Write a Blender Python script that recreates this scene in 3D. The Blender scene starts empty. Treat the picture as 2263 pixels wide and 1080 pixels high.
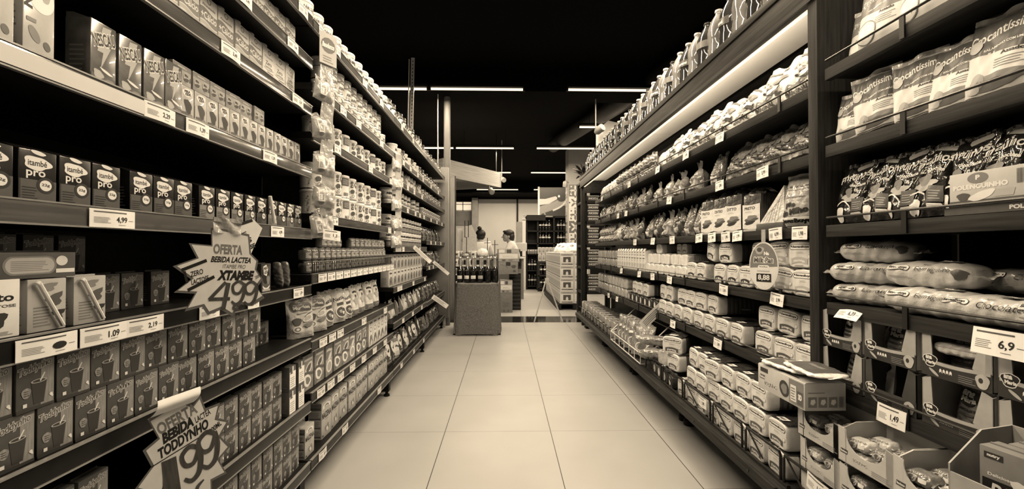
import bpy, bmesh, math, random
from mathutils import Vector, Matrix, noise as mnoise
sc = bpy.context.scene
COL = sc.collection
RND = random.Random(11)
PI = math.pi
# ------------------------------------------------------------------ camera, world, exposure
CAM_H = 1.035
cam = bpy.data.cameras.new('camera')
cam.sensor_width = 36.0
cam.lens = 942.0 * 36.0 / 2263.0
cam.clip_start = 0.02
co = bpy.data.objects.new('camera', cam)
COL.objects.link(co)
co.location = (0, 0, CAM_H)
co.rotation_euler = (math.radians(90 + 0.67), 0, math.radians(-1.0))
sc.camera = co
w = bpy.data.worlds.new('world'); sc.world = w
w.use_nodes = True
w.node_tree.nodes['Background'].inputs[0].default_value = (0, 0, 0, 1)
w.node_tree.nodes['Background'].inputs[1].default_value = 0.0
sc.view_settings.view_transform = 'Standard'
sc.view_settings.look = 'None'
sc.view_settings.exposure = 0.0
sc.view_settings.gamma = 1.0
sc.view_settings.use_curve_mapping = False
TINT = (1.0, 0.81, 0.565)          # warm white of all the lamps of the shop
LAMP_W = 40.0                       # watts of one ceiling tube
LAMP_H = 3.1

# ------------------------------------------------------------------ materials
MATS = {}
def M(name, v=0.5, rough=0.5, spec=0.4, metal=0.0, noise=0.0, scale=30.0, stretch=(1, 1, 1), coat=0.0, bump=0.0,
      bscale=60.0, emit=0.0, alpha=1.0, trans=0.0):
    if name in MATS:
        return MATS[name]
    m = bpy.data.materials.new(name); MATS[name] = m
    m.use_nodes = True
    nt = m.node_tree; N = nt.nodes; L = nt.links
    b = N['Principled BSDF']
    b.inputs['Base Color'].default_value = (v, v, v, 1)
    b.inputs['Roughness'].default_value = rough
    b.inputs['Specular IOR Level'].default_value = spec
    b.inputs['Metallic'].default_value = metal
    b.inputs['Coat Weight'].default_value = coat
    b.inputs['Alpha'].default_value = alpha
    b.inputs['Transmission Weight'].default_value = trans
    if emit:
        b.inputs['Emission Color'].default_value = (*TINT, 1)
        b.inputs['Emission Strength'].default_value = emit
    if noise or bump:
        tc = N.new('ShaderNodeTexCoord'); mp = N.new('ShaderNodeMapping')
        mp.inputs['Scale'].default_value = stretch
        L.new(tc.outputs['Object'], mp.inputs['Vector'])
        if noise:
            t = N.new('ShaderNodeTexNoise'); t.inputs['Scale'].default_value = scale
            t.inputs['Detail'].default_value = 4
            L.new(mp.outputs[0], t.inputs['Vector'])
            r = N.new('ShaderNodeMapRange')
            r.inputs['From Min'].default_value = 0.3; r.inputs['From Max'].default_value = 0.7
            r.inputs['To Min'].default_value = v * (1 - noise); r.inputs['To Max'].default_value = v * (1 + noise)
            L.new(t.outputs['Fac'], r.inputs['Value'])
            L.new(r.outputs[0], b.inputs['Base Color'])
        if bump:
            t2 = N.new('ShaderNodeTexNoise'); t2.inputs['Scale'].default_value = bscale
            t2.inputs['Detail'].default_value = 3
            L.new(mp.outputs[0], t2.inputs['Vector'])
            bp = N.new('ShaderNodeBump'); bp.inputs['Strength'].default_value = bump
            bp.inputs['Distance'].default_value = 0.01
            L.new(t2.outputs['Fac'], bp.inputs['Height'])
            L.new(bp.outputs[0], b.inputs['Normal'])
    return m

INK = M('ink_black', 0.012, 0.5)
WHITE = M('print_white', 0.86, 0.4, noise=.04)
PALE = M('print_pale', 0.74, 0.45, noise=.06)
LIGHT = M('print_light_grey', 0.42, 0.45, noise=.08)
MID = M('print_mid_grey', 0.2, 0.45, noise=.1)
DARK = M('print_dark_grey', 0.09, 0.4, noise=.12)
DEEP = M('print_deep', 0.035, 0.35, noise=.15)
BLACKG = M('carton_black_gloss', 0.012, 0.22, 0.5)
COCOA = M('carton_cocoa', 0.075, 0.38, 0.4, noise=.18)
COCOA2 = M('carton_cocoa_light', 0.25, 0.4, noise=.22, scale=60, stretch=(6, 6, .6))
COCOADK = M('carton_cocoa_dark', 0.04, 0.4)
PAPER = M('tag_paper', 0.8, 0.6, noise=.04)
POSTER = M('poster_card', 0.72, 0.55, noise=.05)
POSTEDGE = M('poster_border', 0.13, 0.5)
BRUSH = M('brush_paint', 0.06, 0.5, noise=.35, scale=40, stretch=(3, 3, .4))
TIN = M('tin_pale', 0.76, 0.3, 0.5, noise=.05)
TINMETAL = M('tin_metal', 0.6, 0.25, metal=1.0, noise=.1)
TINDARK = M('tin_dark', 0.1, 0.3, noise=.2)
LIDW = M('plastic_lid', 0.75, 0.4)
LIDD = M('plastic_lid_dark', 0.03, 0.3)
GLASSJ = M('jar_contents', 0.16, 0.12, 0.6, coat=.6, noise=.3)
SHELFBLK = M('shelf_black_steel', 0.008, 0.5, 0.15, noise=.3)
RAILWOOD = M('rail_wood_grain', 0.05, 0.5, 0.12, noise=.4, scale=14, stretch=(8, .6, 8))
RAILSHINE = M('rail_plastic_shiny', 0.11, 0.14, 0.7, metal=.3, noise=.2, scale=8, stretch=(4, .4, 4))
RAILBLK = M('rail_black', 0.007, 0.35, 0.18, noise=.3)
EDGE = M('rail_bright_edge', 0.35, 0.3, metal=.6)
WOODDK = M('rack_dark_wood', 0.022, 0.5, 0.12, noise=.45, scale=12, stretch=(10, 10, .5), bump=.05)
WOODDKH = M('rack_dark_wood_across', 0.024, 0.5, 0.14, noise=.45, scale=12, stretch=(10, .5, 10), bump=.05)
WIREBLK = M('wire_black', 0.012, 0.4)
WIREWHT = M('wire_white', 0.7, 0.4)
PANELW = M('lit_panel_white', 0.75, 0.5)
CARD = M('cardboard', 0.36, 0.65, noise=.1)
CARDL = M('cardboard_light', 0.5, 0.6, noise=.06)
CARDIN = M('cardboard_inner', 0.3, 0.65, noise=.08)
FILM = M('clear_film', 0.5, 0.16, 0.6, noise=.12, alpha=.82, bump=.6, bscale=40)
FILMW = M('bag_white_film', 0.8, 0.18, 0.5, noise=.15, scale=25, bump=1.0, bscale=35, coat=.4)
FILML = M('bag_pale_film', 0.6, 0.25, 0.5, noise=.18, scale=25, bump=.7, bscale=35, coat=.4)
FILMM = M('bag_grey_film', 0.18, 0.16, 0.6, noise=.4, scale=25, bump=1.0, bscale=35, coat=.8)
FILMD = M('bag_dark_film', 0.045, 0.2, 0.6, noise=.4, scale=25, bump=.8, bscale=35, coat=.7)
FILMK = M('bag_black_film', 0.012, 0.16, 0.6, bump=.8, bscale=30, coat=.8)
BREAD = M('bread_in_film', 0.085, 0.3, 0.5, noise=.35, scale=18, coat=.5, bump=.25, bscale=50)
BREADL = M('bread_light_in_film', 0.36, 0.3, 0.5, noise=.2, scale=18, coat=.5, bump=.3, bscale=40)
BREADD = M('bread_dark_in_film', 0.045, 0.28, 0.5, noise=.4, scale=25, coat=.6, bump=.3)
BUN = M('bun_crust', 0.34, 0.3, 0.5, noise=.3, scale=14, coat=.5)
LIQ = M('bottle_liquid', 0.05, 0.08, 0.7, coat=1.0, noise=.6, scale=6, stretch=(3, 3, .4))
LIQL = M('bottle_liquid_light', 0.28, 0.08, 0.7, coat=1.0, noise=.5, scale=6, stretch=(3, 3, .4))
GLASSDK = M('bottle_dark_glass', 0.008, 0.08, 0.7, coat=.6)
FOIL = M('bottle_foil', 0.55, 0.3, metal=.6, noise=.2)
BURLAP = M('burlap_cloth', 0.16, 0.9, 0.1, noise=.35, scale=90, stretch=(1, 1, 1), bump=.6, bscale=220)
SKIN = M('skin', 0.3, 0.5)
HAIR = M('hair_dark', 0.012, 0.5)
SHIRT = M('shirt_pale', 0.58, 0.7, noise=.1)
SHIRTW = M('shirt_white', 0.62, 0.7, noise=.06)
TROUSER = M('trousers_dark', 0.04, 0.8)
TUBEON = M('tube_lit', 0.8, 0.4, emit=1.6)
TUBESOFT = M('tube_lit_shelf', 0.8, 0.4, emit=1.25)
METALW = M('painted_metal_white', 0.6, 0.4)
METALG = M('painted_metal_grey', 0.24, 0.4, noise=.1, scale=6)
LEAFM = M('leaf_dark', 0.05, 0.45, noise=.3)

# ------------------------------------------------------------------ mesh builder
class MB:
    def __init__(s): s.v = []; s.f = []; s.mi = []; s.sm = []; s.mats = []
    def mid(s, m):
        if m not in s.mats: s.mats.append(m)
        return s.mats.index(m)
    def add(s, vs, fs, mat, smooth=False, T=None):
        o = len(s.v); k = s.mid(mat)
        if T is not None: vs = [T @ Vector(p) for p in vs]
        s.v += [tuple(p) for p in vs]
        for f in fs:
            s.f.append([i + o for i in f]); s.mi.append(k); s.sm.append(smooth)
        return s
    def box(s, x0, x1, y0, y1, z0, z1, mat, bev=0.0, T=None):
        if bev <= 0:
            v = [(x, y, z) for x in (x0, x1) for y in (y0, y1) for z in (z0, z1)]
            f = [(0, 1, 3, 2), (4, 6, 7, 5), (0, 4, 5, 1), (2, 3, 7, 6), (0, 2, 6, 4), (1, 5, 7, 3)]
            return s.add(v, f, mat, False, T)
        bm = bmesh.new(); bmesh.ops.create_cube(bm, size=1)
        for q in bm.verts:
            q.co = Vector(((x0 + x1) / 2 + q.co.x * (x1 - x0), (y0 + y1) / 2 + q.co.y * (y1 - y0), (z0 + z1) / 2 + q.co.z * (z1 - z0)))
        bmesh.ops.bevel(bm, geom=bm.edges[:], offset=bev, segments=2, affect='EDGES', profile=.6)
        bm.verts.index_update()
        s.add([q.co[:] for q in bm.verts], [[q.index for q in f.verts] for f in bm.faces], mat, True, T)
        bm.free(); return s
    def prism(s, pts, fn0, fn1, mat, smooth=False):
        """pts 2-D outline; fn0/fn1 map a point to the two caps"""
        n = len(pts)
        v = [fn0(*p) for p in pts] + [fn1(*p) for p in pts]
        f = [list(range(n))[::-1], list(range(n, 2 * n))] + [[i, (i + 1) % n, n + (i + 1) % n, n + i] for i in range(n)]
        return s.add(v, f, mat, smooth)
    def lathe(s, prof, mat, n=20, cx=0, cy=0, cz=0, T=None, smooth=True):
        v = []; f = []
        for r, z in prof:
            for i in range(n):
                a = 2 * PI * i / n
                v.append((cx + r * math.cos(a), cy + r * math.sin(a), cz + z))
        for j in range(len(prof) - 1):
            for i in range(n):
                k = (i + 1) % n
                f.append((j * n + i, j * n + k, (j + 1) * n + k, (j + 1) * n + i))
        if prof[0][0] > 1e-5: f.append(list(range(n))[::-1])
        if prof[-1][0] > 1e-5: f.append([(len(prof) - 1) * n + i for i in range(n)])
        return s.add(v, f, mat, smooth, T)
    def tube(s, pts, r, mat, n=6, T=None):
        pts = [Vector(p) for p in pts]; v = []; f = []
        for i, p in enumerate(pts):
            d = (pts[min(i + 1, len(pts) - 1)] - pts[max(i - 1, 0)]).normalized()
            a = Vector((0, 0, 1)) if abs(d.z) < .9 else Vector((1, 0, 0))
            u = d.cross(a).normalized(); w2 = d.cross(u)
            rr = r[i] if isinstance(r, (list, tuple)) else r
            for k in range(n):
                t = 2 * PI * k / n
                v.append(p + u * (rr * math.cos(t)) + w2 * (rr * math.sin(t)))
        for i in range(len(pts) - 1):
            for k in range(n):
                q = (k + 1) % n
                f.append((i * n + k, i * n + q, (i + 1) * n + q, (i + 1) * n + k))
        f.append(list(range(n))[::-1]); f.append([(len(pts) - 1) * n + k for k in range(n)])
        return s.add(v, f, mat, True, T)
    def grid(s, fn, nu, nv, mat, smooth=True, flip=False):
        v = [fn(i / nu, j / nv) for j in range(nv + 1) for i in range(nu + 1)]
        f = []
        for j in range(nv):
            for i in range(nu):
                a = j * (nu + 1) + i
                q = [a, a + 1, a + nu + 2, a + nu + 1]
                f.append(q[::-1] if flip else q)
        return s.add(v, f, mat, smooth)
    def ball(s, c, r, mat, n=12, m=8, T=None):
        rx, ry, rz = r if isinstance(r, (tuple, list)) else (r, r, r)
        v = []; f = []
        for j in range(m + 1):
            ph = PI * j / m - PI / 2
            for i in range(n):
                a = 2 * PI * i / n
                v.append((c[0] + rx * math.cos(ph) * math.cos(a), c[1] + ry * math.cos(ph) * math.sin(a), c[2] + rz * math.sin(ph)))
        for j in range(m):
            for i in range(n):
                k = (i + 1) % n
                f.append((j * n + i, j * n + k, (j + 1) * n + k, (j + 1) * n + i))
        return s.add(v, f, mat, True, T)
    def mesh(s, name='m', sharp=40):
        me = bpy.data.meshes.new(name)
        me.from_pydata(s.v, [], s.f)
        for m in s.mats: me.materials.append(m)
        me.polygons.foreach_set('material_index', s.mi)
        me.polygons.foreach_set('use_smooth', s.sm)
        me.update()
        if any(s.sm): me.set_sharp_from_angle(angle=math.radians(sharp))
        return me

# ------------------------------------------------------------------ printing on surfaces
TXT = {}
def glyphs(t, bold=0.0, shear=0.0):
    k = (t, bold, shear)
    if k not in TXT:
        c = bpy.data.curves.new('lettering', 'FONT'); c.body = t
        c.resolution_u = 3; c.offset = bold; c.shear = shear
        o = bpy.data.objects.new('lettering', c)
        me = bpy.data.meshes.new_from_object(o)
        vs = [(v.co.x, v.co.y) for v in me.vertices]
        fs = [list(p.vertices) for p in me.polygons]
        x0 = min(p[0] for p in vs); x1 = max(p[0] for p in vs); y0 = min(p[1] for p in vs); y1 = max(p[1] for p in vs)
        vs = [((p[0] - (x0 + x1) / 2), (p[1] - (y0 + y1) / 2)) for p in vs]
        bpy.data.objects.remove(o); bpy.data.curves.remove(c); bpy.data.meshes.remove(me)
        TXT[k] = (vs, fs, x1 - x0, y1 - y0)
    return TXT[k]

def split_faces(vs, fs, sx, sy, lim):
    """cut long glyph faces so that they follow a curved surface"""
    vs = list(vs); out = []; mids = {}
    def mid(a, b):
        k = (min(a, b), max(a, b))
        if k not in mids: mids[k] = len(vs); vs.append(((vs[a][0] + vs[b][0]) / 2, (vs[a][1] + vs[b][1]) / 2))
        return mids[k]
    def ln(a, b): return math.hypot((vs[a][0] - vs[b][0]) * sx, (vs[a][1] - vs[b][1]) * sy)
    st = [(f[0], f[i], f[i + 1]) for f in fs for i in range(1, len(f) - 1)]
    while st:
        t = st.pop(); d = [ln(t[i], t[(i + 1) % 3]) for i in range(3)]; i = d.index(max(d))
        if d[i] <= lim: out.append(t); continue
        a, b, c = t[i], t[(i + 1) % 3], t[(i + 2) % 3]; m = mid(a, b)
        st += [(a, m, c), (m, b, c)]
    return vs, out
class Print:
    """marks printed on a surface; fn(a, b, off) -> point; a across, b up, metres"""
    def __init__(s, mb, fn, curved=False, base=.00025, step=.00006):
        s.mb = mb; s.fn = fn; s.c = curved; s.b = base; s.st = step; s.k = 0; s.fine = .007
    def off(s): s.k += 1; return s.b + s.k * s.st
    def text(s, t, a, b, w, h, mat, bold=.02, shear=0.0, rot=0.0, arch=0.0):
        vs, fs, tw, th = glyphs(t, bold, shear)
        sx = w / tw; sy = h / th if h else sx
        o = s.off(); c, n = math.cos(rot), math.sin(rot)
        if s.c: vs, fs = split_faces(vs, fs, sx, sy, s.fine)
        P = []
        for x, y in vs:
            x *= sx; y *= sy
            if arch: y += arch * (1 - (2 * x / w) ** 2) - arch / 2
            P.append(s.fn(a + x * c - y * n, b + x * n + y * c, o))
        s.mb.add(P, fs, mat); return s
    def rect(s, a0, a1, b0, b1, mat, skew=0.0):
        o = s.off()
        if s.c:
            nu = max(1, int(abs(a1 - a0) / .008)); nv = max(1, int(abs(b1 - b0) / .008))
            s.mb.grid(lambda u, v: s.fn(a0 + (a1 - a0) * u + skew * v, b0 + (b1 - b0) * v, o), nu, nv, mat, False)
        else:
            s.mb.add([s.fn(a0, b0, o), s.fn(a1, b0, o), s.fn(a1 + skew, b1, o), s.fn(a0 + skew, b1, o)], [(0, 1, 2, 3)], mat)
        return s
    def star(s, pts, mat):
        """outline that its centroid sees"""
        o = s.off(); n = len(pts)
        ca = sum(p[0] for p in pts) / n; cb = sum(p[1] for p in pts) / n
        q = max(math.hypot(p[0] - ca, p[1] - cb) for p in pts); nr = max(2, int(q / .007)) if s.c else 1
        rings = [i / nr for i in range(nr + 1)]
        v = [s.fn(ca, cb, o)]; f = []
        for r in rings[1:]:
            v += [s.fn(ca + (p[0] - ca) * r, cb + (p[1] - cb) * r, o) for p in pts]
        for i in range(n): f.append((0, 1 + i, 1 + (i + 1) % n))
        for q in range(len(rings) - 2):
            for i in range(n):
                k = (i + 1) % n
                f.append((1 + q * n + i, 1 + q * n + k, 1 + (q + 1) * n + k, 1 + (q + 1) * n + i)[::-1])
        s.mb.add(v, f, mat); return s
    def oval(s, a, b, ra, rb, mat, n=18, rot=0.0, wob=0.0, seed=0):
        pts = []; n = int(n * 1.6)
        for i in range(n):
            t = 2 * PI * i / n
            q = 1 + wob * math.sin(3 * t + seed) + wob * .6 * math.sin(5 * t + 2 * seed)
            x = ra * q * math.cos(t); y = rb * q * math.sin(t)
            pts.append((a + x * math.cos(rot) - y * math.sin(rot), b + x * math.sin(rot) + y * math.cos(rot)))
        return s.star(pts, mat)
    def pill(s, a, b, ra, rb, mat, rot=0.0):
        pts = []
        for i in range(20):
            t = 2 * PI * i / 20
            x = (ra - rb) * (1 if math.cos(t) > 0 else -1) + rb * math.cos(t); y = rb * math.sin(t)
            pts.append((a + x * math.cos(rot) - y * math.sin(rot), b + x * math.sin(rot) + y * math.cos(rot)))
        return s.star(pts, mat)
    def band(s, a0, a1, b0, b1, mat, wave=0.0, ph=0.0):
        """band whose two edges swing"""
        o = s.off(); n, k = (30, 10) if s.c else (14, 1)
        v = []; f = []; r = k + 1
        for i in range(n + 1):
            u = i / n; q = wave * math.sin(PI * 2 * u * .8 + ph)
            for j in range(r):
                v.append(s.fn(a0 + (a1 - a0) * u, b0 + (b1 - b0) * j / k + q, o))
        for i in range(n):
            for j in range(k):
                f.append((r * i + j, r * i + r + j, r * i + r + 1 + j, r * i + 1 + j))
        s.mb.add(v, f, mat); return s
    def arch(s, a, b, w, h, rise, mat):
        o = s.off(); n = 10; v = []; f = []
        for i in range(n + 1):
            u = -1 + 2 * i / n; q = rise * (1 - u * u)
            v += [s.fn(a + u * w / 2, b - h / 2 + q, o), s.fn(a + u * w / 2 * 1.04, b + h / 2 + q, o)]
        for i in range(n): f.append((2 * i, 2 * i + 2, 2 * i + 3, 2 * i + 1))
        s.mb.add(v, f, mat); return s
    def lines(s, a0, a1, b0, b1, n, mat, fill=.45, seed=1):
        r = random.Random(seed); st = (b1 - b0) / n
        for i in range(n):
            e = a1 - (a1 - a0) * r.random() * .25
            s.rect(a0, e, b0 + i * st, b0 + i * st + st * fill, mat)
            s.k -= 1
        s.k += 1; return s
    def bars(s, a0, a1, b0, b1, n, mat, seed=3):
        r = random.Random(seed); st = (a1 - a0) / n
        for i in range(n):
            s.rect(a0 + i * st, a0 + i * st + st * (.3 + .4 * r.random()), b0, b1, mat); s.k -= 1
        s.k += 1; return s
    def stroke(s, pts, wd, mat, sm=4):
        """brush stroke through points (Catmull-Rom), wd may vary per point"""
        P = [Vector((p[0], p[1])) for p in pts]; W = wd if isinstance(wd, (list, tuple)) else [wd] * len(P)
        Q = []; V = []
        for i in range(len(P) - 1):
            p0 = P[max(i - 1, 0)]; p1 = P[i]; p2 = P[i + 1]; p3 = P[min(i + 2, len(P) - 1)]
            for j in range(sm):
                t = j / sm
                Q.append(.5 * ((2 * p1) + (p2 - p0) * t + (2 * p0 - 5 * p1 + 4 * p2 - p3) * t * t + (3 * p1 - p0 - 3 * p2 + p3) * t ** 3))
                V.append(W[i] + (W[i + 1] - W[i]) * t)
        Q.append(P[-1]); V.append(W[-1])
        o = s.off(); v = []; f = []
        for i, q in enumerate(Q):
            d = (Q[min(i + 1, len(Q) - 1)] - Q[max(i - 1, 0)]); d = d.normalized() if d.length else Vector((1, 0))
            nn = Vector((-d.y, d.x)) * V[i] / 2
            v += [s.fn(*(q + nn), o + i * 2e-6), s.fn(*(q - nn), o + i * 2e-6)]
        for i in range(len(Q) - 1): f.append((2 * i, 2 * i + 1, 2 * i + 3, 2 * i + 2))
        s.mb.add(v, f, mat); return s

def front(mb, y=0.0, curved=False): return Print(mb, lambda a, b, o: (a, y - o, b), curved)

# ------------------------------------------------------------------ things
def link(o, parent=None):
    COL.objects.link(o)
    if parent is not None: o.parent = parent
    return o
def short(t):
    while len(t.replace(',', ' ').split()) > 16 and ' the ' in t:
        i = t.rfind(' the '); t = t[:i] + t[i + 4:]
    return t
def tag(o, label, cat, group=None, kind=None):
    if label: o['label'] = short(label)
    if cat: o['category'] = cat
    if group: o['group'] = group
    if kind: o['kind'] = kind
    return o
def asmesh(m, name): return m.mesh(name) if isinstance(m, MB) else m
def struct(name, mb, loc=(0, 0, 0)):
    o = link(bpy.data.objects.new(name, asmesh(mb, name))); o.location = loc; o['kind'] = 'structure'; return o
class Kind:
    """one kind of thing: parts [(name, mesh, parent index or None)]"""
    def __init__(s, name, *parts):
        s.name = name; s.parts = [(p[0], asmesh(p[1], p[0]), p[2] if len(p) > 2 else None, p[3] if len(p) > 3 else None) for p in parts]
        V = [v.co for p in s.parts for v in p[1].vertices]; hh = max(v.z for v in V)
        s.round = any(k in name for k in ('tin', 'bottle', 'jar'))
        s.dep = max([v.y for v in V if v.z < hh * .15] + [0]); s.hw = max([abs(v.x) for v in V if v.z < hh * .15 + .001] + [0])
def put(kind, loc, rot, label, cat, group=None, scale=1.0, name=None):
    nm = name or kind.name
    if len(kind.parts) == 1:
        root = link(bpy.data.objects.new(nm, kind.parts[0][1]))
    else:
        root = link(bpy.data.objects.new(nm, None)); root.empty_display_size = .05
        made = []
        for pn, me, pi, pl in kind.parts:
            made.append(link(bpy.data.objects.new(pn, me), root if pi is None else made[pi]))
            if pl: made[-1]['label'] = pl
    root.location = loc; root.rotation_euler = rot
    if isinstance(scale, (tuple, list)): root.scale = scale
    elif scale != 1.0: root.scale = (scale,) * 3
    return tag(root, label, cat, group)
ORD = ('first second third fourth fifth sixth seventh eighth ninth tenth eleventh twelfth thirteenth fourteenth fifteenth sixteenth seventeenth eighteenth '
       'nineteenth twentieth twenty-first twenty-second twenty-third twenty-fourth twenty-fifth twenty-sixth twenty-seventh twenty-eighth twenty-ninth thirtieth '
       'thirty-first thirty-second thirty-third thirty-fourth thirty-fifth thirty-sixth thirty-seventh thirty-eighth thirty-ninth fortieth').split()
def onshelf(kind, side, xf, y, z, label, cat, group=None, rz=0.0, lean=0.0, roll=0.0, scale=1.0):
    """side 'L' or 'R'; xf: distance of the front face from the aisle's centre line; rz turns it, positive towards the camera"""
    if side == 'L':
        loc = (-xf, y, z); r = PI / 2 - rz
    else:
        loc = (xf, y, z); r = -PI / 2 + rz
    if kind.round and rz:
        q = 1 if side == 'L' else -1; dd = kind.dep / 2
        a0 = PI / 2 * q; v0 = Vector((-math.sin(a0), math.cos(a0))) * dd; v1 = Vector((-math.sin(r), math.cos(r))) * dd
        loc = (loc[0] + v0.x - v1.x, loc[1] + v0.y - v1.y, z)
    z += (kind.dep * math.sin(-lean) * .95 if lean < 0 else 0) + (kind.hw * abs(math.sin(roll)) * .9 if abs(roll) < 1 else 0)
    return put(kind, (loc[0], loc[1], z), (lean, roll, r), label, cat, group, scale)
def row(kind, side, xf, z, ys, label, cat, group, jit=.0, turn=.0, **kw):
    kinds = kind if isinstance(kind, (list, tuple)) else [kind]
    for i, y in enumerate(ys):
        onshelf(kinds[i % len(kinds)], side, xf + RND.uniform(0, jit), y, z, label.format(ORD[i]), cat, group,
                rz=RND.uniform(-turn, turn) + kw.get('rz', 0), lean=kw.get('lean', 0), scale=kw.get('scale', 1.0))
def span(y0, y1, n): return [y0 + (y1 - y0) * i / max(1, n - 1) for i in range(n)]
# ------------------------------------------------------------------ lamps
def lamp(x0, x1, y, z, label, rz=0.0, watts=LAMP_W):
    L = x1 - x0; c = (x0 + x1) / 2
    r = link(bpy.data.objects.new('ceiling_lamp', None)); r.location = (c, y, z); r.rotation_euler = (0, 0, rz)
    tag(r, label, 'lamp', 'fluorescent tubes under the dark ceiling')
    h = MB(); h.box(-L / 2, L / 2, -.035, .035, .022, .06, SHELFBLK, .004)
    for sx in (-1, 1): h.box(sx * L / 2 - .012, sx * L / 2 + .012, -.02, .02, -.018, .03, SHELFBLK, .003)
    h.tube([(-L * .35, 0, .06), (-L * .35, 0, .35)], .004, SHELFBLK); h.tube([(L * .35, 0, .06), (L * .35, 0, .35)], .004, SHELFBLK)
    link(bpy.data.objects.new('housing', h.mesh('housing')), r)
    t = MB(); t.tube([(-L / 2 + .014, 0, 0), (L / 2 - .014, 0, 0)], .015, TUBEON, 10)
    link(bpy.data.objects.new('tube', t.mesh('tube')), r)
    d = bpy.data.lights.new('tube_light', 'AREA'); d.shape = 'RECTANGLE'; d.size = L; d.size_y = .06
    d.energy = watts * (1.7 if y > 7 else 1.0); d.color = TINT
    o = link(bpy.data.objects.new('tube_light', d), r); o.location = (0, 0, -.03)
lamp(-.96, .25, 5.48, LAMP_H, 'fluorescent tube above the aisle end, over the cloth covered table', .008)
lamp(-2.2, -.99, 5.48, LAMP_H, 'fluorescent tube whose end shows behind the top tins, beside the grey pipe', .008)
lamp(.81, 2.02, 5.48, LAMP_H, 'fluorescent tube whose far end hides behind the soft drink bottles', .008)
lamp(-1.0, .2, 8.68, LAMP_H, 'fluorescent tube in the second row, crossing behind the grey pipe', .006)
lamp(-2.24, -1.03, 8.68, LAMP_H, 'fluorescent tube in the second row over the wooden canopy', .006)
lamp(.645, 1.85, 8.68, LAMP_H, 'fluorescent tube in the second row over the stack of printed boxes', .006)
lamp(-1.02, .18, 11.44, LAMP_H, 'fluorescent tube in the third row, mostly behind the wooden canopy', .005)
lamp(.7, 1.95, 11.44, LAMP_H, 'fluorescent tube in the third row in front of the wine wall', .005)
lamp(-.97, .48, 14.7, LAMP_H, 'thin far fluorescent tube above the pale counter wall', .004)
lamp(1.0, 2.4, 14.7, LAMP_H, 'thin far fluorescent tube above the framed picture', .004)
lamp(1.25, 2.45, 7.15, LAMP_H, 'short looking fluorescent tube beside the spotlight over the bottles')
for i, x in enumerate((-1.55, -.3, .95, 2.2)):
    lamp(x - .6, x + .6, 2.6, LAMP_H, 'ceiling tube over the middle of the aisle, %s from the tin shelves' % ORD[i], .0, LAMP_W * (2.0, .9, 1.8, 2.4)[i])
for i, x in enumerate((-1.55, -.3, .95)):  # unseen row added off the ceiling spacing, placed to light the near goods
    lamp(x - .6, x + .6, .85, LAMP_H, 'added unseen ceiling tube over the near end of the aisle, %s from the tin shelves' % ORD[i], .0, LAMP_W * (.9, .8, .8)[i])

# ------------------------------------------------------------------ floor, ceiling, walls
def floor_material():
    m = bpy.data.materials.new('floor_tiles'); m.use_nodes = True
    nt = m.node_tree; N = nt.nodes; L = nt.links; b = N['Principled BSDF']
    tc = N.new('ShaderNodeTexCoord'); sp = N.new('ShaderNodeSeparateXYZ'); L.new(tc.outputs['Object'], sp.inputs[0])
    def math_(op, a, bv, c=None):
        n = N.new('ShaderNodeMath'); n.operation = op
        for i, q in enumerate((a, bv, c)):
            if q is None: continue
            if isinstance(q, (int, float)): n.inputs[i].default_value = q
            else: L.new(q, n.inputs[i])
        return n.outputs[0]
    nz = N.new('ShaderNodeTexNoise'); nz.inputs['Scale'].default_value = 3.0; L.new(tc.outputs['Object'], nz.inputs['Vector'])
    dx = math_('PINGPONG', math_('SUBTRACT', sp.outputs[0], .262), .3)
    dy = math_('PINGPONG', math_('SUBTRACT', sp.outputs[1], .04), .3)
    jx = math_('LESS_THAN', dx, .0019); jy = math_('LESS_THAN', dy, .0011)
    j = math_('MAXIMUM', jx, math_('MULTIPLY', jy, .8))
    mr = N.new('ShaderNodeMapRange'); L.new(nz.outputs['Fac'], mr.inputs['Value'])
    mr.inputs['From Min'].default_value = .3; mr.inputs['From Max'].default_value = .7
    mr.inputs['To Min'].default_value = .34; mr.inputs['To Max'].default_value = .37
    val = math_('MULTIPLY', mr.outputs[0], math_('SUBTRACT', 1.0, math_('MULTIPLY', j, .95)))
    cb = N.new('ShaderNodeCombineColor')
    for i in range(3): L.new(val, cb.inputs[i])
    L.new(cb.outputs[0], b.inputs['Base Color'])
    b.inputs['Roughness'].default_value = .42; b.inputs['Specular IOR Level'].default_value = .25
    return m
f = MB(); f.box(-7, 7, -2.5, 16.4, -.1, 0, floor_material()); struct('floor', f)
STRIP = M('threshold_polished_stone', .012, .1, .6)
f = MB(); f.box(-2.5, 4.5, 6.06, 6.6, 0, .0012, STRIP); struct('trim_1', f)
CEIL = M('ceiling_black', .004, .9, .05)
f = MB(); f.box(-7, 7, -2.5, 16.4, 3.45, 3.55, CEIL); struct('ceiling', f)
WALLD = M('wall_dark', .02, .9, .1)
f = MB(); f.box(-7.1, -7, -2.5, 16.4, 0, 3.45, WALLD); struct('wall_left', f)
f = MB(); f.box(7, 7.1, -2.5, 16.4, 0, 3.45, WALLD); struct('wall_right', f)
f = MB(); f.box(-7.1, 7.1, -2.6, -2.5, 0, 3.45, WALLD); struct('wall_rear', f)
WALLP = M('wall_panel_pale', .52, .6, .2, noise=.04, scale=2)
f = MB(); f.box(-7.1, 7.1, 16.4, 16.5, 0, 3.45, WALLD); f.box(-1.19, 1.9, 16.33, 16.4, 0, 2.96, WALLP); struct('wall_back', f)
f = MB(); f.box(.46, .52, 16.29, 16.33, 0, 2.96, SHELFBLK); struct('trim_2', f)
f = MB(); f.box(-7, 7, 15.0, 16.3, 3.02, 3.45, CEIL); struct('ceiling_shade_soffit', f)  # soffit added to shade the top of the pale wall
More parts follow.
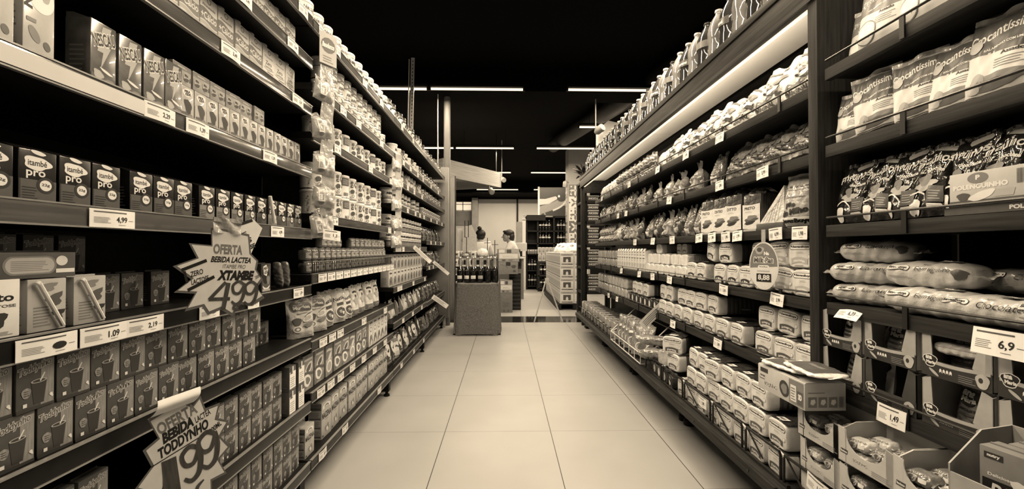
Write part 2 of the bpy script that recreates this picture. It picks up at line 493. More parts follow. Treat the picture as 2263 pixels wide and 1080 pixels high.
# window far away on the wall
WIN = M('window_daylight', .6, .5, emit=.75)
f = MB(); f.box(-1.86, -1.24, 16.2, 16.22, 1.95, 2.86, METALG); f.box(-1.83, -1.27, 16.18, 16.2, 2.5, 2.83, WIN)
f.box(-1.83, -1.27, 16.17, 16.19, 2.5, 2.53, METALW); f.box(-1.83, -1.27, 16.17, 16.19, 2.73, 2.76, METALW); f.box(-1.6, -1.56, 16.17, 16.19, 2.5, 2.83, METALW)
struct('window_1', f)
f = MB(); f.box(-1.86, -1.24, 16.1, 16.18, .9, 1.93, M('blind_pale', .5, .6, noise=.1, scale=3, stretch=(8, 1, .5))); struct('window_2', f)
f = MB(); f.box(-1.22, -1.0, 15.9, 16.33, 0, 2.96, METALG); struct('trim_3', f)
# dark beams and a duct under the ceiling
f = MB(); f.box(-7, 7, 5.62, 6.05, 3.13, 3.45, CEIL); struct('ceiling_beam', f)
f = MB(); f.tube([(2.6, 3.4, 3.28), (1.05, 9.2, 3.28)], .14, M('duct_grey', .03, .5), 16); struct('ceiling_duct', f)

# ------------------------------------------------------------------ grey pipe, rods
k = MB(); k.lathe([(.046, 0), (.046, 3.08), (.04, 3.13)], M('pipe_grey', .13, .45, noise=.08, scale=4), 20)
put(Kind('round_pipe', ('round_pipe', k)), (-.79, 5.86, 0), (0, 0, 0), 'thick grey round pipe rising from behind the end of the tin shelves to the ceiling', 'pipe')
k = MB(); k.box(-.022, .022, -.004, .004, 0, 1.2, METALW)
q = Print(k, lambda a, b, o: (a, -.004 - o, b))
for i in range(26): q.oval(0, .03 + i * .045, .006, .011, INK, 8); q.k = 0
put(Kind('hanging_strut', ('hanging_strut', k)), (-1.165, 5.3, 2.22), (0, .02, 0), 'perforated pale steel strut hanging from the ceiling behind the top tins', 'strut')
k = MB(); k.tube([(0, 0, 0), (0, 0, 1.2)], .007, METALW); put(Kind('thin_rod', ('thin_rod', k)), (-1.205, 5.3, 2.2), (0, .015, 0), 'thin pale rod hanging close beside the perforated strut', 'rod')
k = MB(); k.tube([(0, 0, 0), (0, 0, 1.1)], .006, METALW); put(Kind('thin_rod', ('thin_rod', k)), (-.9, 5.75, 2.05), (0, 0, 0), 'thin pale rod standing alone beside the grey round pipe', 'rod')

# ------------------------------------------------------------------ tin shelves (one aisle side): bays
XL = .794; DEPL = .46
YB = (.42, 1.772, 3.075, 4.372, 5.67)
def bay(y0, y1, shelves, label):
    r = link(bpy.data.objects.new('shelving_bay', None)); r.location = (-XL, y0, 0)
    tag(r, label, 'shelving', 'bays of the steel shelving with tins and cartons')
    W = y1 - y0
    b = MB(); b.box(-DEPL - .02, -DEPL, 0, W, .08, 2.22, SHELFBLK); link(bpy.data.objects.new('back_panel', b.mesh('back_panel')), r)
    b = MB(); b.box(-DEPL + .002, -DEPL + .045, W - .03, W, 0, 2.22, SHELFBLK)
    p = Print(b, lambda a, c, o: (a - DEPL + .02, W - .03 - o, c))
    for i in range(40): p.rect(-.004, .004, .12 + i * .05, .145 + i * .05, INK); p.k = 0
    link(bpy.data.objects.new('upright', b.mesh('upright')), r)
    for z, rm in shelves:
        s = MB(); s.box(-DEPL, -.008, .006, W - .006, z - .028, z, SHELFBLK); s.box(-DEPL, -.2, W - .012, W - .008, z - .11, z - .028, SHELFBLK)
        so = link(bpy.data.objects.new('shelf', s.mesh('shelf')), r)
        l = MB(); l.box(-.006, 0, .004, W - .004, z - .036, z + .003, rm, .0015)
        l.box(-.008, .0022, .004, W - .004, z + .0015, z + .0045, EDGE); l.box(-.008, .0022, .004, W - .004, z - .0385, z - .0355, EDGE)
        link(bpy.data.objects.new('price_rail', l.mesh('price_rail')), so)
    b = MB(); b.box(-DEPL, -.16, .01, W - .01, .03, .126, SHELFBLK); link(bpy.data.objects.new('plinth', b.mesh('plinth')), r)
    b = MB(); b.box(-.16, -.02, W - .05, W - .01, .035, .125, SHELFBLK); b.lathe([(.011, 0.012), (.011, .04)], SHELFBLK, 10, -.04, W - .03, 0); b.lathe([(.022, 0), (.02, .012)], SHELFBLK, 12, -.04, W - .03, 0)
    link(bpy.data.objects.new('foot', b.mesh('foot')), r)
    return r
S1 = [1.99, 1.815, 1.622, 1.365, 1.115, .887, .667, .41, .165]
S2 = [1.99, 1.73, 1.525, 1.185, .93, .65, .44, .165]
S3 = [1.99, 1.73, 1.555, 1.37, 1.055, .76, .50, .165]
S4 = [1.99, 1.73, 1.555, 1.37, 1.125, .86, .49, .165]
bay(YB[0], YB[1], [(z, RAILSHINE if z > 1 else RAILBLK) for z in S1], 'black shelving bay of milk and cocoa cartons with shiny price rails')
b2 = bay(YB[1], YB[2], [(z, RAILWOOD) for z in S2], 'black shelving bay of pale formula tins, baby jars and starch boxes')
b3 = bay(YB[2], YB[3], [(z, RAILWOOD) for z in S3], 'black shelving bay of powdered milk tins and two-tone boxes with wood look rails')
b4 = bay(YB[3], YB[4], [(z, RAILWOOD) for z in S4], 'last black shelving bay by the grey end panel, with dark packets')
def fence(parent, z, y0, y1, x, h, n):
    m = MB()
    for zz in (z, z + h): m.tube([(x, y0, zz), (x, y1, zz)], .003, WIREBLK, 5)
    for i in range(n + 1):
        y = y0 + (y1 - y0) * i / n; m.tube([(x, y, z), (x, y, z + h)], .0022, WIREBLK, 4)
    link(bpy.data.objects.new('wire_fence', m.mesh('wire_fence')), parent)
fence(b2, .93, .03, 1.27, -.012, .052, 58)
fence(b3, .50, .03, 1.25, -.012, .05, 26)
fence(b3, .165, .03, 1.25, -.012, .035, 26)
e = MB(); e.box(-1.3, -.745, 0, .06, .13, 2.13, METALG, .004)
e2 = MB(); e2.box(-.84, -.79, .005, .055, 0, .13, CARDL, .003)
put(Kind('shelving_screen', ('board', e), ('foot', e2)), (0, 5.675, 0), (0, 0, 0), 'tall plain grey end panel closing the row of tin shelves', 'end panel')

# ------------------------------------------------------------------ bread rack (other side): dark wood
XR = 1.04; DEPR = .46; XB = .905; ZB = .243; KB = XB / XR   # the bottom deck stands out further into the aisle
S_R2 = [1.59, 1.36, 1.113, .865, .60]
S_R1 = [1.62, 1.37, 1.113, .865, .605]
Y0R, Y1R, Y2R = .1, 1.405, 5.74
def rail_mb(y0, y1, z, n, h=.024):
    m = MB(); m.tube([(XR - .004, y0, z + h), (XR - .004, y1, z + h)], .0035, WIREBLK, 6)
    for i in range(n):
        y = y0 + (y1 - y0) * (i + .35) / n
        m.box(XR - .006, XR - .001, y - .007, y + .007, z - .036, z + h, WIREBLK)
    return m
def rack(y0, y1, shelves, label, posts, nr):
    r = link(bpy.data.objects.new('bread_rack', None)); r.location = (0, 0, 0)
    tag(r, label, 'rack', 'dark wooden racks for bread and snacks')
    b = MB(); b.box(XR + DEPR, XR + DEPR + .02, y0, y1, .1, 2.0, WOODDK); link(bpy.data.objects.new('back_panel', b.mesh('back_panel')), r)
    for y, d in posts:
        b = MB(); b.box(XR - .008, XR + d, y - .022, y + .022, ZB, 2.6 if y < 2 else 2.0, WOODDK, .003); link(bpy.data.objects.new('upright', b.mesh('upright')), r)
    for z in shelves:
        s = MB(); ys = min(y1 - .02, 4.87)      # the far end of the long rack stays open
        s.box(XR + .022, XR + DEPR, y0 + .02, ys, z - .03, z, WOODDKH)
        so = link(bpy.data.objects.new('shelf', s.mesh('shelf')), r)
        s = MB(); s.box(XR, XR + .022, y0 + .02, ys, z - .038, z, WOODDKH, .002); link(bpy.data.objects.new('shelf_edge', s.mesh('shelf_edge')), so)
        if not (z == 1.113 and y1 > 3): link(bpy.data.objects.new('wire_rail', rail_mb(y0 + .03, ys - .01, z, nr).mesh('wire_rail')), so)
    b = MB(); yd = min(y1, 5.36); b.box(XB, XR, y0, yd, ZB - .03, ZB, WOODDKH); b.box(XR, XR + DEPR, y0, y1, ZB - .03, ZB, WOODDKH); b.box(XB - .014, XB, y0, yd, ZB - .036, ZB + .004, WOODDKH, .003)
    b.box(XB + .03, XB + .042, y0, yd, ZB, ZB + .01, WOODDKH)
    for i in range(int((yd - y0) / .45)):
        yy = y0 + .15 + i * .45
        b.lathe([(.006, 0), (.006, .003)], INK, 8, T=Matrix.Translation((XB - .0135, yy, ZB - .016)) @ Matrix.Rotation(-PI / 2, 4, 'Y'))
    link(bpy.data.objects.new('base_deck', b.mesh('base_deck')), r)
    n = max(1, int((y1 - y0) / 1.05))
    for i in range(n + 1):
        y = y0 + .12 + (y1 - y0 - .24) * i / n
        b = MB()
        for yy in (y - .035, y + .035):
            b.lathe([(.03, 0), (.03, .03), (.02, .036), (.02, ZB - .03)], SHELFBLK, 12, XR + .05, yy, 0)
        link(bpy.data.objects.new('foot', b.mesh('foot')), r)
    return r
rk = rack(Y1R, Y2R, S_R2, 'long dark wooden bread rack with lit top panel, bottles along its top', [(Y1R, .3), (Y2R, .05)], 8)
rk1 = rack(Y0R, Y1R - .024, S_R1, 'dark wooden rack of toast bags, cakes and display boxes beside the tall upright', [], 3)
b = MB(); b.box(XR - .012, XR + .012, Y1R - .02, Y2R + .05, 1.868, 2.003, WOODDKH, .003); b.box(XR - .02, XR - .01, Y1R - .02, Y2R + .05, 1.97, 2.003, WOODDKH, .003); b.box(XR - .018, XR - .01, Y1R - .02, Y2R + .05, 1.868, 1.885, WOODDKH)
link(bpy.data.objects.new('fascia', b.mesh('fascia')), rk)
b = MB(); b.box(XR + .012, XR + DEPR + .02, Y1R - .02, Y2R + .05, 1.98, 2.003, WOODDKH); b.box(XR + .05, XR + DEPR, Y2R, Y2R + .022, 1.80, 1.98, WOODDKH); link(bpy.data.objects.new('top_board', b.mesh('top_board')), rk)
b = MB()
for y0, y1 in ((Y1R + .03, 3.4), (3.41, Y2R - .02)): b.box(XR + .03, 1.362, y0, y1, 1.965, 1.972, PANELW)
link(bpy.data.objects.new('light_panel', b.mesh('light_panel')), rk)
for i in range(4):
    y0 = Y1R + .03 + i * 1.07; y1 = y0 + 1.06
    b = MB(); b.tube([(XR + .035, y0, 1.885), (XR + .035, y1, 1.885)], .012, TUBESOFT, 8)
    b.box(XR + .012, XR + .022, y0, y1, 1.875, 1.9, METALW)
    t = link(bpy.data.objects.new('shelf_tube', b.mesh('shelf_tube')), rk); t['label'] = 'lit tube behind the top board'
    for up in (0, 1):
        d = bpy.data.lights.new('tube_light', 'AREA'); d.shape = 'RECTANGLE'; d.size = .03; d.size_y = y1 - y0
        d.energy = 2.0 if not up else 1.5; d.color = TINT
        o = link(bpy.data.objects.new('tube_light', d), rk); o.location = (XR + .055, (y0 + y1) / 2, 1.885)
        o.rotation_euler = (0, math.radians(-35 if not up else -140), 0)
# ------------------------------------------------------------------ kinds of packs
def carton(w, d, h, mat, deco, name, side=None, top='flat', cap=None, bev=.002):
    m = MB()
    if top == 'flat':
        m.box(-w / 2, w / 2, 0, d, 0, h, mat, bev); m.box(-w / 2 + .004, w / 2 - .004, d * .42, d * .5, h, h + .003, mat)
    else:
        hs = h * (.9 if top == 'slant' else .93)
        m.box(-w / 2, w / 2, 0, d, 0, hs, mat, bev)
        o = [(.001, hs - .002), (d - .001, hs - .002), (d - .001, h), (d * .72, h)]
        m.prism(o, lambda y, z: (-w / 2 + .001, y, z), lambda y, z: (w / 2 - .001, y, z), side or mat)
    P = front(m); deco(P, w, h)
    # back and side print: plain bars
    q = Print(m, lambda a, b, o: (-w / 2 - o, d / 2 - a, b)); q.lines(-d * .32, d * .32, h * .15, h * .6, 7, MID if mat not in (MID, COCOA) else LIGHT, .35)
    parts = [('carton_body', m)]
    if cap:
        c = MB(); c.lathe([(cap, 0), (cap, .008), (cap * .8, .011), (0, .011)], LIDW if mat is not BLACKG else LIGHT, 14,
                          T=Matrix.Translation((0, d * .36, h * .952)) @ Matrix.Rotation(.35, 4, 'X'))
        parts.append(('screw_cap', c))
    return Kind(name, *parts)
def d_itambe(low):
    def f(P, w, h):
        P.rect(-w * .49, w * .49, h * .02, h * .40, low); P.rect(-w * .49, -w * .44, h * .02, h * .4, DEEP)
        P.oval(-w * .02, h * .68, w * .36, h * .115, PALE, 22, -.06, .1, 1.0); P.oval(w * .0, h * .86, w * .2, h * .035, PALE, 14, -.2, .05)
        P.text('itambé', -w * .02, h * .685, w * .5, h * .1, INK, .015)
        P.text('pro', -w * .06, h * .485, w * .5, h * .14, PALE, .02)
        P.oval(w * .2, h * .32, w * .24, w * .24, DEEP, 20); P.oval(w * .2, h * .32, w * .16, w * .16, PALE, 18)
        P.text('22g', w * .2, h * .325, w * .22, h * .06, INK, .03)
        P.lines(-w * .4, w * .0, h * .08, h * .3, 5, DEEP, .3)
    return f
K_ITA1 = carton(.06, .045, .104, BLACKG, d_itambe(DARK), 'protein_drink_carton', top='slant')
K_ITA2 = carton(.06, .045, .104, BLACKG, d_itambe(MID), 'protein_drink_carton', top='slant')
def d_toddy(P, w, h):
    P.rect(w * .12, w * .47, h * .03, h * .93, COCOA2); P.rect(-w * .49, w * .49, h * .0, h * .06, COCOADK)
    P.star([(-w * .06, h * .1), (w * .2, h * .1), (w * .28, h * .54), (-w * .14, h * .54)], COCOADK); P.oval(w * .07, h * .54, w * .21, h * .04, LIGHT, 14); P.oval(w * .07, h * .54, w * .17, h * .026, COCOADK, 12); P.stroke([(w * .1, h * .53), (w * .22, h * .68)], .0022, PALE, 1)
    P.text('Toddynho', -w * .04, h * .81, w * .88, h * .2, LIGHT, .1, .25, .2)
    P.text('Toddynho', -w * .04, h * .81, w * .85, h * .17, COCOADK, .0, .25, .2)
    P.oval(-w * .26, h * .36, w * .12, h * .1, COCOA2, 14, 0, .06); P.lines(-w * .33, -w * .18, h * .3, h * .42, 3, COCOADK, .4)
    P.rect(-w * .34, -w * .24, h * .09, h * .16, PALE); P.oval(w * .4, h * .2, w * .04, h * .05, PALE, 8, .5, .2)
K_TOD = carton(.063, .045, .089, COCOA, d_toddy, 'chocolate_drink_carton')
def d_calcio(P, w, h):
    P.rect(-w * .49, w * .49, h * .02, h * .86, PALE)
    P.band(-w * .49, w * .49, h * .4, h * .63, MID, h * .03, .5); P.band(-w * .49, w * .49, h * .31, h * .385, LIGHT, h * .03, .5)
    P.oval(0, h * .82, w * .12, w * .12, MID, 16); P.oval(0, h * .82, w * .08, w * .08, PALE, 14)
    P.text('Piracanjuba', 0, h * .705, w * .72, h * .055, DEEP, .01, .2)
    P.text('+Cálcio', 0, h * .525, w * .88, h * .135, WHITE, .018)
    P.lines(-w * .28, w * .25, h * .1, h * .2, 3, MID, .35); P.stroke([(-w * .2, h * .26), (-w * .05, h * .3), (w * .1, h * .25), (w * .25, h * .29)], .0014, DEEP)
K_CAL = carton(.075, .06, .156, PALE, d_calcio, 'milk_carton', top='slant', cap=.013); K_CALS = carton(.075, .06, .14, PALE, d_calcio, 'milk_carton', top='slant', cap=.013)
def d_zero(P, w, h):
    P.rect(-w * .49, w * .49, h * .02, h * .86, PALE)
    P.oval(w * .05, h * .8, w * .12, w * .12, MID, 14); P.oval(w * .05, h * .8, w * .075, w * .075, PALE, 12)
    P.text('Piracanjuba', 0, h * .68, w * .68, h * .05, DEEP, .01, .2); P.text('Zero', 0, h * .55, w * .5, h * .09, DEEP, .02, .1); P.text('Lactose', 0, h * .46, w * .6, h * .06, DEEP, .01, .1)
    P.rect(-w * .1, w * .4, h * .2, h * .36, MID); P.stroke([(-w * .4, h * .42), (-w * .1, h * .39), (w * .4, h * .43)], .002, MID)
    P.rect(-w * .49, w * .49, h * .02, h * .13, LIGHT)
K_ZER = carton(.075, .06, .156, PALE, d_zero, 'milk_carton', top='slant', cap=.013)
NESC = M('carton_foil_grey', .13, .2, .6, noise=.3, coat=.6)
def d_nescau(P, w, h):
    P.star([(-w * .05, h * .88), (w * .3, h * .9), (w * .08, h * .62), (w * .28, h * .62), (-w * .12, h * .28), (-w * .02, h * .52), (-w * .25, h * .52)], LIGHT)
    P.text('NESCAU', 0, h * .7, w * .98, h * .2, PALE, .09, .2, .32); P.text('NESCAU', 0, h * .7, w * .95, h * .17, INK, .03, .2, .32)
    P.rect(-w * .48, w * .48, h * .02, h * .2, DARK); P.oval(-w * .2, h * .2, w * .2, h * .06, LIGHT, 14, -.4, .1); P.oval(w * .2, h * .12, w * .22, h * .06, MID, 14, .3, .1); P.oval(w * .1, h * .27, w * .26, h * .02, PALE, 12, -.3, .1)
K_NESC = carton(.058, .05, .15, NESC, d_nescau, 'chocolate_drink_carton', top='gable')
def d_nespale(P, w, h):
    P.oval(w * .05, h * .72, w * .42, h * .17, WHITE, 20, .2); P.text('NES', -w * .34, h * .7, h * .3, w * .26, INK, .05, .1, PI / 2)
    P.oval(w * .2, h * .76, w * .16, h * .08, LIGHT, 14, 0, .1); P.oval(-w * .15, h * .3, w * .14, h * .09, MID, 12, .5); P.oval(w * .25, h * .22, w * .11, h * .05, DARK, 12, .3); P.lines(-w * .4, w * .3, h * .06, h * .14, 3, MID, .3)
    P.rect(-w * .4, -w * .1, h * .42, h * .46, MID)
K_NPALE = carton(.052, .05, .17, M('carton_pale_foil', .55, .22, .6, noise=.1, coat=.5), d_nespale, 'drink_carton', top='gable')
def d_pira(P, w, h):
    P.rect(-w * .49, w * .49, h * .0, h * .6, LIGHT); P.oval(0, h * .84, w * .36, h * .11, PALE, 18, .2, .05); P.text('PIRA', 0, h * .87, w * .44, h * .07, INK, .06, 0, .15); P.text('KIDS', w * .05, h * .8, w * .4, h * .07, INK, .06, 0, .15)
    P.oval(w * .05, h * .48, w * .26, h * .2, DEEP, 14, .3, .12, 1); P.oval(-w * .15, h * .22, w * .24, h * .12, DARK, 12, 1, .15, 3); P.oval(w * .25, h * .2, w * .14, h * .12, MID, 12, 0, .2); P.rect(-w * .45, w * .45, h * .02, h * .08, PALE)
K_PIR = carton(.047, .04, .1, M('carton_print_mix', .4, .32, .5, noise=.25, coat=.3), d_pira, 'kids_drink_carton')
def d_piraside(P, w, h):
    P.rect(-w * .48, w * .48, h * .74, h * .96, MID); P.lines(-w * .25, w * .25, h * .81, h * .9, 2, PALE, .4)
    for s in (-.26, .22): P.oval(w * s, h * .42, w * .17, h * .26, LIGHT, 16, 0, .08); P.text('PIRA', w * s, h * .52, w * .22, h * .14, INK, .07); P.oval(w * s, h * .3, w * .14, h * .1, DEEP, 12, .2, .1)
    P.stroke([(w * .43, h * .25), (w * .46, h * .5)], .004, DARK)
K_PIRL = carton(.066, .047, .052, M('carton_print_mix2', .33, .35, .5, noise=.15), d_piraside, 'kids_drink_carton')
def d_pirad(P, w, h):
    P.rect(-w * .4, w * .4, h * .1, h * .9, DARK); P.oval(-w * .05, h * .6, w * .38, h * .32, INK, 18); P.star([(-w * .3, h * .9), (0, h * .96), (w * .2, h * .8), (w * .05, h * .55), (-w * .25, h * .62)], PALE)
    P.text('PIRA', -w * .06, h * .83, w * .36, h * .12, INK, .05, 0, .3); P.text('KIDS', -w * .04, h * .69, w * .34, h * .11, INK, .05, 0, .3)
    P.arch(0, h * .2, w * .7, h * .08, -.01, PALE); P.rect(-w * .4, w * .4, h * .02, h * .1, LIGHT); P.oval(w * .2, h * .42, w * .17, h * .16, MID, 12, 0, .1)
K_PIRD = carton(.06, .045, .098, DEEP, d_pirad, 'kids_drink_carton')
def d_strawback(P, w, h):
    P.lines(-w * .35, w * .1, h * .1, h * .5, 7, MID, .5); P.oval(w * .2, h * .6, w * .2, h * .12, DARK, 9, .4, .3); P.oval(w * .05, h * .85, w * .18, h * .08, MID, 9, .1, .3); P.oval(w * .3, h * .3, w * .14, h * .1, DEEP, 9, .1, .35)
straw = MB(); straw.tube([(-.02, -.006, .088), (.022, -.006, .006)], .0035, PALE, 8); straw.tube([(-.024, -.0062, .086), (-.02, -.0062, .09)], .004, PALE, 8)
_k = carton(.066, .045, .094, LIGHT, d_strawback, 'drink_carton'); K_STRAW = Kind('drink_carton', ('carton_body', _k.parts[0][1]), ('straw', straw))
def d_biscuit(P, w, h):
    P.pill(-w * .1, h * .5, w * .33, h * .36, MID); P.pill(-w * .1, h * .5, w * .3, h * .3, LIGHT); P.lines(-w * .34, w * .14, h * .3, h * .7, 6, MID, .4); P.oval(w * .3, h * .66, w * .08, h * .2, PALE, 14); P.rect(w * .22, w * .48, h * .18, h * .34, PALE)
K_BISC = carton(.13, .06, .046, DARK, d_biscuit, 'biscuit_box')
def d_whitefront(P, w, h):
    P.text('nto', w * .05, h * .68, w * .6, h * .12, INK, .03); P.text('LACTOSE', 0, h * .54, w * .8, h * .05, DARK); P.oval(-w * .1, h * .3, w * .3, h * .14, DEEP, 12, .2, .15); P.lines(-w * .3, w * .35, h * .05, h * .12, 3, MID, .4)
K_WHT = carton(.062, .045, .098, PALE, d_whitefront, 'drink_carton')
# --- tins
def tin(r, h, body, lidm, deco, name='formula_tin', lidh=.012, n=24, rim=True):
    m = MB()
    m.lathe([(r * .96, 0), (r, .003), (r * .985, .006), (r * .985, h * .5), (r * .985, h - lidh - .004), (r, h - lidh - .001), (r * .97, h - lidh)], body, n, 0, r, 0)
    if rim: m.lathe([(r * .99, .0005), (r * 1.012, .003), (r * .99, .006)], TINMETAL, n, 0, r, 0)
    P = Print(m, lambda a, b, o: (r * math.sin(a / r) * (1 + o / r), r - (r + o) * math.cos(a / r), b), True, .0009, .0002)
    deco(P, r * 2.1, h)
    l = MB(); l.lathe([(r * 1.02, h - lidh), (r * 1.025, h - lidh + .002), (r * 1.02, h - .002), (r * .99, h), (r * .9, h - .001), (r * .88, h - .004), (0, h - .004)], lidm, n, 0, r, 0)
    return Kind(name, ('tin_body', m), ('lid', l))
def d_mucilon(P, w, h):
    P.pill(w * .42, h * .74, w * .3, h * .14, MID); P.pill(w * .42, h * .74, w * .275, h * .12, DARK); P.text('Mucilon', w * .42, h * .74, w * .46, h * .1, WHITE, .04); P.text('Nestlé', w * .42, h * .84, w * .2, h * .035, WHITE)
    P.rect(-w * .12, w * .02, h * .74, h * .86, DEEP); P.rect(-w * .12, w * .02, h * .58, h * .7, DEEP); P.lines(-w * .1, w * .0, h * .76, h * .85, 3, LIGHT, .4); P.rect(-w * .07, -w * .03, h * .61, h * .67, PALE)
    P.oval(-w * .02, h * .4, w * .13, h * .1, DARK, 14, 0, .06); P.oval(0, h * .2, w * .13, h * .1, PALE, 14); P.oval(0, h * .2, w * .1, h * .075, MID, 14); P.oval(0, h * .2, w * .05, h * .035, PALE, 10)
    P.rect(-w * .2, w * .7, h * .03, h * .1, LIGHT); P.oval(w * .45, h * .42, w * .16, h * .05, LIGHT, 12)
    for i in range(5): P.oval(-w * .42 + .004 * (i % 2), h * (.2 + i * .13), w * .035, h * .03, LIGHT if i % 2 else MID, 10)
    P.lines(-w * .62, -w * .5, h * .15, h * .85, 14, LIGHT, .4)
K_MUC = tin(.05, .122, TIN, LIDW, d_mucilon)
def d_mucback(P, w, h):
    P.rect(-w * .2, w * .25, h * .55, h * .88, DARK); P.lines(-w * .15, w * .2, h * .6, h * .84, 6, LIGHT, .35); P.bars(-w * .1, w * .2, h * .1, h * .25, 12, INK); P.lines(w * .35, w * .7, h * .2, h * .8, 10, MID, .4); P.oval(-w * .4, h * .4, w * .1, h * .2, MID, 12, 0, .1)
K_MUCB = tin(.05, .122, TIN, LIDW, d_mucback)
def d_nest(P, w, h):
    P.rect(-w * .7, w * .7, h * .3, h * .5, LIGHT); P.text('Nestogeno', w * .22, h * .7, w * .9, h * .17, WHITE, .1); P.text('Nestogeno', w * .22, h * .7, w * .88, h * .15, DEEP, .02)
    P.oval(0, h * .4, w * .18, h * .13, DARK, 14, 0, .1); P.rect(-w * .16, w * .22, h * .12, h * .3, MID); P.oval(w * .05, h * .22, w * .1, h * .07, PALE, 12); P.rect(-w * .7, w * .7, h * .04, h * .09, MID)
K_NEST = tin(.047, .118, TIN, LIDW, d_nest)
def d_nest2(P, w, h):
    P.band(-w * .7, w * .8, h * .5, h * .56, MID, h * .05); P.star([(-w * .1, h * .82), (w * .35, h * .72), (w * .3, h * .62), (-w * .12, h * .58), (-w * .02, h * .7)], MID); P.text('Nestlé', w * .2, h * .9, w * .25, h * .05, DARK); P.text('NAN', w * .12, h * .3, w * .5, h * .15, DARK, .05, .2); P.lines(-w * .2, w * .5, h * .08, h * .2, 3, MID, .4); P.lines(-w * .6, -w * .35, h * .1, h * .85, 11, LIGHT, .4)
K_NEST2 = tin(.043, .107, TIN, LIDW, d_nest2)
def d_nesq(P, w, h):
    P.text('Nesquik', w * .2, h * .62, w * .9, h * .2, DEEP, .05, .1); P.text('Nestlé', w * .1, h * .8, w * .25, h * .05, DARK); P.oval(w * .2, h * .28, w * .25, h * .14, MID, 12, 0, .15); P.rect(-w * .7, w * .7, h * .05, h * .1, DARK)
K_NESQ = tin(.05, .128, TIN, LIDW, d_nesq); K_BIGTIN = tin(.075, .2, TIN, LIDW, d_nesq)
def d_ninho(P, w, h):
    P.text('NINHO', w * .1, h * .66, w * .8, h * .15, INK, .05); P.band(-w * .7, w * .75, h * .3, h * .36, MID, h * .03); P.rect(-w * .7, w * .75, h * .06, h * .24, LIGHT); P.lines(-w * .5, w * .2, h * .4, h * .52, 3, MID, .4)
K_NIN = tin(.047, .125, TIN, LIDW, d_ninho, 'milk_powder_tin')
def d_ninho2(P, w, h):
    P.rect(-w * .78, w * .78, h * .02, h * .42, DARK); P.text('NINHO', w * .1, h * .72, w * .8, h * .14, INK, .05); P.lines(-w * .3, w * .4, h * .1, h * .32, 5, LIGHT, .4); P.lines(-w * .4, w * .3, h * .5, h * .58, 2, MID, .4)
K_NIN2 = tin(.045, .12, TIN, LIDW, d_ninho2, 'milk_powder_tin')
def d_coffee(P, w, h):
    P.rect(-w * .6, w * .6, h * .3, h * .7, TIN); P.rect(-w * .2, w * .4, h * .45, h * .6, INK, .004); P.rect(-w * .2, w * .3, h * .12, h * .24, PALE); P.bars(-w * .6, w * .6, h * .76, h * .86, 9, LIGHT)
K_COF = tin(.045, .15, M('jar_coffee_glass', .06, .1, .7, coat=.8, noise=.3), LIDD, d_coffee, 'coffee_jar', .022)
def d_choc(P, w, h):
    P.oval(w * .1, h * .6, w * .4, h * .18, PALE, 16, .2, .05); P.band(-w * .2, w * .38, h * .55, h * .66, INK, h * .02); P.oval(w * .05, h * .25, w * .3, h * .14, LIGHT, 12, .3, .12); P.bars(-w * .7, -w * .3, h * .1, h * .8, 5, LIGHT)
K_CHOC = tin(.045, .13, TINDARK, LIDD, d_choc, 'cocoa_tin', .016)
K_CHOC2 = tin(.04, .1, M('tin_mid', .26, .3, noise=.2), LIDW, d_choc, 'cocoa_tin', .012)
# --- baby food jar
m = MB(); m.lathe([(.02, 0), (.026, .003), (.027, .012), (.027, .04), (.022, .047)], GLASSJ, 18, 0, .027, 0)
P = Print(m, lambda a, b, o: (.027 * math.sin(a / .027), .027 - (.027 + o) * math.cos(a / .027), b), True, .0006)
P.rect(-.026, .026, .01, .034, LIGHT); P.oval(0, .025, .014, .006, DARK, 12); P.oval(.01, .015, .008, .005, MID, 10)
l = MB(); l.lathe([(.0235, .045), (.0245, .047), (.0245, .054), (.022, .056), (0, .0555)], TINMETAL, 18, 0, .027, 0)
K_JAR = Kind('baby_food_jar', ('jar', m), ('lid', l))
# --- boxes
def d_cereal(P, w, h, v=0):
    P.rect(-w * .4, w * .38, h * .83, h * .89, PALE, .004); P.oval(w * .05, h * .62, w * .36, h * .13, PALE, 16, .5, .06); P.oval(w * .05, h * .62, w * .24, h * .08, DARK, 14, .5, .08)
    P.oval(-w * .08, h * .28, w * .34, h * .17, WHITE, 16, -.4, .05); P.oval(-w * .05, h * .28, w * .22, h * .1, MID, 14, -.4, .1); P.band(-w * .49, w * .49, h * .42, h * .5, DARK, h * .04); P.lines(-w * .3, w * .3, h * .04, h * .09, 2, PALE, .4)
K_CER = carton(.095, .045, .15, M('carton_cereal', .28, .4, noise=.25), d_cereal, 'cereal_box')
def d_cereal2(P, w, h):
    P.rect(-w * .49, w * .49, h * .55, h * .98, MID); P.oval(0, h * .3, w * .4, h * .2, WHITE, 16); P.oval(0, h * .3, w * .3, h * .14, LIGHT, 14); P.band(-w * .4, w * .4, h * .78, h * .86, PALE, h * .02); P.oval(w * .1, h * .62, w * .3, h * .08, PALE, 12, .6, .1)
K_CER2 = carton(.085, .04, .145, M('carton_cereal2', .4, .4, noise=.2), d_cereal2, 'cereal_box')
def d_tallmeal(P, w, h):
    P.rect(-w * .36, w * .36, h * .8, h * .87, DARK, .004); P.lines(-w * .2, w * .2, h * .74, h * .78, 1, DARK); P.oval(0, h * .6, w * .28, h * .1, MID, 12); P.oval(0, h * .6, w * .18, h * .06, WHITE, 12); P.oval(-w * .1, h * .25, w * .14, h * .18, DARK, 12, -.4, .06); P.oval(w * .22, h * .28, w * .13, h * .16, MID, 12, .5, .06)
K_TALL = carton(.075, .045, .17, PALE, d_tallmeal, 'cereal_box')
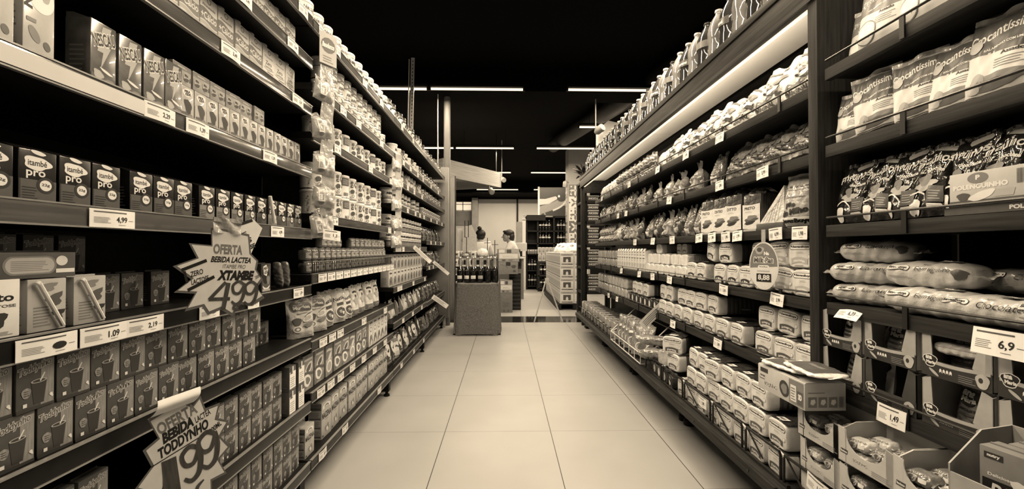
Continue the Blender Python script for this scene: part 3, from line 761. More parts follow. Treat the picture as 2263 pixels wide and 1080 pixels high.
def d_maizena(P, w, h):
    P.arch(0, h * .84, w * .7, h * .1, h * .05, WHITE); P.arch(0, h * .845, w * .42, h * .05, h * .04, MID); P.text('MAIZENA', 0, h * .62, w * .92, h * .17, INK, .03); P.lines(-w * .15, w * .2, h * .47, h * .51, 2, MID, .4)
    P.oval(w * .02, h * .24, w * .28, h * .14, LIGHT, 16, .1, .05); P.oval(-w * .08, h * .22, w * .1, h * .09, MID, 12, .2, .2); P.oval(w * .14, h * .26, w * .1, h * .08, MID, 12, .6, .2); P.oval(w * .05, h * .2, w * .08, h * .06, PALE, 10); P.oval(-w * .38, h * .07, w * .05, h * .03, INK, 10)
MAIZ = M('carton_starch', .45, .5, noise=.08)
def maizena(w, d, h):
    k = carton(w, d, h, MAIZ, d_maizena, 'corn_starch_box')
    m = MB()
    q = Print(m, lambda a, b, o: (-w / 2 - o, d / 2 - a, b), base=.0009)
    q.rect(-d * .48, d * .48, 0, h * .97, MAIZ); q.rect(-d * .48, d * .48, h * .8, h * .97, MID); q.text('MAIZENA', 0, h * .84, d * .85, h * .06, INK, .03)
    for a in (.05, .3, .55): q.rect(-d * .42, d * .42, h * a, h * a + h * .04, DARK); q.lines(-d * .42, d * .42, h * (a + .06), h * (a + .2), 6, MID, .4)
    return Kind('corn_starch_box', ('carton_body', k.parts[0][1]), ('side_print', m))
K_MZ = maizena(.1, .062, .165); K_MZS = maizena(.085, .055, .125)
def d_ita(P, w, h):
    P.text('Italac', w * .06, h * .84, w * .62, h * .13, DEEP, .05); P.star([(-w * .35, h * .1), (-w * .35, h * .45), (-w * .05, h * .62), (w * .3, h * .6), (w * .42, h * .5), (w * .42, h * .1)], MID); P.rect(-w * .49, w * .49, 0, h * .1, LIGHT); P.oval(w * .05, h * .3, w * .18, h * .1, DARK, 12, 0, .1)
K_ITAL = carton(.1, .06, .118, M('carton_two_tone', .58, .45, noise=.05), d_ita, 'milk_powder_box')
def d_straw4(P, w, h):
    P.rect(-w * .45, w * .45, h * .1, h * .78, WHITE); P.lines(-w * .35, w * .35, h * .18, h * .6, 5, MID, .3); P.rect(-w * .05, w * .1, h * .78, h * .99, WHITE); P.rect(-w * .3, -w * .12, h * .82, h * .9, INK); P.star([(-w * .4, h * .7), (-w * .2, h * .9), (0, h * .7)], DARK)
K_WBOX = carton(.05, .045, .092, DARK, d_straw4, 'drink_carton')
# ------------------------------------------------------------------ bags, loaves, bottles
def pouch(w, h, t, mat, deco, name, seal=.012, foot=True, seed=1, wr=.25, nu=26, nv=32, backmat=None, topw=.96, split=True):
    """stand-up bag: pillow with a crimped top edge; front faces -y, its foot stands on z = 0"""
    r = random.Random(seed); ph = [r.uniform(0, 6) for _ in range(8)]
    def prof(u, v):
        e = max(0.0, 1 - abs(u) ** 3.2)
        vv = v * h / (h - seal) if h > seal else v
        if vv >= 1: return 0.0
        top = (1 - vv ** 2.6)
        bot = min(1.0, .55 + v * 3.0) if foot else (1 - (1 - v) ** 6)
        if not foot: bot = min(1.0, (v * 4.5) ** .6)
        return (e ** .55) * top ** .6 * bot
    def wrk(u, v):
        k = math.sin(u * 6 + ph[0] + v * 3) * math.sin(v * 7 + ph[1]) + .6 * math.sin(u * 13 + ph[2] - v * 9) * math.sin(v * 11 + ph[3])
        k += .8 * (v ** 3) * math.sin(u * 17 + ph[4])
        return k * .5 * t * wr * .22
    def half(u, v, s):
        x = u * w / 2 * (1 - .05 * prof(0, v)) * (topw + (1 - topw) * (1 - v))
        p = prof(u, v)
        y = t / 2 - s * (t / 2 * p + wrk(u, v) * min(1, p * 2)) + (.003 * math.sin(u * 9 + ph[5]) if v > .93 else 0)
        z = v * h + .01 * wr * math.sin(u * 5 + ph[6]) * v
        return x, y, z
    m = MB()
    m.grid(lambda a, b: half(2 * a - 1, b, 1), nu, nv, mat)
    m.grid(lambda a, b: half(2 * a - 1, b, -1), nu, nv, backmat or mat, flip=True)
    if foot: m.grid(lambda a, b: ((2 * a - 1) * w / 2 * .97, half(2 * a - 1, 0, 1)[1] * (1 - b) + half(2 * a - 1, 0, -1)[1] * b, 0), nu, 1, mat, flip=True)
    def fn(a, b, o):
        u = max(-1, min(1, a / (w / 2))); v = max(0, min(1, b / h)); x, y, z = half(u, v, 1); return (x, y - o, z)
    deco(Print(m, fn, True, .0016, .0002), w, h)
    if not split: return Kind(name, (name, m))
    s = MB(); hs = h - seal
    for sg in (1, -1):
        s.grid(lambda a, b: (lambda q: (q[0] * 1.005, q[1] - sg * .0009, q[2] + .0005))(half(2 * a - 1, (hs + seal * b) / h, sg)), nu * 2, 2, backmat or mat, flip=sg < 0)
    P2 = Print(s, lambda a, b, o: fn(a, b, o + .001)); 
    for i in range(4): P2.rect(-w * .46, w * .46, hs + seal * (.15 + i * .22), hs + seal * (.22 + i * .22), DARK if mat in (FILMW, FILML) else LIGHT); P2.k = 0
    return Kind(name, ('bag_body', m), ('crimped_seal', s))
def d_none(P, w, h): pass
def d_mucbag(P, w, h):
    P.pill(0, h * .8, w * .42, h * .11, MID); P.pill(0, h * .8, w * .4, h * .1, DARK); P.text('Mucilon', 0, h * .79, w * .62, h * .09, PALE, .04); P.text('NESTLÉ', -w * .12, h * .875, w * .3, h * .03, PALE, .03)
    P.text('Multicereais', 0, h * .64, w * .4, h * .04, DARK, .01); P.oval(-w * .22, h * .44, w * .16, h * .1, DARK, 14, 0, .07); P.oval(-w * .22, h * .24, w * .16, h * .085, PALE, 16); P.oval(-w * .22, h * .24, w * .12, h * .06, MID, 14); P.oval(-w * .22, h * .24, w * .06, h * .03, PALE, 12)
    P.oval(w * .18, h * .49, w * .2, h * .08, PALE, 16, .3); P.oval(w * .18, h * .49, w * .16, h * .055, LIGHT, 14, .3); P.oval(w * .2, h * .33, w * .2, h * .06, MID, 12, .2, .15); P.lines(-w * .4, w * .4, h * .06, h * .12, 3, PALE, .4)
    P.stroke([(w * .05, h * .52), (w * .25, h * .62), (w * .38, h * .66)], .003, DARK)
K_MUCBAG = pouch(.135, .165, .045, FILML, d_mucbag, 'cereal_bag', seed=3)
def d_nestbag(P, w, h):
    P.oval(w * .05, h * .72, w * .4, h * .14, PALE, 16, .2, .05); P.text('Nestlé', 0, h * .7, w * .8, h * .13, WHITE, .12, .1, .1); P.text('Nestlé', 0, h * .7, w * .78, h * .115, INK, .03, .1, .1); P.rect(-w * .2, w * .25, h * .5, h * .58, DARK, .004)
    P.oval(w * .05, h * .3, w * .4, h * .18, PALE, 18, -.2); P.oval(w * .05, h * .3, w * .34, h * .14, DARK, 16, -.2); P.oval(w * .0, h * .32, w * .1, h * .05, LIGHT, 10, 0, .2); P.oval(w * .18, h * .27, w * .08, h * .05, PALE, 10, 0, .2); P.lines(-w * .3, w * .3, h * .05, h * .1, 2, MID, .4)
K_NESTBAG = pouch(.115, .175, .045, FILML, d_nestbag, 'cereal_bag', seed=5); K_NESTBAG2 = pouch(.1, .165, .05, FILMW, d_nestbag, 'cereal_bag', seed=9)
def d_grainbag(P, w, h):
    P.rect(-w * .3, w * .3, h * .75, h * .81, DEEP, .004); P.rect(-w * .46, w * .46, h * .03, h * .2, MID); P.oval(0, h * .48, w * .3, h * .12, LIGHT, 14, 0, .1); P.rect(-w * .1, w * .1, h * .6, h * .68, DARK); P.lines(-w * .3, w * .3, h * .06, h * .16, 3, PALE, .4)
K_GRAIN = pouch(.1, .175, .05, FILMW, d_grainbag, 'cereal_bag', seed=12)
def d_darkbag(P, w, h):
    P.oval(0, h * .6, w * .34, h * .24, PALE, 16, 0, .05); P.oval(0, h * .58, w * .2, h * .05, INK, 12, .2, .1); P.rect(-w * .4, w * .4, h * .1, h * .2, MID); P.oval(w * .1, h * .3, w * .2, h * .06, LIGHT, 12, .2, .1)
K_DBAG = pouch(.1, .16, .05, FILMD, d_darkbag, 'coffee_bag', seed=21); K_DBAG2 = pouch(.09, .14, .05, FILMM, d_darkbag, 'coffee_bag', seed=22)
def d_whitebag(P, w, h):
    P.band(-w * .25, w * .25, h * .5, h * .58, DARK, h * .03); P.rect(-w * .45, w * .45, h * .75, h * .9, MID); P.lines(-w * .3, w * .3, h * .15, h * .35, 4, LIGHT, .4)
K_WBAG = pouch(.1, .14, .055, FILMW, d_whitebag, 'flour_bag', seed=23)
def d_sugar(P, w, h):
    P.bars(-w * .45, w * .45, h * .25, h * .3, 12, MID); P.oval(0, h * .5, w * .3, h * .12, DARK, 14, 0, .15); P.oval(w * .1, h * .5, w * .12, h * .05, LIGHT, 10)
K_PKT = pouch(.085, .13, .05, FILMD, d_sugar, 'dark_packet', seed=25); K_PKT2 = pouch(.085, .125, .05, FILMM, d_sugar, 'dark_packet', seed=26)
# toast bags
def d_croc(low, big):
    def f(P, w, h):
        P.rect(-w * .47, w * .47, h * .02, h * .5, PALE); P.band(-w * .47, w * .47, h * .48, h * .9, low, h * .02, 1)
        P.text('Crocantíssimo', 0, h * .74, w * .88, h * .13, WHITE, .05 if big else .015, .1, .14)
        if big: P.text('Crocantíssimo', 0, h * .74, w * .86, h * .115, INK, .0, .1, .14)
        P.text('SALAMINHO COM LIMÃO', w * .1, h * .56, w * .56, h * .035, WHITE, .03, 0, .1)
        P.text('Assado', w * .2, h * .44, w * .3, h * .04, INK, .03); P.lines(-w * .02, w * .4, h * .28, h * .4, 4, MID, .25)
        if big: P.oval(-w * .2, h * .22, w * .24, h * .17, MID, 18); P.oval(-w * .2, h * .22, w * .22, h * .155, PALE, 18); P.oval(-w * .2, h * .25, w * .16, h * .08, WHITE, 14)
        else: P.oval(w * .05, h * .14, w * .4, h * .09, MID, 16, .1, .12, 1); P.oval(-w * .22, h * .18, w * .1, h * .09, LIGHT, 14); P.oval(-w * .3, h * .1, w * .1, h * .06, PALE, 14); P.oval(-w * .32, h * .62, w * .11, h * .08, LIGHT, 12)
    return f
K_CROA = pouch(.15, .2, .06, FILMW, d_croc(MID, True), 'toast_bag', seed=31); K_CROB = pouch(.145, .19, .06, FILML, d_croc(DARK, False), 'toast_bag', seed=32, wr=.4); K_CROC = pouch(.15, .2, .065, FILML, d_croc(DEEP, False), 'toast_bag', seed=37, wr=.5)
def d_ping(P, w, h):
    P.text('Pingüinos', 0, h * .76, w * .86, h * .15, PALE, .02, .25, .12); P.text('chocolate', w * .14, h * .63, w * .42, h * .05, PALE, .03, .1); P.pill(w * .2, h * .92, w * .22, h * .035, LIGHT, .05); P.oval(-w * .02, h * .42, w * .24, h * .07, LIGHT, 12, .1, .15)
    P.oval(-w * .05, h * .5, w * .12, h * .08, MID, 12, 0, .1); P.oval(-w * .28, h * .14, w * .16, h * .13, PALE, 14, .3, .1); P.rect(w * .08, w * .36, h * .18, h * .4, DARK); P.pill(w * .22, h * .13, w * .14, h * .03, PALE); P.lines(w * .12, w * .32, h * .22, h * .36, 4, LIGHT, .3); P.stroke([(-w * .4, h * .3), (-w * .2, h * .36), (0, h * .28), (w * .05, h * .2)], .004, PALE)
K_PING = pouch(.125, .185, .05, FILMK, d_ping, 'chocolate_cake_bag', seed=41, wr=.5); K_PING2 = pouch(.125, .185, .055, FILMK, d_ping, 'chocolate_cake_bag', seed=44, wr=.7)
# "original" bun bags: pale printed film over round buns
def lumpy(w, h, t, mat, inner, deco, name, nb=4, seed=1, tail=False, bm_=None):
    """see-through bag with bread showing: film skin with bumps plus a twisted tail"""
    r = random.Random(seed); C = [(r.uniform(-.75, .75), r.uniform(.1, .85), r.uniform(.25, .42)) for _ in range(nb * 2)]
    ph = [r.uniform(0, 6) for _ in range(6)]
    def bump(u, v):
        b = 0
        for cu, cv, cr in C:
            q = ((u - cu) ** 2 + ((v - cv) * 1.6) ** 2) / (cr * cr)
            if q < 1: b = max(b, (1 - q) * (1.35 - .35 * q) * cr)
        return b
    def half(u, v, s):
        e = max(0, 1 - abs(u) ** 3) ** .5 * (max(0, 1 - v ** 4) ** .6) * min(1, .5 + v * 3)
        y = t / 2 - s * (t / 2 * e * (.72 + .75 * bump(u, v)) + .003 * math.sin(u * 19 + ph[0] + v * 13) * e)
        hh = h * (1 + .07 * math.sin(u * 4 + ph[1]))
        return (u * w / 2 * (1 - .22 * v ** 3 + .04 * math.sin(v * 9 + ph[2])), y, v * hh)
    m = MB(); m.grid(lambda a, b: half(2 * a - 1, b, 1), 48, 44, mat); m.grid(lambda a, b: half(2 * a - 1, b, -1), 12, 10, mat, flip=True)
    m.grid(lambda a, b: ((2 * a - 1) * w / 2, half(2 * a - 1, 0, 1)[1] * (1 - b) + half(2 * a - 1, 0, -1)[1] * b, 0), 12, 1, mat, flip=True)
    def fn(a, b, o):
        x, y, z = half(max(-1, min(1, a / (w / 2))), max(0, min(1, b / h)), 1); return (x, y - o - .0012, z)
    deco(Print(m, fn, True, .0016, .0002), w, h)
    tl = MB()
    if tail:
        tl.grid(lambda a, b: ((2 * a - 1) * (.008 + .035 * b) + .004 * math.sin(a * 20), t / 2 + .006 * math.sin(a * 25 + b * 3), h * .97 + .05 * b + .006 * math.sin(a * 17)), 16, 4, mat)
        tl.lathe([(.008, 0), (.01, .004), (.008, .008)], DARK, 10, 0, t / 2, h * .97)
    else:
        tl.grid(lambda a, b: (half(2 * a - 1, 1, 1)[0], t / 2 + .004 * math.sin(a * 14), half(2 * a - 1, 1, 1)[2] - .002 + .022 * b), 16, 2, mat)
    return Kind(name, ('bag_body', m), ('twisted_tail' if tail else 'crimped_seal', tl))
def d_orig(P, w, h):
    P.band(-w * .4, w * .3, h * .84, h * .9, MID, h * .02); P.rect(-w * .42, w * .1, h * .2, h * .27, MID, .01); P.text('ORIGINAL', -w * .1, h * .11, w * .62, h * .08, DARK, .04)
    P.oval(-w * .12, h * .42, w * .03, w * .03, INK, 10); P.oval(w * .0, h * .38, w * .035, w * .03, DEEP, 10, 0, .2); P.oval(w * .2, h * .33, w * .12, h * .05, DEEP, 12, .4, .3); P.oval(w * .3, h * .25, w * .06, h * .04, INK, 10, 0, .3); P.oval(-w * .35, h * .12, w * .03, h * .03, DARK, 8)
    P.oval(-w * .05, h * .55, w * .1, h * .08, MID, 12, 0, .1); P.oval(w * .22, h * .6, w * .15, h * .1, MID, 12, 0, .15); P.oval(-w * .3, h * .65, w * .1, h * .06, MID, 12, .4, .2)
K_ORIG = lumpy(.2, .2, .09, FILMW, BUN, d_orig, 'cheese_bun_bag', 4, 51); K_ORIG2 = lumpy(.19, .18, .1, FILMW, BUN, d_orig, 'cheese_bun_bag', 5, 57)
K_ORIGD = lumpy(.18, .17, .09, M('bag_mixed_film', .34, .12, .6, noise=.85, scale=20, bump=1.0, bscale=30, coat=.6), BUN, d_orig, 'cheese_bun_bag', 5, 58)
def d_stripes(P, w, h):
    for i in range(6): P.lines(-w * .3, w * .3, h * (.3 + .1 * i), h * (.36 + .1 * i), 2, LIGHT, .4, i)
    P.rect(-w * .3, w * .25, h * .06, h * .24, PALE); P.lines(-w * .25, w * .2, h * .1, h * .15, 2, MID, .4)
K_STRP = lumpy(.13, .19, .08, FILMM, BUN, d_stripes, 'rusk_bag', 4, 61)
def d_lab(P, w, h): P.rect(-w * .2, w * .15, h * .1, h * .4, LIGHT, .01); P.lines(-w * .15, w * .12, h * .15, h * .35, 4, DARK, .4)
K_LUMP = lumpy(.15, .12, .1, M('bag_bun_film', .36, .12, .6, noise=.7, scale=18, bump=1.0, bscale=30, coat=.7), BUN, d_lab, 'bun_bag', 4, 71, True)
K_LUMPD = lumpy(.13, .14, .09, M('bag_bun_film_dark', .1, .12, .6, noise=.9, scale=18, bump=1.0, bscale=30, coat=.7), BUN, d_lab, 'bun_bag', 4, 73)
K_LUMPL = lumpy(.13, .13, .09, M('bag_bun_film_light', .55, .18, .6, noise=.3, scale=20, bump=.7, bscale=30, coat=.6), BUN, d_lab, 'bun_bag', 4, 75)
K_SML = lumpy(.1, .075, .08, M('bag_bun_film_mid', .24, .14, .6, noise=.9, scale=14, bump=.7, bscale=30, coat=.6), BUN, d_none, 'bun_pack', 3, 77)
# --- sliced loaves
def loaf(w, h, d, crumb, capmat, deco, name='bread_loaf', topmat=None, seed=1, lab=True):
    r = random.Random(seed); nn = 20
    def ring(s, y, top=0.0):
        out = []
        for i in range(nn):
            a = 2 * PI * i / nn; c, q = math.cos(a), math.sin(a)
            x = math.copysign(abs(c) ** .35, c) * w / 2 * s; z = h / 2 + math.copysign(abs(q) ** .35, q) * h / 2 * s
            if z > h * .8: z -= (x / w) ** 2 * h * .22
            out.append((x, y, z))
        return out
    topmat = topmat or M('wrapper_dark_top', .035, .2, .6, noise=.4, coat=.6, bump=.6, bscale=40)
    def skin(mb, stations, mat, matf=None):
        base = len(mb.v)
        v = [p for s, y in stations for p in ring(s, y)]; f = []; k = len(stations)
        for j in range(k - 1):
            for i in range(nn):
                q = (i + 1) % nn; f.append((j * nn + i, (j + 1) * nn + i, (j + 1) * nn + q, j * nn + q))
        f.append(list(range(nn))); f.append([(k - 1) * nn + i for i in range(nn)][::-1])
        mb.add(v, f, mat, True)
    b = MB(); st = []
    n = 11
    for i in range(n):
        y = .03 + (d - .05) * i / (n - 1); st += [(.95, y - .003), (.975, y), (.975, y + .012), (.95, y + .016)]
    st += [(.9, d - .02), (.75, d - .006), (.3, d)]
    skin(b, st, crumb)
    if lab:
        q = Print(b, lambda a, z, o: (w / 2 * .985 + o, a, z)); q.pill(d * .55, h * .3, .028, .008, DARK); q.text('SevenBoys', d * .55, h * .3, .045, .0085, PALE, .03)
    c = MB(); skin(c, [(.3, 0.0), (.9, .0005), (.97, .004), (1.0, .012), (.995, .05)], capmat)
    c.grid(lambda a, bb: ((a - .5) * w * .9, .004 + bb * d * .5 * (1 if a > .4 else .9), h * (1.004 - ((a - .5) * .9) ** 2 * .22) + .0015 * math.sin(a * 21 + bb * 9)), 10, 6, topmat)
    P = Print(c, lambda a, z, o: (a, -.0004 - o, z)); deco(P, w, h)
    q = Print(c, lambda a, z, o: (a, z, h * (1.004 - (a / w) ** 2 * .22) + .003 + o)); q.rect(-w * .2, w * .15, .012, .04, PALE, .004); q.bars(-w * .15, w * .1, .018, .03, 8, DARK)
    return Kind(name, ('sliced_bread', b), ('printed_wrapper', c))
def d_seven(word, armat):
    def f(P, w, h):
        P.pill(0, h * .76, w * .42, h * .1, INK); P.pill(0, h * .76, w * .4, h * .085, PALE); P.text('SevenBoys', w * .03, h * .76, w * .66, h * .1, INK, .06, .1); P.oval(-w * .34, h * .78, w * .03, w * .03, INK, 10)
        P.lines(-w * .15, w * .15, h * .54, h * .62, 2, LIGHT, .3); P.arch(-w * .02, h * .24, w * .62, h * .2, h * .06, armat); P.text(word, -w * .02, h * .255, w * .44, h * .11, PALE, .03, 0, 0, h * .05); P.oval(w * .36, h * .42, w * .06, h * .08, LIGHT, 12); P.oval(w * .36, h * .42, w * .045, h * .06, PALE, 12); P.lines(-w * .2, w * .15, h * .08, h * .12, 1, MID, .5)
    return f
WRAP = M('wrapper_pale', .68, .32, .5, noise=.08, coat=.3, bump=.25, bscale=40)
TOPD = M('wrapper_dark_top', .035, .2, .6, noise=.4, coat=.6, bump=.6, bscale=40)
K_LFO = loaf(.115, .1, .26, BREAD, WRAP, d_seven('Forma', DARK), seed=1); K_LLI = loaf(.11, .1, .25, BREAD, WRAP, d_seven('Lite', DEEP), seed=2); K_LMA = loaf(.115, .1, .25, BREADL, WRAP, d_seven('Manteiga', LIGHT), seed=3, topmat=MID); K_LIN = loaf(.11, .1, .25, BREADD, WRAP, d_seven('Integral', DARK), seed=4)
def d_ring(P, w, h):
    P.oval(-w * .05, h * .5, w * .2, h * .34, LIGHT, 18); P.oval(-w * .05, h * .5, w * .17, h * .3, PALE, 18); P.stroke([(-w * .12, h * .3), (0, h * .42), (-w * .1, h * .6), (w * .02, h * .72)], .002, MID)
WRAPW = M('wrapper_white', .74, .3, .5, noise=.06, coat=.4, bump=.4, bscale=30)
K_LWH = loaf(.1, .085, .22, BREADL, WRAPW, d_ring, seed=5, topmat=WRAPW, lab=False); K_LRO = loaf(.1, .08, .2, BREAD, M('wrapper_clear_bun', .3, .25, .5, noise=.4, scale=18, coat=.6, bump=.4), d_none, seed=6, topmat=BREADL, lab=False)
K_LDK = loaf(.085, .075, .2, BREADD, DEEP, d_ring, seed=7, topmat=DEEP, lab=False); K_LLT = loaf(.105, .085, .22, BREADL, M('wrapper_bun_light', .42, .25, .5, noise=.35, scale=20, coat=.6, bump=.4), d_none, seed=8, topmat=BREADL, lab=False)
# tall white slices packs
def d_crisp(P, w, h):
    P.oval(0, h * .86, w * .3, h * .03, MID, 10); P.rect(-w * .3, -w * .06, h * .72, h * .76, INK); P.rect(w * .06, w * .3, h * .72, h * .76, INK); P.lines(-w * .4, w * .4, h * .57, h * .62, 1, DARK, .9); P.lines(-w * .35, w * .35, h * .45, h * .55, 3, LIGHT, .4); P.oval(0, h * .28, w * .36, h * .1, LIGHT, 12, 0, .1); P.rect(-w * .4, w * .4, h * .06, h * .14, PALE)
def tallpack():
    w, d, h = .062, .2, .17; m = MB(); m.box(-w / 2, w / 2, 0, d, 0, h * .93, WRAP, .004); d_crisp(front(m), w, h)
    q = Print(m, lambda a, b, o: (w / 2 + o, a, b)); q.rect(d * .56, d * .6, h * .32, h * .66, DARK); q.rect(d * .63, d * .66, h * .36, h * .6, MID); q.oval(d * .35, h * .55, .012, .018, LIGHT, 12); q.lines(d * .75, d * .95, h * .2, h * .7, 6, LIGHT, .3)
    t = MB(); t.prism([(-.006, h * .92), (d * .3, h), (d * .9, h * .98), (d, h * .92)], lambda y, z: (-w * .4, max(0, y), z), lambda y, z: (w * .4, max(0, y), z), WRAP); t.grid(lambda a, b: ((a - .5) * w * .9, .004 + .01 * b, h * (.93 + .1 * b) + .003 * math.sin(a * 15)), 8, 2, WRAP)
    return Kind('crispbread_pack', ('pack_body', m), ('folded_top', t))
K_CRISP = tallpack()
# standing sandwich bread bags
def breadbag(word, crumb, seed):
    w, d, h = .115, .11, .215; r = random.Random(seed); m = MB()
    def side(a, z):
        return None
    m.box(-w / 2, w / 2, .004, d, 0, h * .9, crumb, .012)
    for i in range(9):
        y = .012 + i * .011; m.box(w / 2 - .001, w / 2 + .0012, y, y + .006, .01, h * .86, crumb, .0006)
    q = Print(m, lambda a, b, o: (w / 2 + .0016 + o, a, b)); q.pill(d * .6, h * .42, .03, .009, PALE, PI / 2); q.text('SevenBoys', d * .6, h * .42, .048, .01, INK, .03, 0, PI / 2)
    l = MB(); P0 = Print(l, lambda a, b, o: (a, .001 - o - .004 * math.cos(a / w * 3), b), True)
    P0.band(-w * .49, w * .49, h * .06, h * .64, WRAPW, h * .012, 2); P0.text(word, -w * .05, h * .55, w * .6, h * .07, INK, .04); P0.lines(-w * .3, w * .1, h * .45, h * .49, 2, MID, .3)
    P0.oval(0, h * .26, w * .36, h * .07, DARK, 14, .15, .14, 1); P0.oval(w * .05, h * .33, w * .28, h * .05, MID, 14, .15, .16, 2); P0.oval(-w * .05, h * .2, w * .3, h * .04, DEEP, 12, .15, .1); P0.rect(-w * .45, w * .3, h * .0, h * .05, LIGHT)
    t = MB(); t.grid(lambda a, b: ((a - .5) * w * (1 - .55 * b) + .006 * math.sin(a * 19 + seed), d * .1 + d * .4 * b + .012 * math.sin(a * 13 + b * 4), h * (.88 + .17 * b) + .008 * math.sin(a * 9 + seed)), 18, 6, FILMM)
    t.grid(lambda a, b: ((a - .5) * w * (1 - .5 * b), d * .9 - d * .35 * b + .01 * math.sin(a * 15), h * (.88 + .16 * b)), 14, 5, FILMM, flip=True)
    return Kind('sandwich_bread_bag', ('sliced_bread', m), ('front_label', l), ('gathered_film', t))
K_BPR = breadbag('PRETO', BREADD, 1); K_BCE = breadbag('CENTEIO', BREADD, 2); K_BDI = breadbag('DITTO', BREADD, 3)
def d_milho(P, w, h):
    P.rect(-w * .49, w * .49, h * .04, h * .2, PALE); P.text('SevenBoys', 0, h * .12, w * .84, h * .1, INK, .07, .05); P.rect(-w * .49, w * .49, h * .2, h * .205, INK); P.text('Pão', -w * .1, h * .42, w * .34, h * .1, INK, .06, .1, .15); P.text('de Milho', 0, h * .3, w * .74, h * .11, INK, .06, .1, .15)
    P.lines(-w * .3, w * .3, h * .56, h * .6, 1, MID, .5); P.bars(-w * .4, w * .4, h * .75, h * .78, 5, DARK); P.stroke([(-w * .45, h * .72), (0, h * .7), (w * .45, h * .73)], .002, MID)
K_MILHO = pouch(.15, .215, .12, M('bag_corn_bread', .38, .25, .5, noise=.2, coat=.5, bump=.4), d_milho, 'corn_bread_bag', seed=81, wr=.15)
# triangle pack under film
m = MB(); m.prism([(-.09, .03), (.085, .03), (.085, .2)], lambda x, z: (x, .02, z), lambda x, z: (x, .12, z), FILMW); t = MB(); t.box(-.1, .09, .01, .13, 0, .034, DARK, .006)
P = Print(m, lambda a, b, o: (a, .02 - o, b)); [P.stroke([(-.06 + i * .02, .04), (-.02 + i * .018, .08 + i * .012), (.03 + i * .01, .1 + i * .015)], .0025, LIGHT if i % 2 else MID) for i in range(6)]
K_TRI = Kind('sponge_cake_pack', ('cake_wedge', m), ('tray', t))
# --- lying cakes
def flow(L, d, t, mat, deco, name, seed=1, fin=.018):
    r = random.Random(seed); ph = [r.uniform(0, 6) for _ in range(5)]
    def pt(u, a, e=0.0):
        k = (max(0.0, 1 - abs(u) ** 5)) ** .5
        wv = 1 + .04 * math.sin(u * 9 + ph[0] + a * 2) + .03 * math.sin(u * 21 + ph[1] - a * 3)
        c, q = math.cos(a), math.sin(a)
        y = d / 2 - (d / 2 + e) * math.copysign(abs(c) ** .7, c) * (.35 + .65 * k) * wv
        z = t / 2 + (t / 2 + e) * math.copysign(abs(q) ** .75, q) * (.05 + .95 * k) * wv
        return (u * L / 2, y, z)
    m = MB(); m.grid(lambda a, b: pt(2 * a - 1, 2 * PI * b - PI / 2), 44, 32, mat, flip=True)
    deco(Print(m, lambda a, b, o: pt(a / (L / 2), b / (t * .75) * 1.2 - .35, o), True, .0013, .0002), L, t)
    ends = []
    for sg in (-1, 1):
        f = MB(); ends.append(('crimped_end', f))
        f.grid(lambda a, b: (sg * (L / 2 - .002 + fin * a), d * (.17 + .66 * b) + .004 * math.sin(b * 12 + ph[2]), t / 2 + .005 * math.sin(b * 9 + ph[3]) + .003 * math.sin(a * 9)), 3, 12, mat)
    return Kind(name, ('pack_body', m), *ends)
def d_cake(word):
    def f(P, L, t):
        P.pill(-L * .26, t * .5, L * .14, t * .15, INK); P.pill(-L * .26, t * .5, L * .135, t * .13, PALE); P.text('SevenBoys', -L * .25, t * .5, L * .22, t * .16, INK, .06, .1)
        P.text('BOLO', L * .06, t * .72, L * .07, t * .07, DARK); P.text(word, L * .14, t * .42, L * .36, t * .26, DEEP, .0, .35); P.oval(L * .4, t * .35, L * .06, t * .2, DARK, 12, .3, .12); P.lines(-L * .36, -L * .05, t * .12, t * .22, 2, MID, .35)
        P.pill(L * .2, t * 1.05, L * .13, t * .12, DARK); P.text('SevenBoys', L * .2, t * 1.05, L * .2, t * .12, PALE, .04)
    return f
CAKEF = M('wrapper_cake', .5, .3, .5, noise=.12, coat=.4, bump=.3); CAKED = M('wrapper_cake_dark', .2, .3, .5, noise=.25, coat=.4, bump=.3)
K_CFO = flow(.23, .1, .07, CAKEF, d_cake('Formigueiro'), 'cake_pack', 1); K_CCH = flow(.23, .1, .066, CAKEF, d_cake('Chocolate'), 'cake_pack', 2); K_CLA = flow(.2, .1, .065, CAKEF, d_cake('Laranja'), 'cake_pack', 3); K_CDK = flow(.22, .1, .06, CAKED, d_cake('Chocolate'), 'cake_pack', 4)
def d_bol(P, L, t): P.text('BOLINHO', 0, t * .75, L * .7, t * .24, PALE, .08, 0, .1); P.text('BOLINHO', 0, t * .75, L * .68, t * .2, DEEP, .02, 0, .1); P.oval(-L * .15, t * .3, L * .2, t * .25, LIGHT, 14, .2, .08); P.oval(-L * .15, t * .3, L * .14, t * .17, DARK, 12, .2, .1); P.rect(L * .1, L * .36, t * .2, t * .45, PALE)
K_BOL = flow(.07, .05, .03, FILMM, d_bol, 'snack_cake_pack', 5, .007); K_BOL2 = flow(.07, .05, .03, FILML, d_bol, 'snack_cake_pack', 6, .007)
def d_ana(P, w, h):
    P.oval(0, h * .72, w * .4, h * .2, DEEP, 14, 0, .1); P.text('ana', -w * .05, h * .8, w * .46, h * .13, PALE, .05); P.text('Maria', w * .04, h * .66, w * .56, h * .13, PALE, .05); P.text('CHOCOLATE', 0, h * .42, w * .7, h * .06, DEEP, .05); P.rect(-w * .3, w * .3, h * .28, h * .34, DARK); P.oval(w * .1, h * .13, w * .18, h * .08, MID, 12)
K_ANA = pouch(.062, .095, .03, FILML, d_ana, 'small_cake_pack', seed=91, seal=.007, nu=10, nv=10, wr=.2); K_ANAD = pouch(.062, .09, .03, FILMM, d_ana, 'small_cake_pack', seed=92, seal=.007, nu=10, nv=10, wr=.2)
def d_plainb(P, L, t): P.lines(-L * .4, L * .4, t * .3, t * .7, 4, MID, .3)
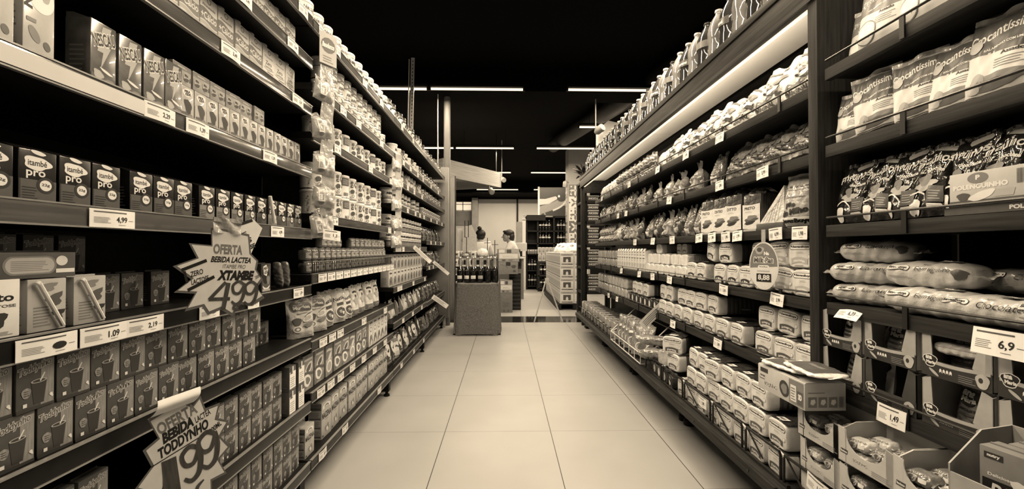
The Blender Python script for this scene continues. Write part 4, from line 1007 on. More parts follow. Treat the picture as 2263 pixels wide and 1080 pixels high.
K_CAKEB = flow(.11, .04, .03, FILML, d_plainb, 'small_cake_pack', 7, .008)
# --- bottles
def bottle(r, h, mat, capm, lab, name, text=None, n=18):
    m = MB(); m.lathe([(r * .55, 0), (r * .85, .004), (r * .97, .02), (r, .04), (r * .95, h * .3), (r * .9, h * .38), (r * .98, h * .46), (r, h * .58), (r * .93, h * .68), (r * .62, h * .82), (r * .34, h * .9), (r * .28, h * .94), (r * .3, h * .955), (r * .27, h * .96), (r * .27, h * .97)], mat, n, 0, r, 0)
    P = Print(m, lambda a, b, o: (r * math.sin(a / r), r - (r * 1.0 + o) * math.cos(a / r), b), True, .0012)
    if lab: P.rect(-r * 1.3, r * 1.3, h * .47, h * .6, lab)
    if text: P.text(text, 0, h * .535, r * 1.5, h * .06, PALE if lab in (DARK, DEEP, None) else INK, .04, .15)
    c = MB(); c.lathe([(r * .33, h * .958), (r * .34, h * .962), (r * .33, h * .998), (0, h)], capm, 14, 0, r, 0)
    return Kind(name, ('bottle_body', m), ('cap', c))
K_SODA = bottle(.055, .285, LIQ, LIDW, DARK, 'soft_drink_bottle', 'Guaraná'); K_SODA2 = bottle(.055, .285, LIQL, LIDW, None, 'soft_drink_bottle'); K_SODA3 = bottle(.055, .28, LIQ, LIDD, MID, 'soft_drink_bottle')
K_WINE = bottle(.04, .3, GLASSDK, LIDD, PALE, 'wine_bottle'); K_WINE2 = bottle(.04, .3, GLASSDK, LIDW, LIGHT, 'wine_bottle')
def champ(lab):
    r = .041; h = .31; m = MB(); m.lathe([(r * .8, 0), (r, .006), (r, .13), (r * .9, .155), (r * .55, .185), (r * .42, .205)], GLASSDK, 20, 0, r, 0)
    P = Print(m, lambda a, b, o: (r * math.sin(a / r), r - (r + o) * math.cos(a / r), b), True, .001)
    if lab: P.rect(-r * .8, r * .8, .045, .085, lab); P.lines(-r * .55, r * .5, .058, .07, 2, MID, .3)
    P.oval(0, .15, .004, .004, PALE, 8)
    f = MB(); f.lathe([(r * .5, .192), (r * .42, .21), (r * .36, .26), (r * .4, .272), (r * .37, .277), (r * .37, .3), (r * .42, .303), (r * .36, h), (0, h)], FOIL, 18, 0, r, 0)
    return Kind('sparkling_wine_bottle', ('bottle_body', m), ('foil_neck', f))
K_CHW = champ(WHITE); K_CHP = champ(None); K_CHG = champ(LIGHT)
# --- price tags
def pricetag(price, w=.078, h=.042, head=True, curl=.002):
    m = MB(); fn = lambda a, b, o: (a, -.0015 - o - curl * math.cos(a / w * 5), b)
    m.grid(lambda u, v: fn((u - .5) * w, v * h, 0), 6, 1, PAPER, False); m.grid(lambda u, v: fn((u - .5) * w, v * h, -.0008), 6, 1, PAPER, False, True)
    P = Print(m, fn, True, .0003, .00005)
    if head: P.lines(-w * .42, w * .3, h * .82, h * .89, 1, DARK, .9)
    P.lines(-w * .42, -w * .08, h * .25, h * .6, 5, MID, .35); P.text(price, w * .16, h * .45, w * .26, h * .36, INK, .018); P.lines(w * .33, w * .45, h * .42, h * .46, 1, DARK, .6); P.lines(w * .08, w * .26, h * .16, h * .2, 1, DARK, .5)
    return Kind('price_tag', ('price_tag', m))
TAGS = {}
def tagk(p, w=.078, h=.042):
    if (p, w, h) not in TAGS: TAGS[(p, w, h)] = pricetag(p, w, h)
    return TAGS[(p, w, h)]
# ================================================================== goods on the tin shelves
def yl(px, x=.84): return x * 942 / (1115 - px)
def yr(px, x=1.06): return x * 942 / (px - 1115)
SH = lambda z: z + .001
# near bay, from the bottom
def tods(xf, z, ys, where, grp):
    row(K_TOD, 'L', xf, z, ys, 'brown chocolate drink carton, ' + where + ', {} from the near end', 'carton', grp, .004, .03)
g = 'chocolate drink cartons on the black rails'
tods(.82, SH(.165), span(1.24, 1.70, 8), 'lower tier of the lowest shelf', g)
tods(.82, SH(.255), span(1.24, 1.70, 8), 'upper tier of the lowest shelf', g)
tods(.815, SH(.41), [.80, .866] + span(1.235, 1.555, 6), 'lower tier of the second shelf', g)
tods(.815, SH(.4995), [.80, .866] + span(1.235, 1.555, 6), 'upper tier of the second shelf', g)
tods(.815, SH(.667), span(.60, 1.38, 13), 'lower tier under the price strip shelf', g)
tods(.815, SH(.7565), span(.63, 1.41, 13), 'upper tier under the price strip shelf', g)
tods(.93, SH(.667), span(1.46, 1.67, 4), 'set back beside the cereal bag', g)
tods(.93, SH(.887), [.95, 1.02, 1.085, 1.17], 'front row beside the two cartons with straws', g)
tods(1.0, SH(.887), [.86, .935, 1.005], 'lower of the back row by the lying box', g)
tods(1.0, SH(.9765), [.86, .935, 1.005], 'upper of the back row by the lying box', g)
for tier, z in (('lower', .41), ('upper', .5025)):
    row(K_WBOX, 'L', .80, SH(z), [1.63, 1.70], 'small white fronted drink carton beside the brown cartons, ' + tier + ' tier, {} from the near end', 'carton', 'white fronted small cartons')
onshelf(K_WHT, 'L', .83, .715, SH(.887), 'white lactose-free carton standing in front of the lying biscuit box', 'carton')
row(K_STRAW, 'L', .83, SH(.887), [.79, .87], 'pale drink carton with a slanting straw on its back, {} from the near end', 'carton', 'cartons with straws')
onshelf(K_BISC, 'L', .83, .775, SH(.983), 'dark biscuit box lying across the cartons with straws', 'box')
row(K_PIRD, 'L', .83, SH(.887), [1.385, 1.5], 'dark kids drink carton behind the white starburst sign, {} from the near end', 'carton', 'dark kids drink cartons')
K_STIX = Kind('straw_packet', ('packet', flow(.1, .035, .02, FILMM, d_plainb, 'x', 9, .006).parts[0][1]))
for i, a in enumerate((.25, .12)):
    onshelf(K_STIX, 'L', .83, 1.60 + i * .05, SH(.887) + .05, 'clear packet of straws leaning beside the dark kids carton, %s from the near end' % ORD[i], 'packet', 'straw packets', roll=PI / 2 - a)
# protein cartons
row([K_ITA1, K_ITA1, K_ITA1, K_ITA1], 'L', .825, SH(1.115), [.70, .768, .833, .90, .985, 1.05, 1.11], 'black protein drink carton with a white cloud label, {} from the near end', 'carton', 'black protein drink cartons', .004, .04)
row([K_ITA2, K_ITA2, K_ITA2, K_ITA2, K_ITA1, K_ITA2, K_ITA1], 'L', .825, SH(1.115), [1.2, 1.265, 1.335, 1.40, 1.465, 1.53, 1.60, 1.66, 1.72], 'black protein drink carton with a paler base, {} of those over the starburst sign', 'carton', 'black protein drink cartons', .004, .04)
k = MB(); k.tube([(-.016, -.004, .1), (.014, -.004, .01)], .006, WIREWHT, 8)
onshelf(Kind('drinking_straw', ('drinking_straw', k)), 'L', .80, 1.475, SH(1.115), 'white wrapped straw leaning across the black protein cartons', 'straw')
onshelf(K_MUCB, 'L', 1.0, 1.70, SH(1.115), 'pale round tin standing behind the black protein cartons', 'tin')
# grey foil cartons and kids cartons
row(K_NPALE, 'L', .835, SH(1.365), [.645, .71, .775], 'tall pale foil carton at the near end of the bright rail shelf, {} in its row', 'carton', 'pale foil cartons', .003)
row(K_NESC, 'L', .835, SH(1.365), [.90, .965, 1.03, 1.088], 'tall shiny grey cocoa drink carton with a lightning bolt, {} from the near end', 'carton', 'grey cocoa drink cartons', .004, .05)
row(K_PIR, 'L', .84, SH(1.365), span(1.14, 1.74, 13), 'small kids drink carton standing on the bright rail shelf, {} from the near end', 'carton', 'small kids drink cartons', .003, .03)
row(K_PIRL, 'L', .845, SH(1.468), [1.13, 1.2, 1.27, 1.34, 1.41, 1.48], 'kids drink carton lying on its side on the standing ones, {} from the near end', 'carton', 'lying kids drink cartons', .004, .06)
# milk
row(K_CAL, 'L', .855, SH(1.622), span(.93, 1.475, 8), 'calcium milk carton with grey wave band on the lower milk shelf, {} from the near end', 'carton', 'calcium milk cartons', .003, .02)
row(K_ZER, 'L', .855, SH(1.622), span(1.555, 1.71, 3), 'paler lactose-free milk carton on the lower milk shelf, {} from the near end', 'carton', 'lactose-free milk cartons', .003, .03)
row(K_CALS, 'L', .855, SH(1.815), span(1.03, 1.71, 10), 'calcium milk carton on the upper milk shelf, {} from the near end', 'carton', 'calcium milk cartons', .003, .02)
onshelf(K_CER, 'L', .83, 1.62, SH(1.99), 'pale box at the near end of the top shelf beside the tins', 'box')
# --- second bay
g = 'pale tins on the top shelf'
row(K_NEST, 'L', .835, SH(1.99), [1.735, 1.86, 1.97, 2.075, 2.18, 2.27], 'pale formula tin with outlined lettering on the top shelf, {} from the near end', 'tin', g, .004, .1, rz=.5)
onshelf(K_BIGTIN, 'L', .93, 2.3, SH(1.99), 'largest pale tin standing behind the row on the top shelf', 'tin')
row(K_NESQ, 'L', .835, SH(1.99), [2.38, 2.5, 2.62, 2.72, 2.82, 2.93, 3.03], 'pale tin with dark cursive lettering on the top shelf, {} from the big tin', 'tin', g, .004, .2, rz=.5)
for tier, z in (('lower', 0), ('upper', .1075)):
    row([K_NEST2, K_NEST2], 'L', .84, SH(1.73) + z, span(2.05, 3.0, 11) if not z else span(2.05, 2.9, 10), 'pale milk formula tin on the second shelf from the top, ' + tier + ' tier, {} from the near end', 'tin', 'stacked formula tins', .004, .2, rz=.45)
row([K_MUC, K_MUC, K_MUC, K_MUCB], 'L', .84, SH(1.525), [2.0, 2.1, 2.2, 2.315, 2.43, 2.545, 2.66, 2.77, 2.9, 3.01], 'baby cereal tin in the single row, {} from the near end', 'tin', 'baby cereal tins in a single row', .003, .15, rz=.5)
for tier, z in (('lower', 0), ('upper', .1225)):
    row([K_MUC, K_MUC, K_MUC, K_MUCB], 'L', .84, SH(1.185) + z, [1.98, 2.09, 2.2, 2.31, 2.42, 2.56, 2.68, 2.8, 2.91], 'baby cereal tin in the double stack, ' + tier + ' tier, {} from the near end', 'tin', 'double stacked baby cereal tins', .003, .2, rz=.5)
for tier, z in (('lowest', 0), ('middle', .057)):
    row(K_JAR, 'L', .835, SH(.93) + z, span(1.86, 3.0, 18), 'small glass baby food jar, ' + tier + ' tier behind the wire fence, {} from the near end', 'jar', 'baby food jars', .004)
row(K_JAR, 'L', .835, SH(.93) + .114, [2.02, 2.08, 2.14, 2.2] + span(2.4, 2.98, 9), 'small glass baby food jar, top tier above the wire fence, {} from the near end', 'jar', 'baby food jars', .004)
row([K_MUCBAG], 'L', .865, SH(.65), [1.86, 2.0], 'pale cereal bag with an oval brown badge at the near end, {} in its row', 'bag', 'cereal bags', rz=.5, lean=-.08)
row([K_NESTBAG, K_NESTBAG, K_NESTBAG2], 'L', .85, SH(.65), [2.13, 2.26, 2.37], 'cereal bag with big outlined lettering, {} from the near end', 'bag', 'cereal bags', .01, .1, rz=.25, lean=-.1)
row(K_GRAIN, 'L', .85, SH(.65), [2.49, 2.61, 2.75, 2.9], 'pale grain cereal bag with a darker foot, {} from the near end', 'bag', 'cereal bags', .01, .15, rz=.15, lean=-.08)
row([K_CER, K_CER, K_CER2], 'L', .825, SH(.44), [1.825, 1.935, 2.04, 2.14, 2.235, 2.335, 2.44, 2.54], 'porridge cereal box with pale bowls on it, {} from the near end', 'box', 'porridge cereal boxes', .006, .05)
row(K_TALL, 'L', .82, SH(.44), [2.645, 2.725, 2.805, 2.885, 2.965], 'tall narrow cereal box in the far group, {} from the near end', 'box', 'tall narrow cereal boxes', .003, .02)
row(K_MZS, 'L', .825, SH(.165), [1.83], 'small corn starch box alone at the near end of the bottom shelf', 'box', None)
row(K_MZS, 'L', .91, SH(.165), [1.84, 1.93], 'small corn starch box in the back row of the bottom shelf, {} from the near end', 'box', 'small corn starch boxes')
row(K_MZ, 'L', .83, SH(.165), [2.02, 2.13, 2.24, 2.35, 2.47, 2.58, 2.69, 2.8, 2.91, 3.01], 'tall corn starch box with black lettering on the bottom shelf, {} from the near end', 'box', 'corn starch boxes', .008, .04)
# --- third and fourth bays
row([K_COF, K_COF, K_CHOC], 'L', .835, SH(1.99), span(3.15, 4.3, 11), 'dark lidded jar or tin on the top shelf of the third bay, {} from the near end', 'jar', 'dark lidded jars', .004)
row([K_CHOC, K_CHOC2], 'L', .835, SH(1.99), span(4.45, 5.58, 11), 'dark patterned tin on the top shelf of the last bay, {} from the near end', 'tin', 'dark patterned tins', .004, .3)
row([K_NESQ, K_NEST, K_CHOC], 'L', .84, SH(1.73), span(3.35, 4.3, 9), 'tin on the second shelf of the third bay, {} from the near end', 'tin', 'mixed tins', .004, .3)
row([K_CHOC, K_CHOC2], 'L', .84, SH(1.73), span(4.45, 5.58, 11), 'dark tin on the second shelf of the last bay, {} from the near end', 'tin', 'dark patterned tins', .004, .3)
row([K_NESQ, K_NESQ, K_NESQ, K_CHOC], 'L', .84, SH(1.555), span(3.3, 4.3, 9), 'tin on the third shelf of the third bay, {} from the near end', 'tin', 'mixed tins', .004, .3)
row([K_CHOC2, K_CHOC], 'L', .84, SH(1.555), span(4.45, 5.58, 11), 'dark tin on the third shelf of the last bay, {} from the near end', 'tin', 'dark patterned tins', .004, .3)
row(K_NIN, 'L', .84, SH(1.37), [3.2, 3.32, 3.44, 3.56, 3.68, 3.8, 4.02, 4.2], 'plain pale powdered milk tin with black lettering, {} from the near end', 'tin', 'plain powdered milk tins', .003, .2, rz=.4)
row(K_CHOC2, 'L', .84, SH(1.37), span(4.45, 5.58, 11), 'small tin with a pale lid on the fourth shelf of the last bay, {} from the near end', 'tin', 'dark patterned tins', .003, .2)
for tier, z in (('lower', 0), ('upper', .1205)):
    row(K_NIN2, 'L', .84, SH(1.055) + z, span(3.18, 4.3, 11), 'two-tone powdered milk tin, ' + tier + ' tier, {} from the near end', 'tin', 'two-tone powdered milk tins', .003, .2, rz=.4)
    row(K_ITAL, 'L', .835, SH(.76) + z * .99, span(3.15, 4.3, 11), 'two-tone powdered milk box, ' + tier + ' tier, {} from the near end', 'box', 'two-tone powdered milk boxes', .003, .02)
row([K_DBAG2, K_WBAG, K_DBAG2], 'L', .845, SH(.50), span(3.2, 4.3, 9), 'mixed small bag behind the low fence, {} from the near end', 'bag', 'small bags of the third bay', .01, .3, lean=-.1)
row([K_DBAG, K_DBAG, K_WBAG], 'L', .84, SH(.165), span(3.18, 4.3, 10), 'dark bag with a pale oval on the bottom shelf, {} from the near end', 'bag', 'dark bags on the bottom shelf', .01, .2, lean=-.1, scale=1.25)
for z, nm in ((1.125, 'fifth'), (.86, 'sixth'), (.49, 'seventh'), (.165, 'bottom')):
    row([K_PKT, K_PKT2], 'L', .84, SH(z), span(4.46, 5.58, 11), 'dark packet on the ' + nm + ' shelf of the last bay, {} from the near end', 'packet', 'dark packets of the last bay', .012, .3, lean=-.08, scale=1.2)
# --- price tags of the tin shelves
def tl(y, z, price, what, w=.078, h=.036, side='L', xf=None, **kw):
    kn = tagk(price, w, h)
    x = (XL - .0035 if side == 'L' else XR - .012) if xf is None else xf
    onshelf(kn, side, x, y, z - (.0365 if side == 'L' else .04), what, 'price tag', 'shelf price tags', **kw)
for y, z, p, wt, w in ((.86, .887, '1.09', 'price tag reading 1.09 on the long strip under the straw cartons', .1), (.755, .887, '', 'blank looking price tag at the near end of the long strip', .1), (.955, .887, '2,19', 'price tag reading 2,19 at the far end of the long strip', .1),
                       (1.16, .887, '1,69', 'price tag reading 1,69 under the white starburst sign', .078), (1.36, .887, '79', 'price tag ending in 79 at the tip of the starburst sign', .06), (1.655, .887, '1,39', 'price tag reading 1,39 under the straw packets', .08),
                       (.875, 1.115, '4,99', 'price tag reading 4,99 under the black protein cartons', .1), (1.50, 1.115, '4,99', 'price tag reading 4,99 over the dark kids cartons', .085), (.99, 1.365, '2,29', 'price tag reading 2,29 under the grey cocoa cartons', .088), (1.11, 1.365, '1,39', 'price tag reading 1,39 where the small kids cartons start', .082),
                       (1.45, 1.365, '1,39', 'price tag reading 1,39 under the far small kids cartons', .085), (1.24, 1.622, '3,49', 'price tag reading 3,49 under the calcium milk', .085), (1.64, 1.622, '3,29', 'price tag reading 3,29 under the lactose-free milk', .085), (1.3, 1.815, '3,49', 'price tag on the upper milk shelf, first from the near end', .08), (1.6, 1.815, '3,49', 'price tag on the upper milk shelf, second from the near end', .08), (1.68, 1.99, '5,79', 'price tag on the top shelf under the pale box', .075)):
    tl(y, z, p or ' .', wt, w)
GLAREM = M('rail_glare_pale', .6, .35, noise=.1, scale=5)  # lamp glare on the shiny rail, put into a pale colour
b = MB(); b.box(-.0012, 0, 0, .34, 0, .03, GLAREM); o = put(Kind('rail_glare_strip', ('rail_glare_strip', b)), (-XL + .0036, .66, 1.365 - .034), (0, 0, 0), 'long blank pale strip in the bright rail under the tall foil cartons', 'strip')
pr = ['5,79', '3,28', '7,89', '4,88', '8,39']
for z, ys, nm in ((1.99, [1.86, 2.02, 2.42, 2.75], 'top shelf'), (1.73, [2.1, 2.32, 2.75], 'second shelf'), (1.525, [2.03, 2.53, 2.98], 'third shelf'), (1.185, [2.0, 2.95], 'double tin shelf'), (.65, [1.88, 1.98, 2.075, 2.42, 2.85], 'cereal bag shelf'),
                  (.44, [1.86, 1.965, 2.08, 2.24, 2.42, 2.62, 2.85], 'porridge box shelf'), (.165, [1.88, 2.14, 2.72], 'corn starch shelf')):
    for i, y in enumerate(ys): tl(y, z, pr[(i + int(z * 100)) % 5], 'price tag on the %s of the second bay, %s from the near end' % (nm, ORD[i]))
for i, y in enumerate(span(1.87, 3.02, 13)): tl(y, .93, pr[i % 5], 'price tag in the tight row under the baby food jars, %s from the near end' % ORD[i], .085, .036)
for z, ys, nm in ((1.99, [3.3, 3.7], 'top shelf'), (1.73, [3.35, 3.6, 3.9, 4.15], 'second shelf'), (1.555, [3.3, 3.5, 3.75, 4.1], 'third shelf'), (1.37, [3.2, 3.5, 3.8, 4.0, 4.2], 'fourth shelf'), (1.055, [3.35, 4.0], 'two-tone tin shelf'), (.76, [3.2, 3.28, 3.72, 4.25], 'two-tone box shelf'), (.5, [3.35, 3.7, 4.1], 'fenced shelf'), (.165, [3.3, 3.75, 4.2], 'bottom shelf')):
    for i, y in enumerate(ys): tl(y, z, pr[(i + int(z * 100)) % 5], 'small price tag on the %s of the third bay, %s from the near end' % (nm, ORD[i]), .07)
for z, ys, nm in ((1.73, [4.6, 5.1], 'second shelf'), (1.37, [4.6, 5.0, 5.4], 'fourth shelf'), (1.125, [4.6, 4.9, 5.3], 'fifth shelf'), (.86, [4.5, 4.75], 'sixth shelf')):
    for i, y in enumerate(ys): tl(y, z, pr[(i + int(z * 100)) % 5], 'small price tag on the %s of the last bay, %s from the near end' % (nm, ORD[i]), .07)
# --- hanging strips with clear bags
def d_barcode(P, w, h):
    P.rect(-w * .34, -w * .08, h * .2, h * .75, PALE); P.bars(-w * .3, -w * .12, h * .25, h * .5, 9, DARK); P.lines(-w * .3, -w * .12, h * .55, h * .7, 3, MID, .4); P.oval(-w * .2, h * .12, w * .12, h * .06, MID, 10, 0, .15)
K_HANG = [pouch(.1, .095, .05, FILM, d_barcode, 'hanging_clear_bag', seed=101 + i, wr=.6, foot=False, split=False) for i in range(3)]
def clip(x, y, z0, z1, bags, header, lab, bl, grp, rz):
    m = MB(); m.grid(lambda u, v: ((u - .5) * .06 + .004 * math.sin(v * 30), .003 * math.sin(v * 17), z0 + (z1 - z0) * v), 2, 40, FILM); m.grid(lambda u, v: ((u - .5) * .06 + .004 * math.sin(v * 30), .003 * math.sin(v * 17) + .001, z0 + (z1 - z0) * v), 2, 40, FILM, flip=True)
    parts = [('plastic_strip', m)]
    if header:
        h = MB(); h.box(-.04, .04, -.004, -.002, z1 - .13, z1, CARDL); P = Print(h, lambda a, b, o: (a, -.004 - o, b)); P.oval(0, z1 - .05, .034, .032, DARK, 8); P.text('Bauducco', 0, z1 - .05, .058, .022, PALE, .05, .2); P.lines(-.025, .025, z1 - .12, z1 - .09, 3, MID, .4)
        parts.append(('header_card', h))
    put(Kind('clip_strip', *parts), (x, y, 0), (0, 0, PI / 2 - rz), lab, 'clip strip', 'hanging clip strips')
    for i, z in enumerate(bags):
        o = put(K_HANG[i % 3], (x + .012 * math.cos(rz), y - .03, z), (RND.uniform(-.12, .05), RND.uniform(-.12, .12), PI / 2 - rz + RND.uniform(-.2, .2)), bl.format(ORD[i]), 'bag', grp)
clip(-.735, 1.775, 1.11, 1.93, [1.64, 1.49, 1.34, 1.21, 1.085], True, 'clip strip with a printed header card hanging between the first two bays', 'clear bag on the clip strip with the header card, {} from the top', 'bags on the first clip strip', .55)
clip(-.765, 3.09, 1.02, 1.72, [1.60, 1.46, 1.31, 1.17, 1.05], False, 'plain clip strip hanging where the third bay begins', 'clear bag on the plain clip strip, {} from the top', 'bags on the second clip strip', .5)
kk = tagk('1,3'); put(kk, (-.70, 1.74, 1.072), (-.1, .1, PI / 2 - .6), 'price tag hanging under the lowest clear bag of the strip', 'price tag', 'shelf price tags')
# --- paper flags sticking into the aisle
def flag(x, y, z, L, h, ry, lab):
    m = MB(); m.grid(lambda u, v: (u * L, .006 * math.sin(u * 5), (v - .5) * h), 8, 2, PAPER); m.grid(lambda u, v: (u * L, .006 * math.sin(u * 5) + .0008, (v - .5) * h), 8, 2, PAPER, flip=True)
    P = Print(m, lambda a, b, o: (a, .006 * math.sin(a / L * 5) - o, b), True); P.lines(L * .1, L * .9, -h * .3, h * .35, 4, DARK, .35)
    put(Kind('paper_flag', ('paper_flag', m)), (x, y, z), (0, ry, .15), lab, 'sign', 'paper shelf flags')
flag(-.79, 3.72, 1.06, .2, .034, .75, 'pale paper flag slanting out from the two-tone tin shelf')
flag(-.79, 4.75, .9, .22, .034, .7, 'pale paper flag slanting out from the last bay, higher one')
flag(-.79, 4.7, .52, .2, .05, .62, 'crumpled paper flag hanging low on the last bay')
# --- the two hand painted starburst offers
def starburst(o, name):
    m = MB(); n = len(o)
    m.prism(o, lambda a, b: (a, 0, b), lambda a, b: (a, .0012, b), POSTEDGE)
    return m
def brush9(P, cx, cy, s, wd):
    P.stroke([(cx + .28 * s, cy + .38 * s), (cx + .05 * s, cy + .5 * s), (cx - .2 * s, cy + .32 * s), (cx - .14 * s, cy + .02 * s), (cx + .1 * s, cy - .02 * s), (cx + .27 * s, cy + .25 * s), (cx + .3 * s, cy + .4 * s)], wd, BRUSH)
    P.stroke([(cx + .3 * s, cy + .42 * s), (cx + .33 * s, cy + .05 * s), (cx + .22 * s, cy - .35 * s), (cx - .02 * s, cy - .5 * s), (cx - .22 * s, cy - .36 * s)], [wd, wd * 1.3, wd * 1.2, wd, wd * .7], BRUSH)
A = [(-.02, .118), (.062, .108), (.072, .05), (.098, .028), (.094, .0), (.118, -.03), (.1, -.055), (.128, -.088), (.088, -.112), (.05, -.105), (.028, -.14), (-.008, -.118), (-.045, -.132), (-.062, -.108), (-.108, -.118), (-.085, -.07), (-.14, -.066), (-.098, -.03), (-.148, .005), (-.088, .03), (-.112, .07), (-.05, .068), (-.055, .118)]
m = starburst(A, 'a'); inner = [(x * .93, y * .93 + .001) for x, y in A]
P = Print(m, lambda a, b, o: (a, -o, b)); P.star(inner, POSTER)
P.text('OFERTA', .0, .058, .088, .03, MID, .05); P.text('BEBIDA LACTEA', .012, .028, .122, .018, INK, .04, .3); P.text('ITAMBE PRO', .022, .008, .07, .012, INK, .0, .2); P.text('XTAMBE', .03, -.018, .115, .03, INK, .07, .25)
P.text('ZERO', -.085, -.012, .036, .015, INK, .02, .2, .3); P.text('LACTOSE', -.074, -.032, .05, .014, INK, .02, .2, .3); P.stroke([(-.125, -.005), (-.06, .024)], .009, INK, 1); P.stroke([(-.118, -.008), (-.108, -.04)], .007, INK, 1); P.stroke([(-.105, -.06), (-.035, -.022)], .009, INK, 1); P.text('200ML', .1, -.02, .022, .01, INK, .0, .2, .5)
P.stroke([(.0, -.038), (-.045, -.088)], .01, BRUSH, 1); P.stroke([(-.046, -.087), (.016, -.087)], .01, BRUSH, 1); P.stroke([(.008, -.04), (-.002, -.116)], .013, BRUSH, 1); brush9(P, .036, -.07, .068, .0085); brush9(P, .076, -.072, .07, .0085)
P.stroke([(.05, -.108), (.034, -.106), (.03, -.117), (.048, -.122)], [.004, .009, .009, .003], BRUSH)
t = MB(); t.grid(lambda u, v: ((u - .5) * .085 - .008, -.002 - .004 * math.sin(u * 9 + v * 5), .105 + .045 * v), 10, 5, FILM); t.box(-.05, .035, -.003, .001, .138, .15, FILM)
put(Kind('offer_sign', ('starburst_card', m), ('clear_sleeve', t)), (-.705, 1.095, .985), (0, .06, PI / 2 - .62), 'white starburst offer sign with painted 4,99 hanging from the protein carton shelf', 'sign', 'hand painted offers', (.76, 1, .86))
m = MB(); B2 = [(-.055, -.03), (-.02, .02), (.03, .055), (.06, .03), (.03, -.05), (-.03, -.08)]
m.prism(B2, lambda a, b: (a, 0, b), lambda a, b: (a, .001, b), POSTER); P = Print(m, lambda a, b, o: (a, -o, b)); P.text('DLE', -.005, .0, .05, .012, INK, .03, .2, .5); P.text('CIBES', .005, -.018, .06, .014, INK, .04, .2, .5); P.text('LACTOSE', .012, -.036, .07, .013, INK, .04, .2, .5); P.stroke([(-.01, .032), (.03, .05)], .008, INK, 1)
put(Kind('offer_sign', ('offer_sign', m)), (-.735, 1.2, 1.07), (0, .05, PI / 2 - .5), 'crumpled white handwritten card tucked behind the starburst sign', 'sign')
B = [(-.078, .112), (.0, .13), (.03, .105), (.052, .122), (.06, .085), (.1, .085), (.085, .05), (.118, .03), (.088, .0), (.112, -.04), (.076, -.06), (.092, -.105), (.05, -.105), (.046, -.14), (0, -.135), (-.04, -.16), (-.058, -.125), (-.11, -.12), (-.085, -.07), (-.128, -.035), (-.085, -.0), (-.098, .045), (-.062, .06)]
m = starburst(B, 'b'); P = Print(m, lambda a, b, o: (a, -o, b)); P.star([(x * .93, y * .94) for x, y in B], POSTER)
P.text('OFERTA', -.012, .088, .1, .03, MID, .04, .0, .2); P.text('BEBIDA', -.016, .06, .08, .026, INK, .06, .3, .2); P.text('LACTEA', .05, .07, .042, .016, INK, .02, .1, .2); P.text('TODDYNHO', -.002, .034, .13, .026, INK, .045, .3, .2); P.text('200ML', .078, .028, .036, .014, INK, .02, .2, .35); P.stroke([(-.085, .0), (.07, .026)], .0025, INK, 1)
P.stroke([(-.05, .0), (-.055, -.06), (-.075, -.085)], .026, BRUSH, 3); P.stroke([(-.04, .0), (-.04, -.13)], .024, BRUSH, 3); brush9(P, .002, -.035, .085, .012); brush9(P, .048, -.02, .09, .012); P.stroke([(.03, -.09), (.012, -.1), (.01, -.115), (.03, -.118)], [.004, .01, .01, .003], BRUSH)
c = MB(); c.grid(lambda u, v: ((u - .5) * .105 - .02 + .02 * v, .0 - .016 * math.sin(v * PI * .9), .113 + .034 * v), 8, 8, POSTER); c.grid(lambda u, v: ((u - .5) * .105 - .02 + .02 * v, .0012 - .016 * math.sin(v * PI * .9), .113 + .034 * v), 8, 8, POSTER, flip=True)
put(Kind('offer_sign', ('starburst_card', m), ('curled_top', c)), (-.705, .965, .588), (-.02, -.12, PI / 2 - .55), 'white starburst offer sign with painted 1,99 among the brown cartons', 'sign', 'hand painted offers', (.76, 1, .9))
# ================================================================== goods on the bread rack
# bottles along the top
row([K_SODA, K_SODA2, K_SODA3, K_SODA2], 'R', 1.065, 2.005, [1.6 + .121 * i for i in range(34)], 'soft drink bottle in the front row on top of the rack, {} from the near end', 'bottle', 'soft drink bottles on the rack', .004, .5)
row([K_SODA2, K_SODA], 'R', 1.19, 2.005, [1.68 + .125 * i for i in range(12)], 'soft drink bottle in the back row on top of the rack, {} from the near end', 'bottle', 'soft drink bottles on the rack', .004, .5)
# shelf 1: pale bun bags in the light
g = 'pale bun bags under the light'
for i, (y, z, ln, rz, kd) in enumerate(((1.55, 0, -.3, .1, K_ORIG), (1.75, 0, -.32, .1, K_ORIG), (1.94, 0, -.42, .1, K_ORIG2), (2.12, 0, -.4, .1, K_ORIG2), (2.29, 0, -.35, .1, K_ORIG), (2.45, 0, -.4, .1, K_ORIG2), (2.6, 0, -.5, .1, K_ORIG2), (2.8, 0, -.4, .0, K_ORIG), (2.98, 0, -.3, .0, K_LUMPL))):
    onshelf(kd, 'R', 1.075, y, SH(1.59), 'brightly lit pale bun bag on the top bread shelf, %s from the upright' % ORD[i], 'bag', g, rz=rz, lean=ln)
for i, y in enumerate(span(3.15, 4.1, 9)):
    for t, z in (('lower', 0), ('upper', .078)):
        onshelf([K_SML, K_LUMPD][(i + (t == 'upper')) % 2] if False else K_SML, 'R', 1.07 + RND.uniform(0, .01), y, SH(1.59) + z, 'small glossy bun pack on the lit shelf, %s tier, %s from the near end' % (t, ORD[i]), 'bag', 'small glossy bun packs', rz=RND.uniform(-.2, .2))
row(K_LUMPL, 'R', 1.07, SH(1.59), span(4.27, 4.77, 5), 'white bun bag at the far end of the lit shelf, {} from the near end', 'bag', 'white bun bags', .01, .2, lean=-.25, scale=1.2)
